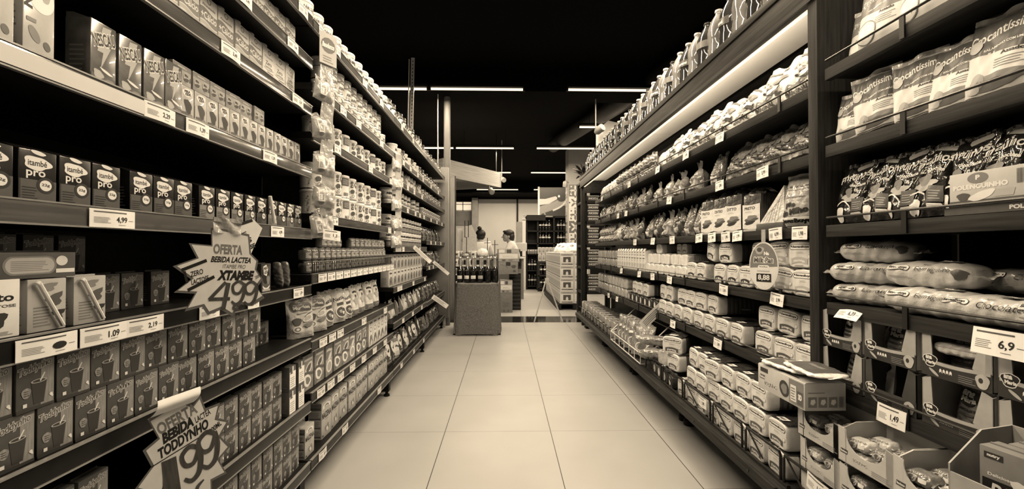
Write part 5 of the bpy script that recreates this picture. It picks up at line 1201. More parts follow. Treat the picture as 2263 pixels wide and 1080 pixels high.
# shelf 2
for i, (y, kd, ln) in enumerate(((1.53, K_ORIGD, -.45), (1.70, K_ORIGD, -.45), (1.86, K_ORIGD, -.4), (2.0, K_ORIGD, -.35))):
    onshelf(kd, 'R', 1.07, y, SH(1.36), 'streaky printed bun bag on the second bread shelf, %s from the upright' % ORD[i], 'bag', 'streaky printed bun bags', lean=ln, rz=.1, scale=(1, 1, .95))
onshelf(K_STRP, 'R', 1.07, 2.18, SH(1.36), 'dark striped rusk bag next to the streaky bun bags', 'bag', lean=-.25, rz=.15, scale=.78)
for i, (y, s) in enumerate(((2.42, 1.03), (2.62, .95), (2.82, 1.0), (3.02, .9))):
    onshelf(K_LUMP, 'R', 1.065, y, SH(1.36), 'knotted clear bag of buns with a twisted tail, %s from the near end' % ORD[i], 'bag', 'knotted bun bags', rz=RND.uniform(-.3, .3), scale=s)
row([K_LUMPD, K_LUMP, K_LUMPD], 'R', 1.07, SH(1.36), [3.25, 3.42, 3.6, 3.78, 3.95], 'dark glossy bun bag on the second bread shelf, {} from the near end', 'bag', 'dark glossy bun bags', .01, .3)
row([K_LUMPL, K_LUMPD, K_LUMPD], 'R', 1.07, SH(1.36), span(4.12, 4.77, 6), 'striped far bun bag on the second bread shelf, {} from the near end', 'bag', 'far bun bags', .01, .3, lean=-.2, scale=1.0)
# shelf 3: sandwich bread
onshelf(K_MILHO, 'R', 1.05, 1.535, SH(1.113), 'tall corn bread bag against the upright with big dark lettering', 'bag', rz=.2, scale=(1, 1, .93))
onshelf(K_TRI, 'R', 1.06, 1.70, SH(1.113), 'wedge shaped cake pack under streaky film beside the corn bread', 'cake pack', rz=.1, scale=(.8, .9, .85))
onshelf(K_BPR, 'R', 1.075, 1.84, SH(1.113), 'dark bread bag with white label half behind the cake wedge', 'bread', rz=.1, scale=(1, 1, .85))
row([K_BDI, K_BCE, K_BPR], 'R', 1.06, SH(1.113), [1.965, 2.09, 2.22], 'standing dark bread bag with a white food label, {} from the near end', 'bread', 'standing dark breads', .004, .05, rz=.12, scale=(1, 1, .91))
row([K_STRP, K_STRP], 'R', 1.065, SH(1.113), [2.36, 2.49], 'narrow striped bread bag in the middle of the third shelf, {} from the near end', 'bag', 'narrow striped bags', lean=-.12, scale=.82)
row([K_LUMPD, K_LUMP, K_LUMPD], 'R', 1.065, SH(1.113), [2.66, 2.84, 3.0], 'round dark loaf bag on the third shelf, {} from the near end', 'bag', 'round dark loaf bags', .01, .2, scale=1.08)
onshelf(K_STRP, 'R', 1.065, 3.2, SH(1.113), 'pale leaning toast bag with a dark window', 'bag', lean=-.3, scale=.82)
row([K_LUMPD, K_LUMP], 'R', 1.065, SH(1.113), [3.42, 3.6], 'tall knotted bread bag past the leaning toast bag, {} from the near end', 'bag', 'tall knotted bags', .01, .2, scale=1.08)
row([K_LUMP, K_LUMPD, K_LUMPL], 'R', 1.065, SH(1.113), span(3.76, 4.14, 4), 'brown bun bag in the far part of the third shelf, {} from the near end', 'bag', 'brown bun bags', .01, .2, scale=1.05)
for t, z in (('lower', 0), ('upper', .07)):
    row(K_SML, 'R', 1.065, SH(1.113) + z, span(4.28, 4.79, 6), 'small bun pack at the far end of the third shelf, ' + t + ' tier, {} from the near end', 'bag', 'small far bun packs', .01, .2)
# shelf 4
g = 'soft bread loaves on the fourth shelf'
onshelf(K_LMA, 'R', 1.055, 1.492, SH(.865), 'pale butter loaf against the upright on the fourth shelf, lower one', 'bread', g, rz=.02)
onshelf(K_LMA, 'R', 1.06, 1.512, SH(.967), 'pale butter loaf against the upright on the fourth shelf, upper one', 'bread', g, rz=.1)
onshelf(K_LMA, 'R', 1.058, 1.61, SH(.865), 'tilted butter loaf leaning between two loaves on the fourth shelf', 'bread', g, rz=.05, roll=.1)
onshelf(K_LMA, 'R', 1.07, 1.645, SH(.967), 'butter loaf lying behind the oval hanging sign', 'bread', g, rz=.1, roll=-.05)
row(K_LLI, 'R', 1.055, SH(.865), [1.735, 1.855, 1.97, 2.085, 2.29, 2.40], 'loaf with a black arched label in the lower tier, {} from the near end', 'bread', g, .006, .05)
onshelf(K_LLI, 'R', 1.07, 1.775, SH(.969), 'loaf with a black arched label partly behind the oval sign', 'bread', g)
onshelf(K_LLI, 'R', 1.06, 2.03, SH(.969), 'black label loaf of the upper tier, straight one with its dark side showing', 'bread', g, rz=.1)
onshelf(K_LLI, 'R', 1.065, 2.19, SH(.969), 'black label loaf of the upper tier, tilted one', 'bread', g, rz=-.1, roll=.16)
row(K_LWH, 'R', 1.055, SH(.865), span(2.5, 3.14, 8), 'white wrapped loaf with a faint ring, lower tier, {} from the near end', 'bread', 'white wrapped loaves', .006, .06, scale=.82)
row(K_LWH, 'R', 1.06, SH(.936), span(2.51, 3.12, 8), 'white wrapped loaf with a faint ring, middle tier, {} from the near end', 'bread', 'white wrapped loaves', .01, .08, scale=.82)
row(K_LWH, 'R', 1.075, SH(1.007), [2.95], 'single white wrapped loaf on top of the white pile', 'bread', 'white wrapped loaves', rz=.15, scale=.78)
row(K_LLI, 'R', 1.13, SH(1.007), [2.66, 2.745], 'small dark labelled loaf at the back above the white loaves, {} from the near end', 'bread', None, scale=.64)
row(K_CRISP, 'R', 1.055, SH(.865), [3.22 + .073 * i for i in range(11)], 'tall white slim crispbread pack, {} from the near end', 'bread', 'tall white crispbread packs', .002, .01)
for t, z in (('lower', 0), ('upper', .081)):
    row(K_LRO, 'R', 1.06, SH(.865) + z, span(4.08, 4.79, 8), 'glossy brown roll pack at the far end of the fourth shelf, ' + t + ' tier, {} from the near end', 'bread', 'glossy brown roll packs', .01, .12)
# shelf 5
g = 'soft bread loaves on the fifth shelf'
for i, (y, z, k_, rz, ro) in enumerate(((1.49, .6, K_LIN, 0, 0), (1.497, .702, K_LIN, .05, 0), (1.605, .6, K_LIN, .1, .0), (1.63, .702, K_LIN, .15, .06), (1.735, .6, K_LIN, .05, 0), (1.76, .702, K_LIN, .05, 0))):
    onshelf(k_, 'R', 1.06 + (.03 if z > .65 else 0), y, SH(z), 'wholemeal loaf on the fifth shelf near the upright, %s counted upward and away' % ORD[i], 'bread', g, rz=rz, roll=ro)
row(K_LFO, 'R', 1.055, SH(.6), span(1.93, 2.85, 8), 'loaf with a grey arched label, lower tier of the fifth shelf, {} from the near end', 'bread', g, .006, .05)
row(K_LFO, 'R', 1.06, SH(.702), [2.18, 2.31, 2.43, 2.55, 2.75, 2.86], 'loaf with a grey arched label, upper tier of the fifth shelf, {} from the near end', 'bread', g, .01, .08)
row(K_LDK, 'R', 1.06, SH(.6), span(3.0, 3.62, 7), 'small dark wrapped loaf with a pale ring, {} from the near end', 'bread', 'small dark loaves', .006, .08)
row(K_LFO, 'R', 1.065, SH(.677), [3.22, 3.36, 3.5], 'loaf stacked on the small dark loaves, {} from the near end', 'bread', g, .01, .15)
for t, z in (('lower', 0), ('upper', .087)):
    row(K_LLT, 'R', 1.06, SH(.6) + z, span(3.76, 4.3, 6), 'round topped pale bun loaf, ' + t + ' tier, {} from the near end', 'bread', 'pale bun loaves', .01, .12)
    row(K_LRO, 'R', 1.06, SH(.6) + z, span(4.43, 4.79, 4), 'brown roll pack at the far end of the fifth shelf, ' + t + ' tier, {} from the near end', 'bread', 'brown far roll packs', .01, .12)
# bottom deck
g = 'soft bread loaves piled on the bottom deck'
DK = ZB + .001
row(K_LFO, 'R', 0.949, DK, [1.492 + .113 * i for i in range(8)], 'loaf behind the wire gate on the deck, lowest tier, {} from the near end', 'bread', g, .006, .06, scale=.95)
row(K_LFO, 'R', 0.953, DK + .096, [1.495 + .114 * i for i in range(7)], 'loaf on the deck pile, second tier, {} from the near end', 'bread', g, .008, .05, scale=.95)
row(K_LFO, 'R', 0.961, DK + .192, [1.61, 1.724, 1.838, 2.06, 2.175], 'loaf on the deck pile, third tier, {} from the near end', 'bread', g, .01, .06, scale=.95)
onshelf(K_LFO, 'R', 0.95, 1.952, DK + .192, 'loaf sitting askew in the top tier of the deck pile', 'bread', g, rz=.18, scale=.93)
onshelf(K_LFO, 'R', 0.955, 2.42, DK + .192, 'big loaf turned lengthwise with its dark crust side showing', 'bread', g, rz=.75, scale=1.05)
onshelf(K_LFO, 'R', 0.958, 2.420, DK + .101, 'loaf under the lengthwise big loaf', 'bread', g, rz=.2)
onshelf(K_LLT, 'R', 0.949, 2.542, DK + .1, 'white bar-coded loaf end beside the lengthwise loaf', 'bread', g, rz=.3)
row(K_LDK, 'R', 0.949, DK, [2.437, 2.524, 2.611, 2.699], 'dark small loaf low behind the wire gate, {} from the near end', 'bread', 'dark loaves on the deck', .006, .1)
for i, (y, z, rz) in enumerate(((3.05, .1, .9), (3.2, .06, .7), (3.12, .17, 1.0))):
    onshelf(K_CDK, 'R', .955, y * KB, DK + z, 'dark cake pack lying beside the wire basket, %s from the near end' % ORD[i], 'cake pack', 'dark cake packs on the deck', rz=rz)
# white wire basket with snack bags
m = MB(); L, D, Hh = .8, .3, .075
for z in (0.004, Hh):
    m.tube([(-L / 2, 0, z), (L / 2, 0, z), (L / 2, D, z + (.12 if z > .05 else 0)), (-L / 2, D, z + (.12 if z > .05 else 0)), (-L / 2, 0, z)], .004, WIREWHT, 6)
for i in range(7): m.tube([(-L / 2 + L * i / 6, 0, 0.004), (-L / 2 + L * i / 6, 0, Hh)], .003, WIREWHT, 5)
for sx in (-1, 1): m.tube([(sx * L / 2, 0, Hh), (sx * L / 2, D * .75, .28), (sx * L / 2 * .97, D * .8, .31)], .004, WIREWHT, 6)
m.tube([(-L / 2, D * .75, .28), (L / 2, D * .75, .28)], .004, WIREWHT, 6)
onshelf(Kind('wire_basket', ('wire_basket', m)), 'R', .92, 3.28, DK + .012, 'white wire basket of snack bags standing on the bottom deck', 'basket', None)
K_SNK = pouch(.17, .22, .045, FILMM, lambda P, w, h: (P.oval(0, h * .55, w * .4, h * .12, DARK, 14, .2, .05), P.band(-w * .35, w * .35, h * .52, h * .6, PALE, h * .03), P.oval(0, h * .28, w * .3, h * .16, LIGHT, 16), P.oval(0, h * .28, w * .24, h * .12, DARK, 14), P.lines(-w * .4, w * .4, h * .8, h * .92, 3, LIGHT, .4)), 'snack_bag', seed=121, wr=.6)
row(K_SNK, 'R', .97, DK + .02, span(3.05, 3.55, 6), 'grey snack bag leaning in the white wire basket, {} from the near end', 'bag', 'snack bags in the wire basket', .01, .1, rz=.75, lean=-.35)
for t, z in (('lower', 0), ('upper', .075)):
    row(K_LRO, 'R', .955, DK + z, span(3.8, 5.28, 12), 'streaky roll pack at the far end of the deck, ' + t + ' tier, {} from the near end', 'bread', 'streaky roll packs on the deck', .012, .15, scale=.95)
# wire gates on the deck
def gate(y0, y1, lab):
    m = MB(); h = .092; L = (y1 - y0) * KB
    m.tube([(0, 0, 0), (0, 0, h - .012), (.006, 0, h), (L - .006, 0, h), (L, 0, h - .012), (L, 0, 0)], .0048, WIREBLK, 7)
    m.tube([(.01, .002, h - .004), (L * .5, .002, .02)], .0035, WIREBLK, 6)
    put(Kind('wire_gate', ('wire_gate', m)), (XB + .035, y1 * KB, ZB + .01), (0, 0, -PI / 2), lab, 'gate', 'wire gates on the deck edge')
for i, (a, b_) in enumerate(((.62, 1.0), (1.03, 1.39), (1.43, 1.64), (1.66, 1.9), (1.93, 2.2), (2.23, 2.55), (2.58, 2.9), (2.93, 3.25))): gate(a, b_, 'black wire gate on the edge of the bottom deck, %s from the near end' % ORD[i])
fr = MB()
for zz in (ZB + .01, ZB + .08): fr.tube([(XB + .035, 3.75, zz), (XB + .035, 5.34, zz)], .004, WIREBLK, 6)
for i in range(11): fr.tube([(XB + .035, 3.75 + i * .15, ZB + .01), (XB + .035, 3.75 + i * .15, ZB + .08)], .0035, WIREBLK, 5)
put(Kind('wire_fence', ('wire_fence', fr)), (0, 0, 0), (0, 0, 0), 'long black wire fence before the streaky roll packs', 'fence')
# oval hanging sign
m = MB(); O = [(.058 * math.cos(t * PI / 16), .092 * math.sin(t * PI / 16)) for t in range(32)]
m.prism(O, lambda a, b: (a, 0, b), lambda a, b: (a, .002, b), PALE); P = Print(m, lambda a, b, o: (a, -o, b))
P.star([(.054 * math.cos(t), .087 * math.sin(t)) for t in [i * PI / 16 for i in range(32)]], PALE); P.star([(.054 * math.cos(t), .087 * math.sin(t)) for t in [i * PI * 1.04 / 16 - .02 for i in range(17)]], MID)
P.oval(-.016, .06, .018, .015, LIGHT, 14, 0, .1); P.oval(-.016, .062, .01, .009, DARK, 10); P.text('Na', .012, .048, .02, .014, WHITE, .06); P.text('Milk Pan', 0, .022, .08, .026, WHITE, .14, .1); P.text('Milk Pan', 0, .022, .076, .022, DARK, .03, .1); P.pill(0, -.004, .022, .0065, WHITE); P.text('SevenBoys', 0, -.004, .034, .006, INK, .04); P.lines(-.026, .026, -.022, -.016, 1, LIGHT, .6)
P.rect(-.028, .03, -.062, -.03, INK); P.text('8,88', .001, -.046, .046, .024, PALE, .03)
t = MB(); t.box(-.008, .008, 0, .001, .09, .14, FILM)
onshelf(Kind('hanging_sign', ('oval_board', m), ('clear_strap', t)), 'R', 1.0, 1.63, .972, 'oval hanging sign with 8,88 under the wedge shaped cake pack', 'sign', rz=.45)
# price tags of the bread rack
for y, z, p, wt in ((1.47, 1.113, '1,98', 'price tag reading 1,98 under the corn bread bag'), (1.6, 1.113, '6,99', 'price tag reading 6,99 above the oval hanging sign'), (1.87, 1.113, '1,99', 'price tag reading 1,99 under the standing dark breads, first from the upright'), (1.965, 1.113, '1,98', 'price tag under the standing dark breads, second from the upright'), (2.1, 1.113, '1,98', 'price tag under the standing dark breads, third from the upright'), (2.24, 1.113, '5,98', 'price tag reading 5,98 under the far standing dark bread'),
                    (1.68, 1.36, '5,99', 'price tag reading 5,99 under the streaky printed bun bags'), (2.02, 1.36, '5,98', 'price tag reading 5,98 beside the striped rusk bag'), (2.02, 1.59, '1,5', 'price tag on the lit shelf edge, first from the upright'), (2.4, 1.59, '3,98', 'price tag on the lit shelf edge, second from the upright'), (2.85, 1.59, '4,98', 'price tag on the lit shelf edge, third from the upright'), (3.5, 1.59, '4,5', 'price tag on the lit shelf edge, fourth from the upright'), (4.5, 1.59, '4,5', 'price tag on the lit shelf edge, fifth from the upright'),
                    (2.65, 1.36, '3,9', 'price tag under the knotted bun bags'), (3.6, 1.36, '3,9', 'price tag under the dark glossy bun bags, first one'), (3.85, 1.36, '3,9', 'price tag under the dark glossy bun bags, second one'), (2.6, 1.113, '1,9', 'price tag under the round dark loaf bags, first one'), (2.95, 1.113, '2,9', 'price tag under the round dark loaf bags, second one'), (3.35, 1.113, '2,9', 'price tag under the pale leaning toast bag'),
                    (1.6, .865, '5,99', 'price tag reading 5,99 under the tilted butter loaf'), (1.99, .865, '5,18', 'price tag reading 5,18 under the black label loaves'), (2.65, .865, '7,9', 'price tag under the white wrapped loaves, first one'), (2.95, .865, '7,9', 'price tag under the white wrapped loaves, second one'), (3.25, .865, '6,9', 'price tag under the white wrapped loaves, third one'), (3.75, .865, '6,9', 'tilted pale tag under the crispbread packs'),
                    (2.05, .6, '5,98', 'curled price tag on the fifth shelf edge over the pile'), (2.6, .6, '5,98', 'curled price tag on the fifth shelf edge, second from the upright'), (3.9, .6, '4,98', 'price tag under the pale bun loaves'), (4.2, .6, '4,98', 'price tag under the far bun loaves')):
    tl(y, z - .004, p, wt, .078, .046, 'R', lean=RND.uniform(-.12, .02), roll=RND.uniform(-.08, .08))
tl(2.0, .333, '5,98', 'price tag hanging on the wire gate before the loaves', .078, .046, 'R', xf=XB + .026)
tl(1.26, .34, '1,39', 'price tag reading 1,39 on the wire gate under the cake trays', .09, .05, 'R', xf=XB + .024, roll=.1)
tl(1.04, .34, '1,79', 'curled price tag on the second wire gate under the cake trays', .09, .05, 'R', xf=XB + .024, roll=.1)
flag(.94, 2.9, .51, .2, .07, -.75, 'pale paper flag standing slanted between the basket and the loaves')
# ------------------------------------------------------------------ near rack: toast bags
for i, (y, k_, rz, ln, s) in enumerate(((1.30, K_CROA, .1, -.12, .9), (1.2, K_CROA, .1, -.1, 1.0), (1.07, K_CROA, .0, -.08, 1.0), (.94, K_CROA, .0, -.08, 1.0), (.8, K_CROA, 0, -.08, 1.0))):
    onshelf(k_, 'R', 1.06 + (.05 if i == 0 else 0), y, SH(1.62), 'pale toast bag with round toasts on the highest shelf, %s from the upright' % ORD[i], 'bag', 'pale toast bags', rz=rz, lean=ln, scale=s)
for i, (y, k_, rz, ln, ro, s, dx) in enumerate(((1.305, K_CROB, .1, -.1, .0, .82, 0), (1.2, K_CROB, .35, -.1, -.15, .95, 0), (1.13, K_CROC, .5, -.15, -.2, .88, .05), (1.08, K_CROB, .3, -.1, -.1, .9, .0), (1.0, K_CROB, .1, -.15, .0, .9, .0), (.91, K_CROB, .1, -.12, .02, 1.0, .0), (.80, K_CROC, .0, -.1, .05, .98, .0))):
    onshelf(k_, 'R', 1.065 + dx, y, SH(1.37), 'toast bag with dark printed top on the second shelf, %s from the upright' % ORD[i], 'bag', 'dark topped toast bags', rz=rz, lean=ln, roll=ro, scale=s)
row(K_CROC, 'R', 1.2, SH(1.37), [1.22, 1.02, .9], 'dark toast bag lying behind the standing ones, {} from the upright', 'bag', 'dark topped toast bags', .02, .3, lean=-.7, scale=1.1)
row([K_PING, K_PING2], 'R', 1.06, SH(1.113), [1.305, 1.215, 1.14, 1.065, .99, .91, .83, .76], 'black glossy chocolate cake bag, {} from the upright', 'bag', 'black glossy cake bags', .006, .12, lean=-.12)
def d_pol(P, w, h):
    P.rect(-w * .49, w * .49, h * .02, h * .16, DARK); P.oval(-w * .1, h * .8, w * .14, h * .16, MID, 14); P.text('P', -w * .1, h * .82, w * .06, h * .14, PALE, .05); P.text('POLENGUINHO', -w * .08, h * .56, w * .72, h * .15, PALE, .06); P.oval(-w * .3, h * .28, w * .09, h * .12, DARK, 12, 0, .1)
    P.oval(-w * .05, h * .28, w * .18, h * .12, PALE, 14, .3, .05); P.rect(w * .1, w * .34, h * .2, h * .4, LIGHT, .004); P.bars(w * .38, w * .47, h * .5, h * .9, 7, DARK)
K_POL = carton(.15, .06, .075, CARDL, d_pol, 'cheese_box'); m = MB(); m.box(-.16, .16, -.004, .07, 0, .018, DARK); front(m, -.004).text('POLENGUINHO', .02, .009, .1, .009, PALE, .05)
onshelf(Kind('display_tray', ('display_tray', m)), 'R', 1.045, .83, SH(1.113), 'low dark tray holding the cheese boxes', 'tray')
row(K_POL, 'R', 1.043, SH(1.132), [.905, .75], 'pale cheese box in the low tray, {} from the upright', 'box', 'cheese boxes')
# cakes
g = 'wrapped cakes'
for i, (y, z, k_, rz, dx, lb) in enumerate(((1.255, .865, K_CLA, .45, .03, 'cake end sticking out by the upright, lowest of three'), (1.26, .93, K_CLA, .5, .03, 'cake end sticking out by the upright, middle of three'), (1.25, .995, K_CLA, .3, .04, 'pale cake pack lying by the upright, topmost of three'),
                     (1.06, .865, K_CFO, .06, .0, 'cake pack with an oval badge at the front of the cake shelf, by the curled tag'), (1.09, .932, K_CFO, .05, .03, 'pale cake pack lying on the front cakes'), (.92, .865, K_CCH, .0, .0, 'chocolate cake pack at the front of the cake shelf with a dark piece printed'),
                     (.93, .93, K_CDK, .0, .1, 'darker chocolate cake pack lying behind the front row'), (.77, .865, K_CFO, -.05, -.0, 'large pale cake pack at the near end of the cake shelf'), (.72, .935, K_CDK, -.1, .06, 'dark cake pack on the near end of the cake shelf'))):
    onshelf(k_, 'R', 1.045 + dx, y, SH(z), lb, 'cake pack', g, rz=rz)
tl(1.265, .865, '6,39', 'curled price tag reading 6,39 under the cakes', .085, .046, 'R', lean=-.7, xf=XR - .02)
tl(.86, .855, '6,9', 'torn price tag reading 6,9 at the near end of the cake shelf', .1, .055, 'R', lean=-.15, xf=XR - .03)
tl(1.125, .605, '1,49', 'price tag reading 1,49 under the small cake display boxes', .085, .05, 'R', lean=-.1)
# display boxes of small cakes
def dispbox(w, d, h, cut, dark):
    m = MB(); t = .002; C = CARD if not dark else M('cardboard_dark', .05, .5, noise=.2)
    m.box(-w / 2, w / 2, 0, d, 0, t, CARDIN); m.box(-w / 2, w / 2, d - t, d, 0, h, CARDIN)
    for sx in (-1, 1):
        pr_ = [(0, 0), (d, 0), (d, h), (.03, h), (0, h * .93)]
        m.prism(pr_, lambda y, z: (sx * w / 2 - (t if sx > 0 else 0), y, z), lambda y, z: (sx * w / 2 + (0 if sx > 0 else t), y, z), C)
    for sx in (-1, 1):
        e = [(sx * w / 2, h * .3), (sx * w / 2, h * .93), (sx * w * .36, h), (sx * w * (.33 if sx < 0 else .24), h * .36), (sx * w * .3, h * .3)]
        if sx < 0: e = e[::-1]
        m.prism(e, lambda a, b: (a, t, b), lambda a, b: (a, 0, b), C)
    fp = MB(); fp.box(-w / 2, w / 2, -.001, t, 0, h * .33, DEEP)
    P = front(fp, -.001); P.band(-w * .48, w * .48, h * .27, h * .34, C, h * .02, 2.5); P.oval(-w * .36, h * .33, w * .11, h * .13, PALE, 12, 0, .1); P.oval(-w * .36, h * .33, w * .1, h * .115, INK, 12, 0, .1); P.text('ana', -w * .38, h * .38, w * .1, h * .07, PALE, .06); P.text('Maria', -w * .35, h * .29, w * .14, h * .07, PALE, .06)
    for i in range(4): P.arch(-w * .2 + i * w * .05, h * .14, w * .035, h * .06, h * .03, PALE)
    P.lines(w * .06, w * .3, h * .05, h * .2, 4, MID, .35); P.oval(w * .38, h * .17, w * .09, h * .14, LIGHT, 14, 0, .06); P.oval(w * .36, h * .18, w * .03, h * .05, DEEP, 10); P.oval(-w * .3, h * .1, w * .09, h * .03, LIGHT, 10, -.6)
    q = Print(m, lambda a, b, o: (w / 2 + o, a, b)); 
    for i in range(4): q.rect(d * (.1 + .2 * i), d * (.16 + .2 * i), h * (.78 - .06 * (i % 2)), h * .98, DEEP)
    return Kind('display_box', ('tray_body', m), ('printed_front', fp))
K_DB = dispbox(.155, .13, .118, .3, False); K_DBD = dispbox(.155, .13, .118, .3, True)
db = [(1.31, .606, K_DB, 'lower', 0), (1.145, .606, K_DBD, 'lower', 0), (.975, .606, K_DB, 'lower', 0), (.81, .606, K_DB, 'lower', 0), (1.31, .726, K_DB, 'upper', 0), (1.145, .726, K_DB, 'upper', 0), (.975, .726, K_DB, 'upper', 0), (.81, .726, K_DB, 'upper', 0)]
for i, (y, z, k_, t, _) in enumerate(db): onshelf(k_, 'R', 1.045, y, z, 'cut-open display box of small cakes, %s tier, %s from the upright' % (t, ORD[i % 4]), 'box', 'small cake display boxes')
cp = []
for i, (y, z, k_, t, _) in enumerate(db):
    if i in (0, 4, 5): 
        for j in range(3 if i != 5 else 2): cp.append((K_ANA if i != 5 else K_ANAD, y + .035 - .052 * j, z + .003, i))
    elif i == 1: cp.append((K_ANAD, y - .01, z + .003, i))
    else:
        for j in range(2): cp.append((K_ANAD, y + .03 - .06 * j, z + .003, i))
for n_, (k_, y, z, i) in enumerate(cp): onshelf(k_, 'R', 1.085 + RND.uniform(0, .02), y, z, 'small cake pack standing inside the %s display boxes, %s in the row' % ('lower' if z < .7 else 'upper', ORD[n_]), 'cake pack', 'small cake packs in display boxes', lean=-.1, rz=RND.uniform(-.2, .2), scale=1.1)
onshelf(K_CAKEB, 'R', 1.058, .985, .782, 'shiny long cake pack lying across the upper display box', 'cake pack', rz=.1)
# trays of snack cakes piled on the near deck
def tray(w, d, h):
    m = MB(); t = .002
    m.box(-w / 2, w / 2, 0, d, 0, t, CARDIN); m.box(-w / 2, w / 2, d - t, d, 0, h, CARDL)
    for sx in (-1, 1):
        pr_ = [(0, 0), (d, 0), (d, h), (d * .35, h), (.0, h * .8)]
        m.prism(pr_, lambda y, z: (sx * w / 2 - (t if sx > 0 else 0), y, z), lambda y, z: (sx * w / 2 + (0 if sx > 0 else t), y, z), CARDL)
    n = 12; pts = [(-w / 2, 0), (w / 2, 0), (w / 2, h * .85), (w * .36, h * .9)] + [(w * .34 * math.cos(PI * i / n), h * .9 - h * .55 * math.sin(PI * i / n) ** .7) for i in range(1, n)] + [(-w * .36, h * .98), (-w / 2, h * .95)]
    for a, b in zip(pts[2:-2], pts[3:-1]): 
        m.add([(a[0], 0, 0), (b[0], 0, 0), (b[0], 0, b[1]), (a[0], 0, a[1]), (a[0], t, 0), (b[0], t, 0), (b[0], t, b[1]), (a[0], t, a[1])], [(0, 3, 2, 1), (4, 5, 6, 7), (3, 7, 6, 2)], CARDL)
    for e in (([(w * .36, 0), (w / 2, 0), (w / 2, h * .85), (w * .36, h * .9)]), ([(-w / 2, 0), (-w * .34, 0), (-w * .34, h * .9), (-w / 2, h * .95)])): m.prism(e, lambda a, b: (a, t, b), lambda a, b: (a, 0, b), CARDL)
    P = front(m); P.rect(-w * .46, -w * .32, h * .24, h * .36, DEEP, .002); P.text('Bauducco', -w * .385, h * .3, w * .12, h * .06, PALE, .04); P.text('BOLINHO', -w * .08, h * .2, w * .28, h * .1, WHITE, .1); P.text('BOLINHO', -w * .08, h * .2, w * .27, h * .085, DARK, .02); P.lines(w * .12, w * .46, h * .06, h * .2, 3, MID, .4)
    q = Print(m, lambda a, b, o: (w / 2 + o, a, b)); q.lines(d * .15, d * .5, h * .12, h * .3, 3, MID, .4); q.rect(d * .55, d * .8, h * .25, h * .45, DEEP, .003)
    return Kind('snack_tray', ('snack_tray', m))
K_TR = tray(.165, .145, .1)
trs = [(y, ZB + .001 + .102 * t, -.045 if y < .9 else 0) for y in (1.275, 1.107, .94, .775) for t in range(3)]
for i, (y, z, dx) in enumerate(trs):
    col = ('beside the loaves', 'second from the loaves', 'third from the loaves', 'last before the near end')[i // 3]
    onshelf(K_TR, 'R', .942 + RND.uniform(0, .008) + dx, y, z, 'open cardboard tray of snack cakes, column %s, %s tier from below' % (col, ORD[i % 3]), 'tray', 'cardboard snack trays', rz=RND.uniform(-.03, .05))
    for j in range(6 if i % 3 < 2 else 8):
        onshelf([K_BOL, K_BOL2][(j + i) % 2], 'R', .952 + dx + .06 * (j // 2 % 2), y + (-.037 if j % 2 else .037), z + .005 + .034 * (j // 4), 'small wrapped snack cake in the tray %s, %s tier, %s in it' % (col, ORD[i % 3], ORD[j]), 'snack', 'wrapped snack cakes in trays', rz=RND.uniform(-.15, .15), scale=(.88, 1, 1.05))
# large printed box on the trays
m = MB(); w_, d_, h_ = .235, .125, .082; m.box(-w_ / 2, w_ / 2, 0, d_, 0, h_, CARDL, .0015)
P = front(m); P.rect(-w_ * .44, -w_ * .26, h_ * .72, h_ * .9, DEEP); P.rect(-w_ * .46, -w_ * .34, h_ * .42, h_ * .6, DARK, .003); P.text('Bauducco', -w_ * .39, h_ * .51, w_ * .11, h_ * .1, PALE, .04); P.text('BOLINHO', -w_ * .2, h_ * .3, w_ * .3, h_ * .2, WHITE, .1); P.text('BOLINHO', -w_ * .2, h_ * .3, w_ * .29, h_ * .17, DARK, .02)
P.oval(w_ * .1, h_ * .45, w_ * .1, h_ * .32, DEEP, 16, .3); P.oval(w_ * .1, h_ * .45, w_ * .06, h_ * .2, MID, 14, .3, .1); P.rect(w_ * .2, w_ * .48, h_ * .05, h_ * .95, MID); P.rect(w_ * .23, w_ * .34, h_ * .15, h_ * .75, PALE); P.lines(w_ * .24, w_ * .33, h_ * .2, h_ * .7, 5, MID, .5); P.rect(w_ * .36, w_ * .47, h_ * .1, h_ * .6, DARK); P.text('3D', w_ * .415, h_ * .4, w_ * .07, h_ * .22, PALE, .08)
q = Print(m, lambda a, b, o: (w_ / 2 + o, a, b)); q.lines(d_ * .08, d_ * .5, h_ * .64, h_ * .69, 1, MID, .5)
for i in range(3): q.rect(d_ * (.08 + .25 * i), d_ * (.29 + .25 * i), h_ * .12, h_ * .5, MID); q.star([(d_ * (.13 + .25 * i), h_ * .25), (d_ * (.2 + .25 * i), h_ * .2), (d_ * (.26 + .25 * i), h_ * .3), (d_ * (.24 + .25 * i), h_ * .42), (d_ * (.15 + .25 * i), h_ * .4)], PALE)
q.bars(d_ * .83, d_ * .95, h_ * .12, h_ * .52, 7, DARK)
fl = MB(); fl.box(-w_ / 2, w_ / 2, .004, d_ - .004, h_, h_ + .0015, CARD); fl.box(-w_ * .35, w_ * .3, .012, .02, h_ + .0015, h_ + .002, DEEP)
onshelf(Kind('printed_box', ('box_body', m), ('top_flap', fl)), 'R', .9, 1.385, ZB + .308, 'large printed cardboard box lying across the cake trays and loaves', 'box', rz=0)
K_FLAT = flow(.19, .13, .028, FILMW, lambda P, L, t: (P.rect(-L * .38, L * .38, t * .7, t * 2.0, DARK), P.lines(-L * .2, L * .2, t * 1.2, t * 1.4, 1, MID)), 'flat_snack_bag', 131, .012)
for i, (y, z, rz) in enumerate(((1.40, ZB + .396, .15), (1.32, ZB + .411, -.1))): onshelf(K_FLAT, 'R', .9 + .006 * i, y, z, 'white edged flat snack bag lying on the large printed box, %s one' % ('under' if i == 0 else 'upper'), 'bag', 'flat snack bags', rz=rz, scale=(.95, .9, .6))
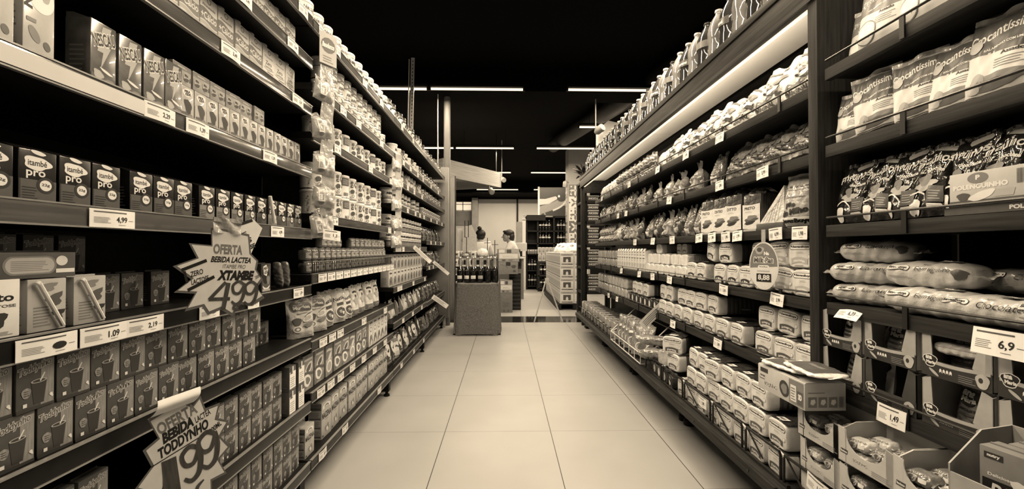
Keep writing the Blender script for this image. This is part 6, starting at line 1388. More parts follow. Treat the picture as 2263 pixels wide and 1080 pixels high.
# big open carton at the near end
m = MB(); t = .003; w_, d_, h_ = .2, .15, .1
m.box(-w_ / 2, w_ / 2, 0, d_, 0, t, CARDIN); m.box(-w_ / 2, w_ / 2, 0, t, 0, h_ * .55, CARD); m.box(-w_ / 2, w_ / 2, d_ - t, d_, 0, h_ * 1.35, CARD)
for sx in (-1, 1): m.prism([(0, 0), (d_, 0), (d_, h_ * 1.35), (d_ * .5, h_ * 1.3), (0, h_ * .7)], lambda y, z: (sx * w_ / 2 - (t if sx > 0 else 0), y, z), lambda y, z: (sx * w_ / 2 + (0 if sx > 0 else t), y, z), CARD)
onshelf(Kind('open_carton', ('open_carton', m)), 'R', .875, .72, ZB + .308, 'grey cardboard carton cut open at the near end of the cake trays', 'box', rz=.12)
def d_deli(P, w, h):
    P.rect(-w * .44, w * .44, h * .05, h * .5, INK); P.text('Déli', -w * .02, h * .36, w * .5, h * .18, PALE, .06, .15); P.text('Delicioso', -w * .08, h * .58, w * .5, h * .05, PALE, .03); P.rect(-w * .4, -w * .02, h * .82, h * .92, DEEP); P.text('nutry', -w * .21, h * .87, w * .26, h * .06, PALE, .05); P.oval(w * .26, h * .52, w * .13, h * .1, PALE, 12, 0, .15); P.rect(-w * .2, w * .1, h * .1, h * .2, LIGHT)
K_DELI = carton(.07, .05, .115, MID, d_deli, 'cereal_bar_box')
for i, (y, dx) in enumerate(((.755, .0), (.68, .0), (.755, .055))): onshelf(K_DELI, 'R', .898 + dx, y, ZB + .313, 'dark cereal bar box inside the cut carton, %s one' % ORD[i], 'box', 'cereal bar boxes', rz=.2)
# ================================================================== end rack with chocolate bar boxes
r = link(bpy.data.objects.new('end_rack', None)); r.location = (0, 0, 0); tag(r, 'dark wooden end rack with rungs beyond the bread rack, holding chocolate boxes', 'rack')
for x, y in ((1.09, 5.83), (1.5, 5.83), (1.09, 6.2), (1.5, 6.2)):
    b = MB(); b.box(x - .035, x + .035, y - .03, y + .03, 0, 1.98, WOODDK, .003); link(bpy.data.objects.new('post', b.mesh('post')), r)
for z in (.15, .46, .80, 1.1, 1.42, 1.7, 1.985):
    b = MB(); b.box(1.06, 1.53, 5.8, 6.23, z - .035, z, WOODDKH, .002); link(bpy.data.objects.new('shelf', b.mesh('shelf')), r)
def d_choco(P, w, h): P.rect(-w * .48, w * .48, h * .8, h * .98, PALE); P.text('SNICKERS', 0, h * .42, w * .86, h * .4, PALE, .05, .2); P.lines(-w * .4, w * .4, h * .06, h * .14, 1, MID)
K_CHB = carton(.16, .12, .075, DEEP, d_choco, 'chocolate_bar_box')
n_ = 0
for z, c in ((.46, 3), (.80, 3), (1.1, 3), (1.42, 3), (1.7, 1)):
    for i in range(c):
        for j in range(1):
            put(K_CHB, (1.215 + .17 * j, 5.81, z + .001 + .079 * i), (0, 0, 0), 'dark chocolate bar box on the end rack, %s counted from the bottom' % ORD[n_], 'box', 'chocolate bar boxes'); n_ += 1
# plants, white box, spotlights above the rack end
def plant(x, y, z, s, seed, lab):
    rr = random.Random(seed); m = MB()
    for i in range(46):
        a = rr.uniform(0, 2 * PI); el = rr.uniform(.1, 1.4); L = s * rr.uniform(.6, 1.1); wd = s * .1
        d = Vector((math.cos(a) * math.cos(el), math.sin(a) * math.cos(el), math.sin(el))); sd = d.cross(Vector((0, 0, 1))).normalized() * wd
        p0 = Vector((0, 0, .06)) + d * L * .25; p1 = p0 + d * L * .45 + Vector((0, 0, -.02 * s)); p2 = p0 + d * L * .85 + Vector((0, 0, -.16 * s))
        m.add([p0, p1 + sd, p2, p1 - sd, p1 + Vector((0, 0, .012))], [(0, 1, 4), (1, 2, 4), (2, 3, 4), (3, 0, 4)], LEAFM)
    p = MB(); p.lathe([(.05, 0), (.07, .1), (.075, .11), (.06, .11), (.055, .09), (0, .09)], CARD, 14)
    put(Kind('potted_plant', ('foliage', m), ('pot', p)), (x, y, z), (0, 0, 0), lab, 'plant')
plant(1.1, 5.87, 1.985, .22, 3, 'dark leafy potted plant on top of the end rack, lower bushy one')
plant(1.3, 6.17, 1.985, .27, 7, 'dark leafy plant rising behind the end of the bottle row')
m = MB(); m.prism([(0, 0), (.42, 0), (.42, .92), (.08, 1.0), (0, .93)], lambda x, z: (x, 0, z), lambda x, z: (x, .5, z), METALW)
put(Kind('white_box_unit', ('white_box_unit', m)), (1.5, 6.45, 2.0), (0, 0, 0), 'tall white unit standing behind the soft drink bottles', 'unit')
def spot(x, y, z, rot, lab, hang, on=False):
    T = Matrix.Rotation(rot[2], 4, 'Z') @ Matrix.Rotation(rot[0], 4, 'X')
    a = MB(); a.lathe([(.03, 0), (.05, .03), (.055, .12), (.05, .14)], METALG, 16, T=T); a.lathe([(.0, .139), (.046, .139)], TUBEON if on else LIDW, 16, T=T)
    b = MB(); b.tube([(0, 0, 0), hang], .009, METALG)
    put(Kind('spotlight', ('lamp_head', a), ('bracket', b)), (x, y, z), (0, 0, 0), lab, 'spotlight')
spot(1.27, 5.9, 2.66, (1.2, 0, .6), 'grey spotlight fixed beside the white unit', (0, 0, .79))
spot(1.39, 9.7, 2.6, (PI + .2, 0, .3), 'pale spotlight hanging at the tiled column', (.12, .28, 0))
spot(-.28, 8.2, 2.2, (2.2, .3, .4), 'small spotlight under the tip of the wooden canopy', (-.03, .3, .12))
spot(-.06, 9.4, 2.6, (2.0, .5, .4), 'small spotlight hanging beyond the wooden canopy', (0, 0, .85))
# tiled column
TILEB = M('azulejo_ground', .5, .3, noise=.06); TILED = M('azulejo_ink', .1, .3, noise=.2)
m = MB(); m.box(0, .5, 0, .5, 0, 3.45, M('column_plaster', .34, .7, noise=.06, scale=3))
P = front(m); s_ = .285; z0 = .85
q = Print(m, lambda a, b, o: (-o, .5 - a, b))
for i in range(6):
    zc = z0 + s_ * (i + .5); dk = i % 3 == 2
    for Q in (P, q):
        a0 = .012 if Q is P else .0
        ca = a0 + s_ / 2; A_, B_ = (TILEB, TILED) if not dk else (TILED, TILEB)
        Q.rect(a0, a0 + s_, zc - s_ / 2 + .003, zc + s_ / 2 - .003, A_)
        for k_ in range(4):
            an = PI / 4 + k_ * PI / 2 + (PI / 4 if i % 2 else 0)
            Q.oval(ca + .07 * math.cos(an), zc + .07 * math.sin(an), .055, .022, B_, 10, an, .1); Q.k -= 1
            Q.oval(ca + .13 * math.cos(an + PI / 4), zc + .13 * math.sin(an + PI / 4), .02, .02, B_, 8, an); Q.k -= 1
        Q.k += 1
        Q.oval(ca, zc, .03, .03, B_, 12); Q.oval(ca, zc, .018, .018, A_, 10)
        if i % 2: Q.stroke([(ca - .12, zc - .1), (ca - .05, zc + .02), (ca + .03, zc - .04), (ca + .11, zc + .1)], .012, B_)
        Q.k = 0
struct('column_1', m, (1.5, 9.95, 0))
# pallet of printed cartons
def d_show(P, w, h):
    P.rect(-w * .46, w * .46, h * .76, h * .95, LIGHT); P.lines(-w * .3, w * .3, h * .82, h * .88, 1, DARK); P.rect(-w * .28, w * .28, h * .26, h * .68, DARK); P.oval(0, h * .36, w * .09, h * .17, PALE, 12); P.lines(-w * .4, w * .2, h * .06, h * .16, 1, MID, .9); P.rect(w * .1, w * .42, h * .06, h * .14, DARK)
CRATE = M('printed_carton', .75, .55, noise=.05)
kc = carton(.235, .2, .215, CRATE, d_show, 'printed_carton')
m = MB(); q = Print(m, lambda a, b, o: (-.1175 - o, .1 - a, b), base=.001); q.rect(-.1, .1, .0, .214, CRATE)
for i in range(3): q.star([(-.08 + i * .06, .05), (-.05 + i * .06, .05), (-.045 + i * .06, .14), (-.065 + i * .06, .17), (-.075 + i * .06, .13)], MID)
q.rect(-.09, .09, .015, .035, MID); q.rect(-.09, .09, .185, .2, LIGHT)
K_CRT = Kind('printed_carton', ('carton_body', kc.parts[0][1]), ('side_print', m))
m = MB()
for i in range(12): m.box(.93, 1.5, 7.28 + .21 * i, 7.28 + .21 * i + .19, .09, .11, WOODDK)
for x in (.94, 1.2, 1.46): m.box(x - .03, x + .03, 7.28, 9.8, 0, .09, WOODDK)
put(Kind('wooden_pallet', ('wooden_pallet', m)), (0, 0, 0), (0, 0, 0), 'dark wooden pallet under the printed cartons', 'pallet')
n_ = 0
for c in range(12):
    for t in range(4):
        put(K_CRT, (1.07, 7.29 + .207 * c, .112 + .2165 * t), (0, 0, 0), 'printed carton of the front column row, %s from the near end, %s tier from below' % (ORD[c], ORD[t]), 'carton', 'printed cartons on the pallet')
for t in range(4): put(K_CRT, (1.312, 7.29, .112 + .2165 * t), (0, 0, 0), 'printed carton beside the end rack post, %s tier from below' % ORD[t], 'carton', 'printed cartons on the pallet')
K_WB = pouch(.2, .26, .08, FILMW, lambda P, w, h: (P.oval(0, h * .5, w * .28, h * .16, MID, 14, .2, .08), P.oval(.02, h * .5, w * .12, h * .08, DARK, 12, 0, .1)), 'white_snack_bag', seed=141, wr=.6)
for i in range(9): put(K_WB, (1.0 + .2 * (i % 3), 7.5 + .34 * (i // 3) + .05 * (i % 2), 1.03), (-1.0 + .2 * (i % 2), .15 * (i % 3 - 1), -.5 + .4 * (i % 3)), 'white bag lying on the printed cartons, %s counted away from the aisle end' % ORD[i], 'bag', 'white bags on the cartons', scale=.82)
# A-frame legs
m = MB(); m.box(-.008, .008, -.006, .006, 0, .62, CARDL)
for i, (x, a) in enumerate(((.425, .34), (.83, -.38))):
    pass
m = MB(); m.tube([(.425, 6.1, .0), (.6, 6.16, .6)], .011, CARDL, 6); m2 = MB(); m2.tube([(.83, 6.1, .0), (.62, 6.16, .6)], .011, CARDL, 6); m3 = MB(); m3.box(.585, .64, 6.15, 6.175, .59, .62, CARDL)
put(Kind('folding_stand', ('leg', m), ('leg', m2), ('hinge', m3)), (0, 0, 0), (0, 0, 0), 'thin pale folding stand spread over the dark stone strip', 'stand')
# ------------------------------------------------------------------ cloth covered table with sparkling wine
m = MB(); n = 64; rings = ((0.0, .625, 0.0), (.9, .628, 0), (1.0, .618, .0), (1.02, .55, .3), (1.05, .3, .8), (1.09, .03, 1.2), (1.1, .006, 1.3))
v = []; f_ = []
for s, z, wv in rings:
    for i in range(n):
        a = 2 * PI * i / n; c, q = math.cos(a), math.sin(a)
        k_ = s * (1 + wv * (.016 * math.sin(a * 9 + z * 4) + .01 * math.sin(a * 17 + 1)))
        v.append((.265 * k_ * math.copysign(abs(c) ** .22, c), .25 * k_ * math.copysign(abs(q) ** .22, q), z + (.012 * math.sin(a * 7) if z < .02 else 0) + .004 * math.sin(a * 5)))
for j in range(len(rings) - 1):
    for i in range(n): f_.append((j * n + i, j * n + (i + 1) % n, (j + 1) * n + (i + 1) % n, (j + 1) * n + i)[::-1])
m.add(v, f_, BURLAP, True)
o = put(Kind('table_cloth', ('table_cloth', m)), (-.335, 5.42, 0), (0, 0, 0), 'coarse brown burlap cloth draped to the floor over the small table', 'tablecloth')
m = MB(); m.box(-.25, .25, -.235, .235, .58, .615, WOODDKH, .003); lg = []
for sx in (-1, 1):
    for sy in (-1, 1): b = MB(); b.box(sx * .22 - .02, sx * .22 + .02, sy * .2 - .02, sy * .2 + .02, 0, .58, WOODDK); lg.append(('leg', b))
put(Kind('display_table', ('table_top', m), *lg), (-.335, 5.42, 0), (0, 0, 0), 'small square display table hidden under the burlap cloth', 'table')
n_ = 0
for j in range(3):
    for i in range(6):
        kk = (K_CHW if i < 3 else (K_CHG if i == 3 else K_CHP)) if j == 0 else K_CHP
        put(kk, (-.335 - .22 + .086 * i + .01 * (j % 2), 5.235 + .1 * j, .6305), (0, 0, RND.uniform(-.3, .3)), 'dark sparkling wine bottle with foil neck on the burlap table, %s row, %s from the pipe' % (ORD[j], ORD[i]), 'bottle', 'sparkling wine bottles'); n_ += 1
# counter with goods behind the table
r = link(bpy.data.objects.new('deli_counter', None)); tag(r, 'dark deli counter with bright shelf edges behind the burlap table', 'counter')
b = MB(); b.box(-1.25, -.25, 7.05, 7.6, 0, .86, WOODDK, .004); link(bpy.data.objects.new('body', b.mesh('body')), r)
b = MB(); b.box(-1.28, -.22, 7.0, 7.65, .86, .9, METALG, .004); link(bpy.data.objects.new('counter_top', b.mesh('counter_top')), r)
for z in (.62, .76, .40, .2):
    b = MB(); b.box(-1.22, -.3, 6.9, 7.05, z, z + .022, METALW if z > .5 else WOODDKH, .002); link(bpy.data.objects.new('ledge', b.mesh('ledge')), r)
K_SB = Kind('round_bread', ('round_bread', MB().ball((0, .05, .035), (.06, .05, .035), BUN, 14, 8))); K_SJ = Kind('glass_jar', ('jar', MB().lathe([(.03, 0), (.034, .01), (.034, .08), (.026, .095)], GLASSJ, 14, 0, .034, 0)), ('lid', MB().lathe([(.028, .094), (.03, .11), (0, .11)], LIDW, 14, 0, .034, 0)))
K_SP = pouch(.1, .12, .05, FILML, lambda P, w, h: P.rect(-w * .25, w * .25, h * .3, h * .6, DARK), 'paper_bag', seed=151, split=False)
for i in range(14):
    kk = (K_SB, K_SJ, K_SP, K_SJ)[i % 4]; put(kk, (-1.2 + .068 * i, 7.05 + .06 * (i % 2), .901), (0, 0, RND.uniform(-.4, .4)), '%s standing on the deli counter, %s from the pipe' % (('round pale bread', 'small glass jar', 'pale paper bag', 'small glass jar')[i % 4], ORD[i]), 'food', 'goods on the deli counter')
for j, z in enumerate((.643, .783, .423, .223)):
    for i in range(7): put((K_SJ, K_SP)[(i + j) % 2], (-1.19 + .1 * i, 6.91, z), (0, 0, 0), 'small pack on the ledge of the deli counter, %s ledge, %s from the pipe' % (ORD[j], ORD[i]), 'food', 'goods on the deli ledges', scale=.85)
# upright display stands and big tilted card
m = MB(); m.tube([(0, 0, 0), (0, 0, .34)], .006, WIREBLK); fr = MB()
fr.tube([(-.03, 0, .34), (.03, 0, .34), (.03, 0, .62), (-.03, 0, .62), (-.03, 0, .34)], .007, WIREBLK); bs = MB(); bs.box(-.08, .08, -.06, .06, 0, .012, WIREBLK, .002)
put(Kind('sign_holder', ('pole', m), ('frame', fr), ('base', bs)), (-.64, 7.2, .901), (0, 0, .2), 'black sign holder with an upright empty frame in front of the tilted card', 'sign holder')
m = MB(); m.tube([(0, .01, -.3), (0, .01, 0)], .008, WIREBLK); m.prism([(-.14, -.24), (.15, -.16), (.14, .1), (.03, .27), (-.14, .2)], lambda a, b: (a, .02 * math.sin(a * 9), b), lambda a, b: (a, .004 + .02 * math.sin(a * 9), b), CARD)
put(Kind('tilted_card', ('tilted_card', m)), (-.6, 7.35, 1.2), (-.12, .08, .5), 'large blank grey card tilted above the sparkling wine bottles', 'card')
m = MB(); m.box(-.1, .1, 0, .004, 0, .5, CARDL); P = front(m); P.text('9', .02, .26, .09, .17, METALG, .05)
put(Kind('price_card', ('price_card', m)), (-.72, 7.4, .901), (0, 0, .25), 'pale card with a big 9 behind the sign holder', 'card')
for i, (x, z) in enumerate(((-.3, .34), (-.17, .3))):
    m = MB(); m.tube([(0, 0, 0), (0, 0, z)], .007, WIREBLK); t = MB(); t.box(-.06, .06, -.01, .01, z * .72, z * .75, WIREBLK); b = MB(); b.box(-.05, .05, -.05, .05, 0, .01, WIREBLK, .002)
    put(Kind('wire_stand', ('pole', m), ('crossbar', t), ('base', b)), (x, 7.5, .901), (0, 0, 0), 'thin black T-shaped stand behind the bottles, %s from the tilted card' % ORD[i], 'stand', 'thin black stands')
K_HEAD = Kind('round_cheese', ('round_cheese', MB().ball((0, 0, .075), (.1, .09, .08), FILMW, 16, 10)))
put(K_HEAD, (-.37, 7.15, .901), (0, 0, 0), 'white paper bundle rising behind the sparkling wine', 'bundle')
# stacked boxes beside the table
def d_fruit(P, w, h): P.rect(-w * .48, -w * .2, h * .7, h * .95, PALE); P.rect(-w * .1, w * .12, h * .68, h * .95, DARK); P.rect(w * .2, w * .45, h * .7, h * .95, LIGHT); P.rect(-w * .46, w * .44, h * .25, h * .62, PALE); P.lines(-w * .3, w * .3, h * .35, h * .5, 2, LIGHT, .3); P.oval(-w * .25, h * .12, w * .1, h * .07, DARK, 10, 0, .2); P.oval(w * .1, h * .12, w * .12, h * .07, MID, 10, 0, .2)
def d_grey(P, w, h): P.rect(-w * .12, w * .12, h * .68, h * .98, DEEP); P.oval(w * .28, h * .62, w * .12, h * .14, DARK, 12, 0, .1); P.stroke([(-w * .4, h * .8), (-w * .2, h * .7), (0, h * .5)], .006, DARK); P.oval(w * .32, h * .25, w * .08, h * .1, DARK, 12)
def d_crate(P, w, h): P.lines(-w * .3, w * .3, h * .3, h * .55, 5, DARK, .3); P.star([(-w * .45, h * .95), (w * .45, h * .95), (w * .2, h * .72), (-w * .2, h * .72)], MID); P.oval(-w * .2, h * .1, w * .07, h * .05, DARK, 10); P.oval(w * .15, h * .1, w * .06, h * .06, DARK, 10)
CB = M('carton_brown', .17, .6, noise=.1)
m = MB(); m.box(-.1, .1, 0, .3, 0, .63, WOODDK, .004)
for i in range(9): m.box(-.101, .101, -.004, .001, .03 + i * .067, .06 + i * .067, DEEP)
put(Kind('dark_crate', ('dark_crate', m)), (.18, 7.3, 0), (0, 0, 0), 'dark slatted crate stack behind the cardboard boxes', 'crate')
put(carton(.2, .3, .32, CB, d_crate, 'cardboard_box'), (.03, 7.0, 0), (0, 0, 0), 'brown cardboard box on the floor beside the burlap table', 'box')
put(carton(.2, .28, .2, CARD, d_fruit, 'cardboard_box'), (.03, 7.02, .324), (0, 0, .03), 'printed fruit box standing on the brown cardboard box', 'box')
put(carton(.32, .3, .2, M('carton_grey', .22, .6, noise=.1), d_grey, 'cardboard_box'), (.06, 7.0, .63), (0, 0, .05), 'wide grey printed box near the top of the stack', 'box')
put(carton(.34, .3, .21, CARD, d_fruit, 'cardboard_box'), (.07, 7.0, .834), (0, 0, .08), 'pale open fruit box on top of the stack beside the bottles', 'box')
# ------------------------------------------------------------------ wine wall
r = link(bpy.data.objects.new('wine_cabinet', None)); tag(r, 'dark wooden wine wall with rows of labelled bottles', 'cabinet')
b = MB(); b.box(.55, 1.65, 11.3, 11.34, 0, 1.9, WOODDK); link(bpy.data.objects.new('back_panel', b.mesh('back_panel')), r)
for x in (.57, .86, 1.28, 1.64): b = MB(); b.box(x - .02, x + .02, 11.0, 11.3, 0, 1.9, WOODDK); link(bpy.data.objects.new('divider', b.mesh('divider')), r)
for z in (.1, .5, .92, 1.2, 1.52, 1.88): b = MB(); b.box(.57, 1.64, 11.0, 11.3, z - .025, z, WOODDKH); link(bpy.data.objects.new('shelf', b.mesh('shelf')), r)
b = MB(); b.box(.57, 1.05, 10.9, 11.0, 1.78, 1.92, WOODDKH); link(bpy.data.objects.new('cornice', b.mesh('cornice')), r)
for j, z in enumerate((1.52, 1.2, .5, .1)):
    for i in range(9):
        x = .93 + .078 * i if j < 2 else .64 + .078 * i
        if abs(x - 1.28) < .05 or abs(x - .86) < .04: continue
        put((K_WINE, K_WINE2)[(i + j) % 2], (x, 11.05, z + .001), (0, 0, 0), 'wine bottle in the wine wall, %s row from the top, %s from the white frame' % (ORD[j], ORD[i]), 'bottle', 'wine bottles in the wine wall', scale=.92)
K_GIFT = carton(.085, .08, .2, CARDL, lambda P, w, h: (P.rect(-w * .3, w * .3, h * .2, h * .6, MID), P.rect(-w * .3, w * .3, h * .7, h * .8, DARK)), 'gift_carton')
for j, z in enumerate((.921, .741)):
    for i in range(8): put(K_GIFT, (.9 + .095 * i, 10.92 - .1 * j, z), (0, 0, 0), 'pale gift carton before the wine wall, %s row, %s from the white frame' % (('upper', 'lower')[j], ORD[i]), 'carton', 'pale gift cartons', scale=(1, 1, .85))
r = link(bpy.data.objects.new('wine_rack', None)); tag(r, 'low dark wooden wine rack on feet in front of the wine wall', 'rack')
b = MB(); b.box(.82, 1.62, 10.5, 10.9, .70, .74, WOODDKH, .003); link(bpy.data.objects.new('top', b.mesh('top')), r)
for z in (.08, .4): b = MB(); b.box(.82, 1.62, 10.5, 10.9, z - .03, z, WOODDKH, .003); link(bpy.data.objects.new('shelf', b.mesh('shelf')), r)
for x, y in ((.84, 10.52), (1.6, 10.52), (.84, 10.88), (1.6, 10.88)): b = MB(); b.box(x - .025, x + .025, y - .02, y + .02, 0, .70, WOODDK); link(bpy.data.objects.new('leg', b.mesh('leg')), r)
for j, z in enumerate((.401, .081)):
    for i in range(7): put(K_WINE, (.91 + .09 * i, 10.58, z), (0, 0, 0), 'dark wine bottle in the low wine rack, %s shelf, %s from the white frame' % (('upper', 'lower')[j], ORD[i]), 'bottle', 'bottles in the low wine rack', scale=.88)
for i in range(5): put(K_SJ, (.62 + .06 * i, 10.95, .921), (0, 0, 0), 'round topped jar on the wine wall counter, %s from the white frame' % ORD[i], 'jar', 'jars on the wine wall')
m = MB(); m.box(0, .09, 0, .05, 0, 1.78, METALW, .003); m2 = MB(); m2.box(-.14, 0, .03, .05, .05, 1.74, METALG, .003); m3 = MB(); m3.box(-.02, -.005, -.02, .03, .6, 1.0, METALG, .003)
put(Kind('fridge_door', ('door_frame', m), ('glass_side', m2), ('handle', m3)), (.45, 10.85, 0), (0, 0, 0), 'tall white framed fridge door standing before the wine wall', 'fridge')
m = MB(); m.lathe([(.05, 0), (.06, .02), (.03, .05), (.012, .1), (.02, .13), (0, .16)], CARD, 12)
put(Kind('small_figurine', ('small_figurine', m)), (.5, 10.88, 1.78), (0, 0, 0), 'small ornament standing on top of the white fridge door', 'ornament')
# framed picture: abstract dark and pale shapes
m = MB(); m.box(1.02, 2.1, 12.5, 12.53, 2.02, 2.86, DEEP); m.box(.98, 1.03, 12.49, 12.54, 1.98, 2.88, METALW)
P = Print(m, lambda a, b, o: (a, 12.5 - o, b), base=.001)
P.star([(1.03, 2.3), (1.4, 2.42), (1.75, 2.58), (2.05, 2.45), (2.08, 2.2), (1.6, 2.26), (1.2, 2.12), (1.03, 2.06)], MID); P.star([(1.03, 2.34), (1.3, 2.38), (1.6, 2.54), (1.5, 2.6), (1.2, 2.52), (1.03, 2.52)], LIGHT); P.star([(1.4, 2.2), (1.7, 2.32), (2.0, 2.34), (2.08, 2.18), (1.8, 2.14)], DEEP); P.oval(1.68, 2.56, .14, .12, DEEP, 16, .4); P.oval(1.6, 2.6, .03, .035, PALE, 10); P.stroke([(1.42, 2.18), (1.66, 2.3), (1.85, 2.5), (1.98, 2.62)], .05, LIGHT); P.oval(1.98, 2.62, .05, .06, DARK, 12); P.stroke([(1.05, 2.05), (1.12, 2.18), (1.2, 2.05)], .04, MID)
put(Kind('wall_picture', ('wall_picture', m)), (0, 0, 0), (0, 0, 0), 'large abstract dark and pale picture above the wine wall', 'picture')
m = MB(); m.tube([(1.98 + .0, 12.4, 0), (1.98, 12.4, 1.98)], .03, METALG); put(Kind('picture_post', ('picture_post', m)), (0, 0, 0), (0, 0, 0), 'thin grey post carrying the picture panel behind the column', 'post')
# ------------------------------------------------------------------ wooden canopy
PLANKS = M('canopy_planks', .4, .55, noise=.25, scale=6, stretch=(.5, .5, 14)); PLANKU = M('canopy_underside', .24, .6, noise=.15, scale=6, stretch=(.6, 6, 6))
r = link(bpy.data.objects.new('wooden_canopy', None)); tag(r, 'pale planked wooden canopy hanging over the deli counter', 'canopy')
a0, b0 = Vector((-1.05, 7.3, 0)), Vector((-.07, 8.7, 0)); dr = (b0 - a0).normalized(); nr_ = Vector((-dr.y, dr.x, 0))
def board(p, q, z0, z1, th, mat, name):
    b = MB(); u = (q - p).normalized(); n_ = Vector((-u.y, u.x, 0)) * th
    b.prism([(0, 0), ((q - p).length, 0)] + [((q - p).length, 1), (0, 1)], lambda s, t: p + u * s + Vector((0, 0, z0 + (z1 - z0) * t)), lambda s, t: p + u * s + n_ + Vector((0, 0, z0 + (z1 - z0) * t)), mat); link(bpy.data.objects.new(name, b.mesh(name)), r)
board(a0, b0, 2.3, 2.6, .03, PLANKS, 'front_board'); c0 = b0 + Vector((-1.6, .55, 0)); d0 = a0 + Vector((-.6, .55, 0))
board(b0, c0, 2.3, 2.6, .03, PLANKS, 'side_board'); board(c0, d0, 2.3, 2.6, .03, PLANKS, 'back_board'); board(d0, a0, 2.3, 2.6, .03, PLANKS, 'end_board')
b = MB(); b.add([a0 + Vector((0, 0, 2.45)), b0 + Vector((0, 0, 2.45)), c0 + Vector((0, 0, 2.45)), d0 + Vector((0, 0, 2.45)), a0 + Vector((0, 0, 2.47)), b0 + Vector((0, 0, 2.47)), c0 + Vector((0, 0, 2.47)), d0 + Vector((0, 0, 2.47))], [(0, 1, 2, 3), (7, 6, 5, 4)], PLANKU); link(bpy.data.objects.new('ceiling_board', b.mesh('ceiling_board')), r)
for p in (a0, b0): b = MB(); b.tube([p + Vector((-.1, .1, 2.47)), p + Vector((-.1, .1, 3.44))], .008, WIREBLK); link(bpy.data.objects.new('hanger', b.mesh('hanger')), r)
m = MB(); m.box(-.80, -.735, 6.3, 6.36, 0, 2.1, M('post_wood_pale', .2, .5, noise=.2, scale=8, stretch=(6, 6, .5)), .003); m2 = MB(); m2.box(-.735, -.725, 6.3, 6.36, 0, 2.12, SHELFBLK)
put(Kind('wooden_post', ('post', m), ('edge_strip', m2)), (0, 0, 0), (0, 0, 0), 'pale wooden post standing right behind the grey end panel', 'post')
# checkout counter far behind
r = link(bpy.data.objects.new('service_counter', None)); tag(r, 'pale service counter in front of the far wall where two people work', 'counter')
b = MB(); b.box(-1.1, .4, 8.9, 9.3, 0, .84, M('counter_front', .2, .5, noise=.1), .004); link(bpy.data.objects.new('body', b.mesh('body')), r)
b = MB(); b.box(-1.13, .43, 8.86, 9.34, .84, .88, METALW, .004); link(bpy.data.objects.new('counter_top', b.mesh('counter_top')), r)
m = MB(); m.box(-.12, .12, 0, .02, .12, .3, METALW, .004); P = front(m); P.rect(-.11, .11, .13, .29, LIGHT); m2 = MB(); m2.box(-.02, .02, .02, .04, 0, .14, SHELFBLK); m2.box(-.08, .08, -.03, .08, 0, .01, SHELFBLK)
put(Kind('computer_monitor', ('screen', m), ('stand', m2)), (.36, 9.15, .88), (0, 0, .1), 'pale computer screen on the service counter behind the dark haired person', 'monitor')
m = MB(); m.box(-.06, .06, -.05, .05, 0, .16, DEEP, .004); m.box(-.05, .05, -.052, -.05, .02, .12, INK)
put(Kind('card_terminal', ('card_terminal', m)), (.27, 8.95, .88), (0, 0, 0), 'black card terminal standing beside the working person', 'terminal')
# ------------------------------------------------------------------ people
def person(loc, rz, label, joints, rad, edges, skinmat, hair, garments, face):
    def skinmesh(js, rs, es, mat, name, parent, lev=2, root=0):
        me = bpy.data.meshes.new(name); me.from_pydata([joints[j] if isinstance(j, str) else j for j in js], es, []); me.materials.append(mat)
        o = link(bpy.data.objects.new(name, me), parent)
        s = o.modifiers.new('skin', 'SKIN'); s.use_smooth_shade = True
        for i, v in enumerate(me.skin_vertices[0].data): v.radius = rs[i] if isinstance(rs[i], tuple) else (rs[i], rs[i]); v.use_root = i == root
        u = o.modifiers.new('sub', 'SUBSURF'); u.levels = lev; u.render_levels = lev
        return o
    r = link(bpy.data.objects.new('person', None)); r.location = loc; r.rotation_euler = (0, 0, rz); tag(r, label, 'person')
    ks = list(joints); me_e = [(ks.index(a), ks.index(b)) for a, b in edges]
    skinmesh(ks, [rad[k] for k in ks], me_e, skinmat, 'body', r)
    for nm, mat, keys, es, rr in garments: skinmesh(keys, rr, es, mat, nm, r)
    hm = MB(); hair(hm); link(bpy.data.objects.new('hair', hm.mesh('hair', 180)), r)
    fm = MB(); hd = MB(); fg = (MB(), MB()); face(hd, fm, fg)
    link(bpy.data.objects.new('head', hd.mesh('head', 180)), r); link(bpy.data.objects.new('face', fm.mesh('face', 180)), r)
    for q in fg: link(bpy.data.objects.new('hand', q.mesh('hand', 180)), r)
# side-facing person bent over the counter (faces -x)
J = dict(pelvis=(0, 0, .8), belly=(-.01, 0, .93), chest=(-.05, 0, 1.08), neck=(-.1, 0, 1.2), head=(-.135, 0, 1.28), crown=(-.15, 0, 1.37),
         sl=(-.05, -.15, 1.13), el=(-.16, -.19, .95), wl=(-.33, -.1, .93), hl=(-.36, -.08, .92), sr=(-.05, .15, 1.13), er=(-.16, .19, .95), wr=(-.32, .1, .94), hr=(-.38, .08, .93),
         tl=(0, -.08, .76), kl=(-.02, -.09, .42), al=(0, -.09, .06), fl=(-.12, -.1, .03), tr=(0, .08, .76), kr=(-.02, .09, .42), ar=(0, .09, .06), fr=(-.12, .1, .03))
RD = dict(pelvis=(.13, .1), belly=(.12, .09), chest=(.14, .1), neck=.045, head=(.075, .085), crown=(.06, .07), sl=.055, el=.04, wl=.028, hl=(.035, .016), sr=.055, er=.04, wr=.028, hr=(.035, .016), tl=.085, kl=.055, al=.04, fl=.035, tr=.085, kr=.055, ar=.04, fr=.035)
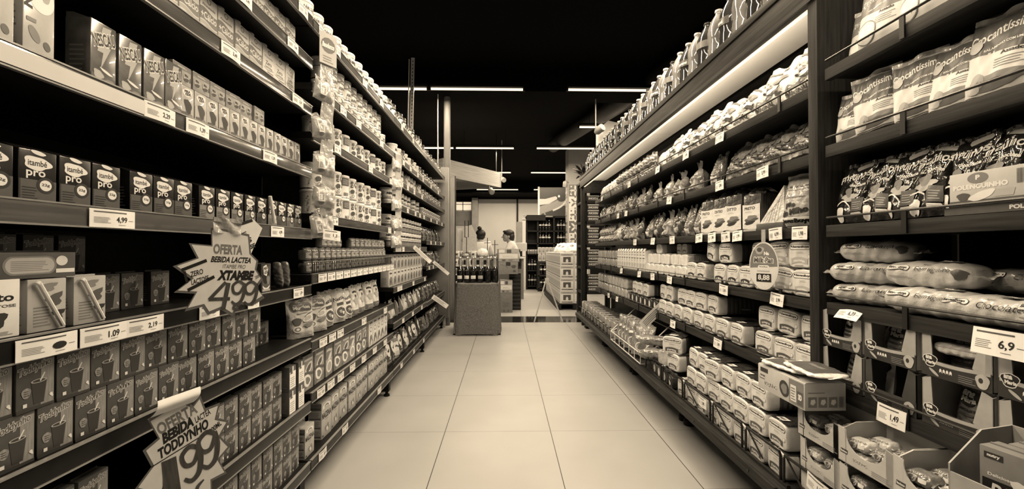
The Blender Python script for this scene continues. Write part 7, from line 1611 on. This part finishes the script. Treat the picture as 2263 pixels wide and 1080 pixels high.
ED = [('pelvis', 'belly'), ('belly', 'chest'), ('chest', 'neck'), ('neck', 'head'), ('head', 'crown'), ('chest', 'sl'), ('sl', 'el'), ('el', 'wl'), ('wl', 'hl'), ('chest', 'sr'), ('sr', 'er'), ('er', 'wr'), ('wr', 'hr'), ('pelvis', 'tl'), ('tl', 'kl'), ('kl', 'al'), ('al', 'fl'), ('pelvis', 'tr'), ('tr', 'kr'), ('kr', 'ar'), ('ar', 'fr')]
def hairA(m):
    m.ball((-.11, 0, 1.365), (.11, .097, .08), HAIR, 20, 14); m.ball((-.065, 0, 1.3), (.07, .09, .095), HAIR, 18, 12); m.ball((-.185, 0, 1.40), (.05, .07, .03), HAIR, 16, 10); m.ball((-.05, .03, 1.25), (.05, .05, .05), HAIR, 12, 8)
def faceA(hd, m, fg):
    hd.ball((-.15, 0, 1.305), (.085, .072, .108), SKIN, 20, 14); hd.ball((-.185, 0, 1.235), (.045, .05, .04), SKIN, 14, 10); hd.tube([(-.11, 0, 1.24), (-.08, 0, 1.15)], [.055, .06], SKIN, 12)
    m.tube([(-.225, 0, 1.32), (-.256, 0, 1.28), (-.226, 0, 1.272)], [.01, .015, .013], SKIN, 8)
    for s in (-1, 1): m.ball((-.222, s * .032, 1.315), (.008, .014, .008), INK, 10, 6); m.ball((-.222, s * .034, 1.335), (.008, .02, .005), HAIR, 10, 6); m.ball((-.115, s * .083, 1.29), (.02, .01, .03), SKIN, 10, 8)
    m.ball((-.226, 0, 1.245), (.01, .022, .006), DARK, 10, 6)
    for sy, wx in ((-1, 'wl'), (1, 'wr')):
        hx, hy, hz = J['hl' if sy < 0 else 'hr']; m = fg[sy > 0]
        for q in range(4): m.tube([(hx - .02, hy + sy * (.022 - .015 * q), hz), (hx - .055 - .008 * (q in (1, 2)), hy + sy * (.024 - .016 * q), hz - .006), (hx - .078 - .01 * (q in (1, 2)), hy + sy * (.024 - .016 * q), hz - .026)], [.009, .008, .006], SKIN, 6)
        m.tube([(hx + .005, hy - sy * .025, hz), (hx - .03, hy - sy * .045, hz - .008), (hx - .05, hy - sy * .04, hz - .016)], [.01, .009, .007], SKIN, 6)
GA = [('shirt', SHIRT, ['pelvis', 'belly', 'chest', (-.075, 0, 1.15), 'sl', (-.12, -.175, 1.02), 'el', (-.22, -.16, .942), 'sr', (-.12, .175, 1.02), 'er', (-.22, .16, .948)], [(0, 1), (1, 2), (2, 3), (2, 4), (4, 5), (5, 6), (6, 7), (2, 8), (8, 9), (9, 10), (10, 11)], [(.175, .15), (.175, .14), (.19, .15), (.1, .09), .095, .085, .078, .062, .095, .085, .078, .062]),
      ('trousers', TROUSER, ['pelvis', 'tl', 'kl', (0, -.09, .1), 'tr', 'kr', (0, .09, .1)], [(0, 1), (1, 2), (2, 3), (0, 4), (4, 5), (5, 6)], [(.14, .115), .095, .066, .055, .095, .066, .055])]
person((.2, 8.68, 0), 0, 'dark haired person in a pale shirt bending over the counter', J, RD, ED, SKIN, hairA, GA, faceA)
J2 = {k: (0 if k in ('pelvis', 'belly', 'chest', 'neck', 'head', 'crown') else v[1], -v[0] * .8, v[2]) for k, v in J.items()}
J2 = {k: (v[0] * (1 if k[0] not in 'sewh' else 1), v[1], v[2]) for k, v in J2.items()}
def hairB(m): m.ball((0, .08, 1.345), (.1, .1, .095), HAIR, 20, 14); m.ball((-.02, .04, 1.455), (.045, .045, .04), HAIR, 16, 10); m.ball((.0, .06, 1.28), (.08, .06, .06), HAIR, 14, 10)
def faceB(hd, m, fg):
    hd.ball((0, .1, 1.305), (.072, .085, .108), SKIN, 20, 14); hd.tube([(0, .08, 1.24), (0, .06, 1.13)], [.055, .06], SKIN, 12)
    m.tube([(0, .17, 1.31), (0, .195, 1.28), (0, .175, 1.27)], [.01, .014, .012], SKIN, 8)
    for s in (-1, 1): m.ball((s * .032, .165, 1.31), (.014, .008, .008), INK, 10, 6); m.ball((s * .083, .09, 1.29), (.01, .02, .03), SKIN, 10, 8)
    m.ball((0, .165, 1.245), (.022, .01, .006), DARK, 10, 6)
    for sx, kk in ((-1, 'hl'), (1, 'hr')):
        hx, hy, hz = J2[kk]; m = fg[sx > 0]
        for q in range(4): m.tube([(hx + sx * (.022 - .015 * q), hy + .02, hz), (hx + sx * (.024 - .016 * q), hy + .055 + .008 * (q in (1, 2)), hz - .006), (hx + sx * (.024 - .016 * q), hy + .078, hz - .026)], [.009, .008, .006], SKIN, 6)
        m.tube([(hx - sx * .025, hy, hz), (hx - sx * .045, hy + .03, hz - .01), (hx - sx * .04, hy + .05, hz - .016)], [.01, .009, .007], SKIN, 6)
def conv(k): return k if isinstance(k, str) else (k[1], -k[0] * .8, k[2])
GB = [(n_, SHIRTW if n_ == 'shirt' else mt, [conv(k) for k in ks], es, rr) for n_, mt, ks, es, rr in GA]
person((-.475, 8.4, 0), 0, 'person with a dark hair bun and white top seen from behind', J2, RD, ED, SKIN, hairB, GB, faceB)
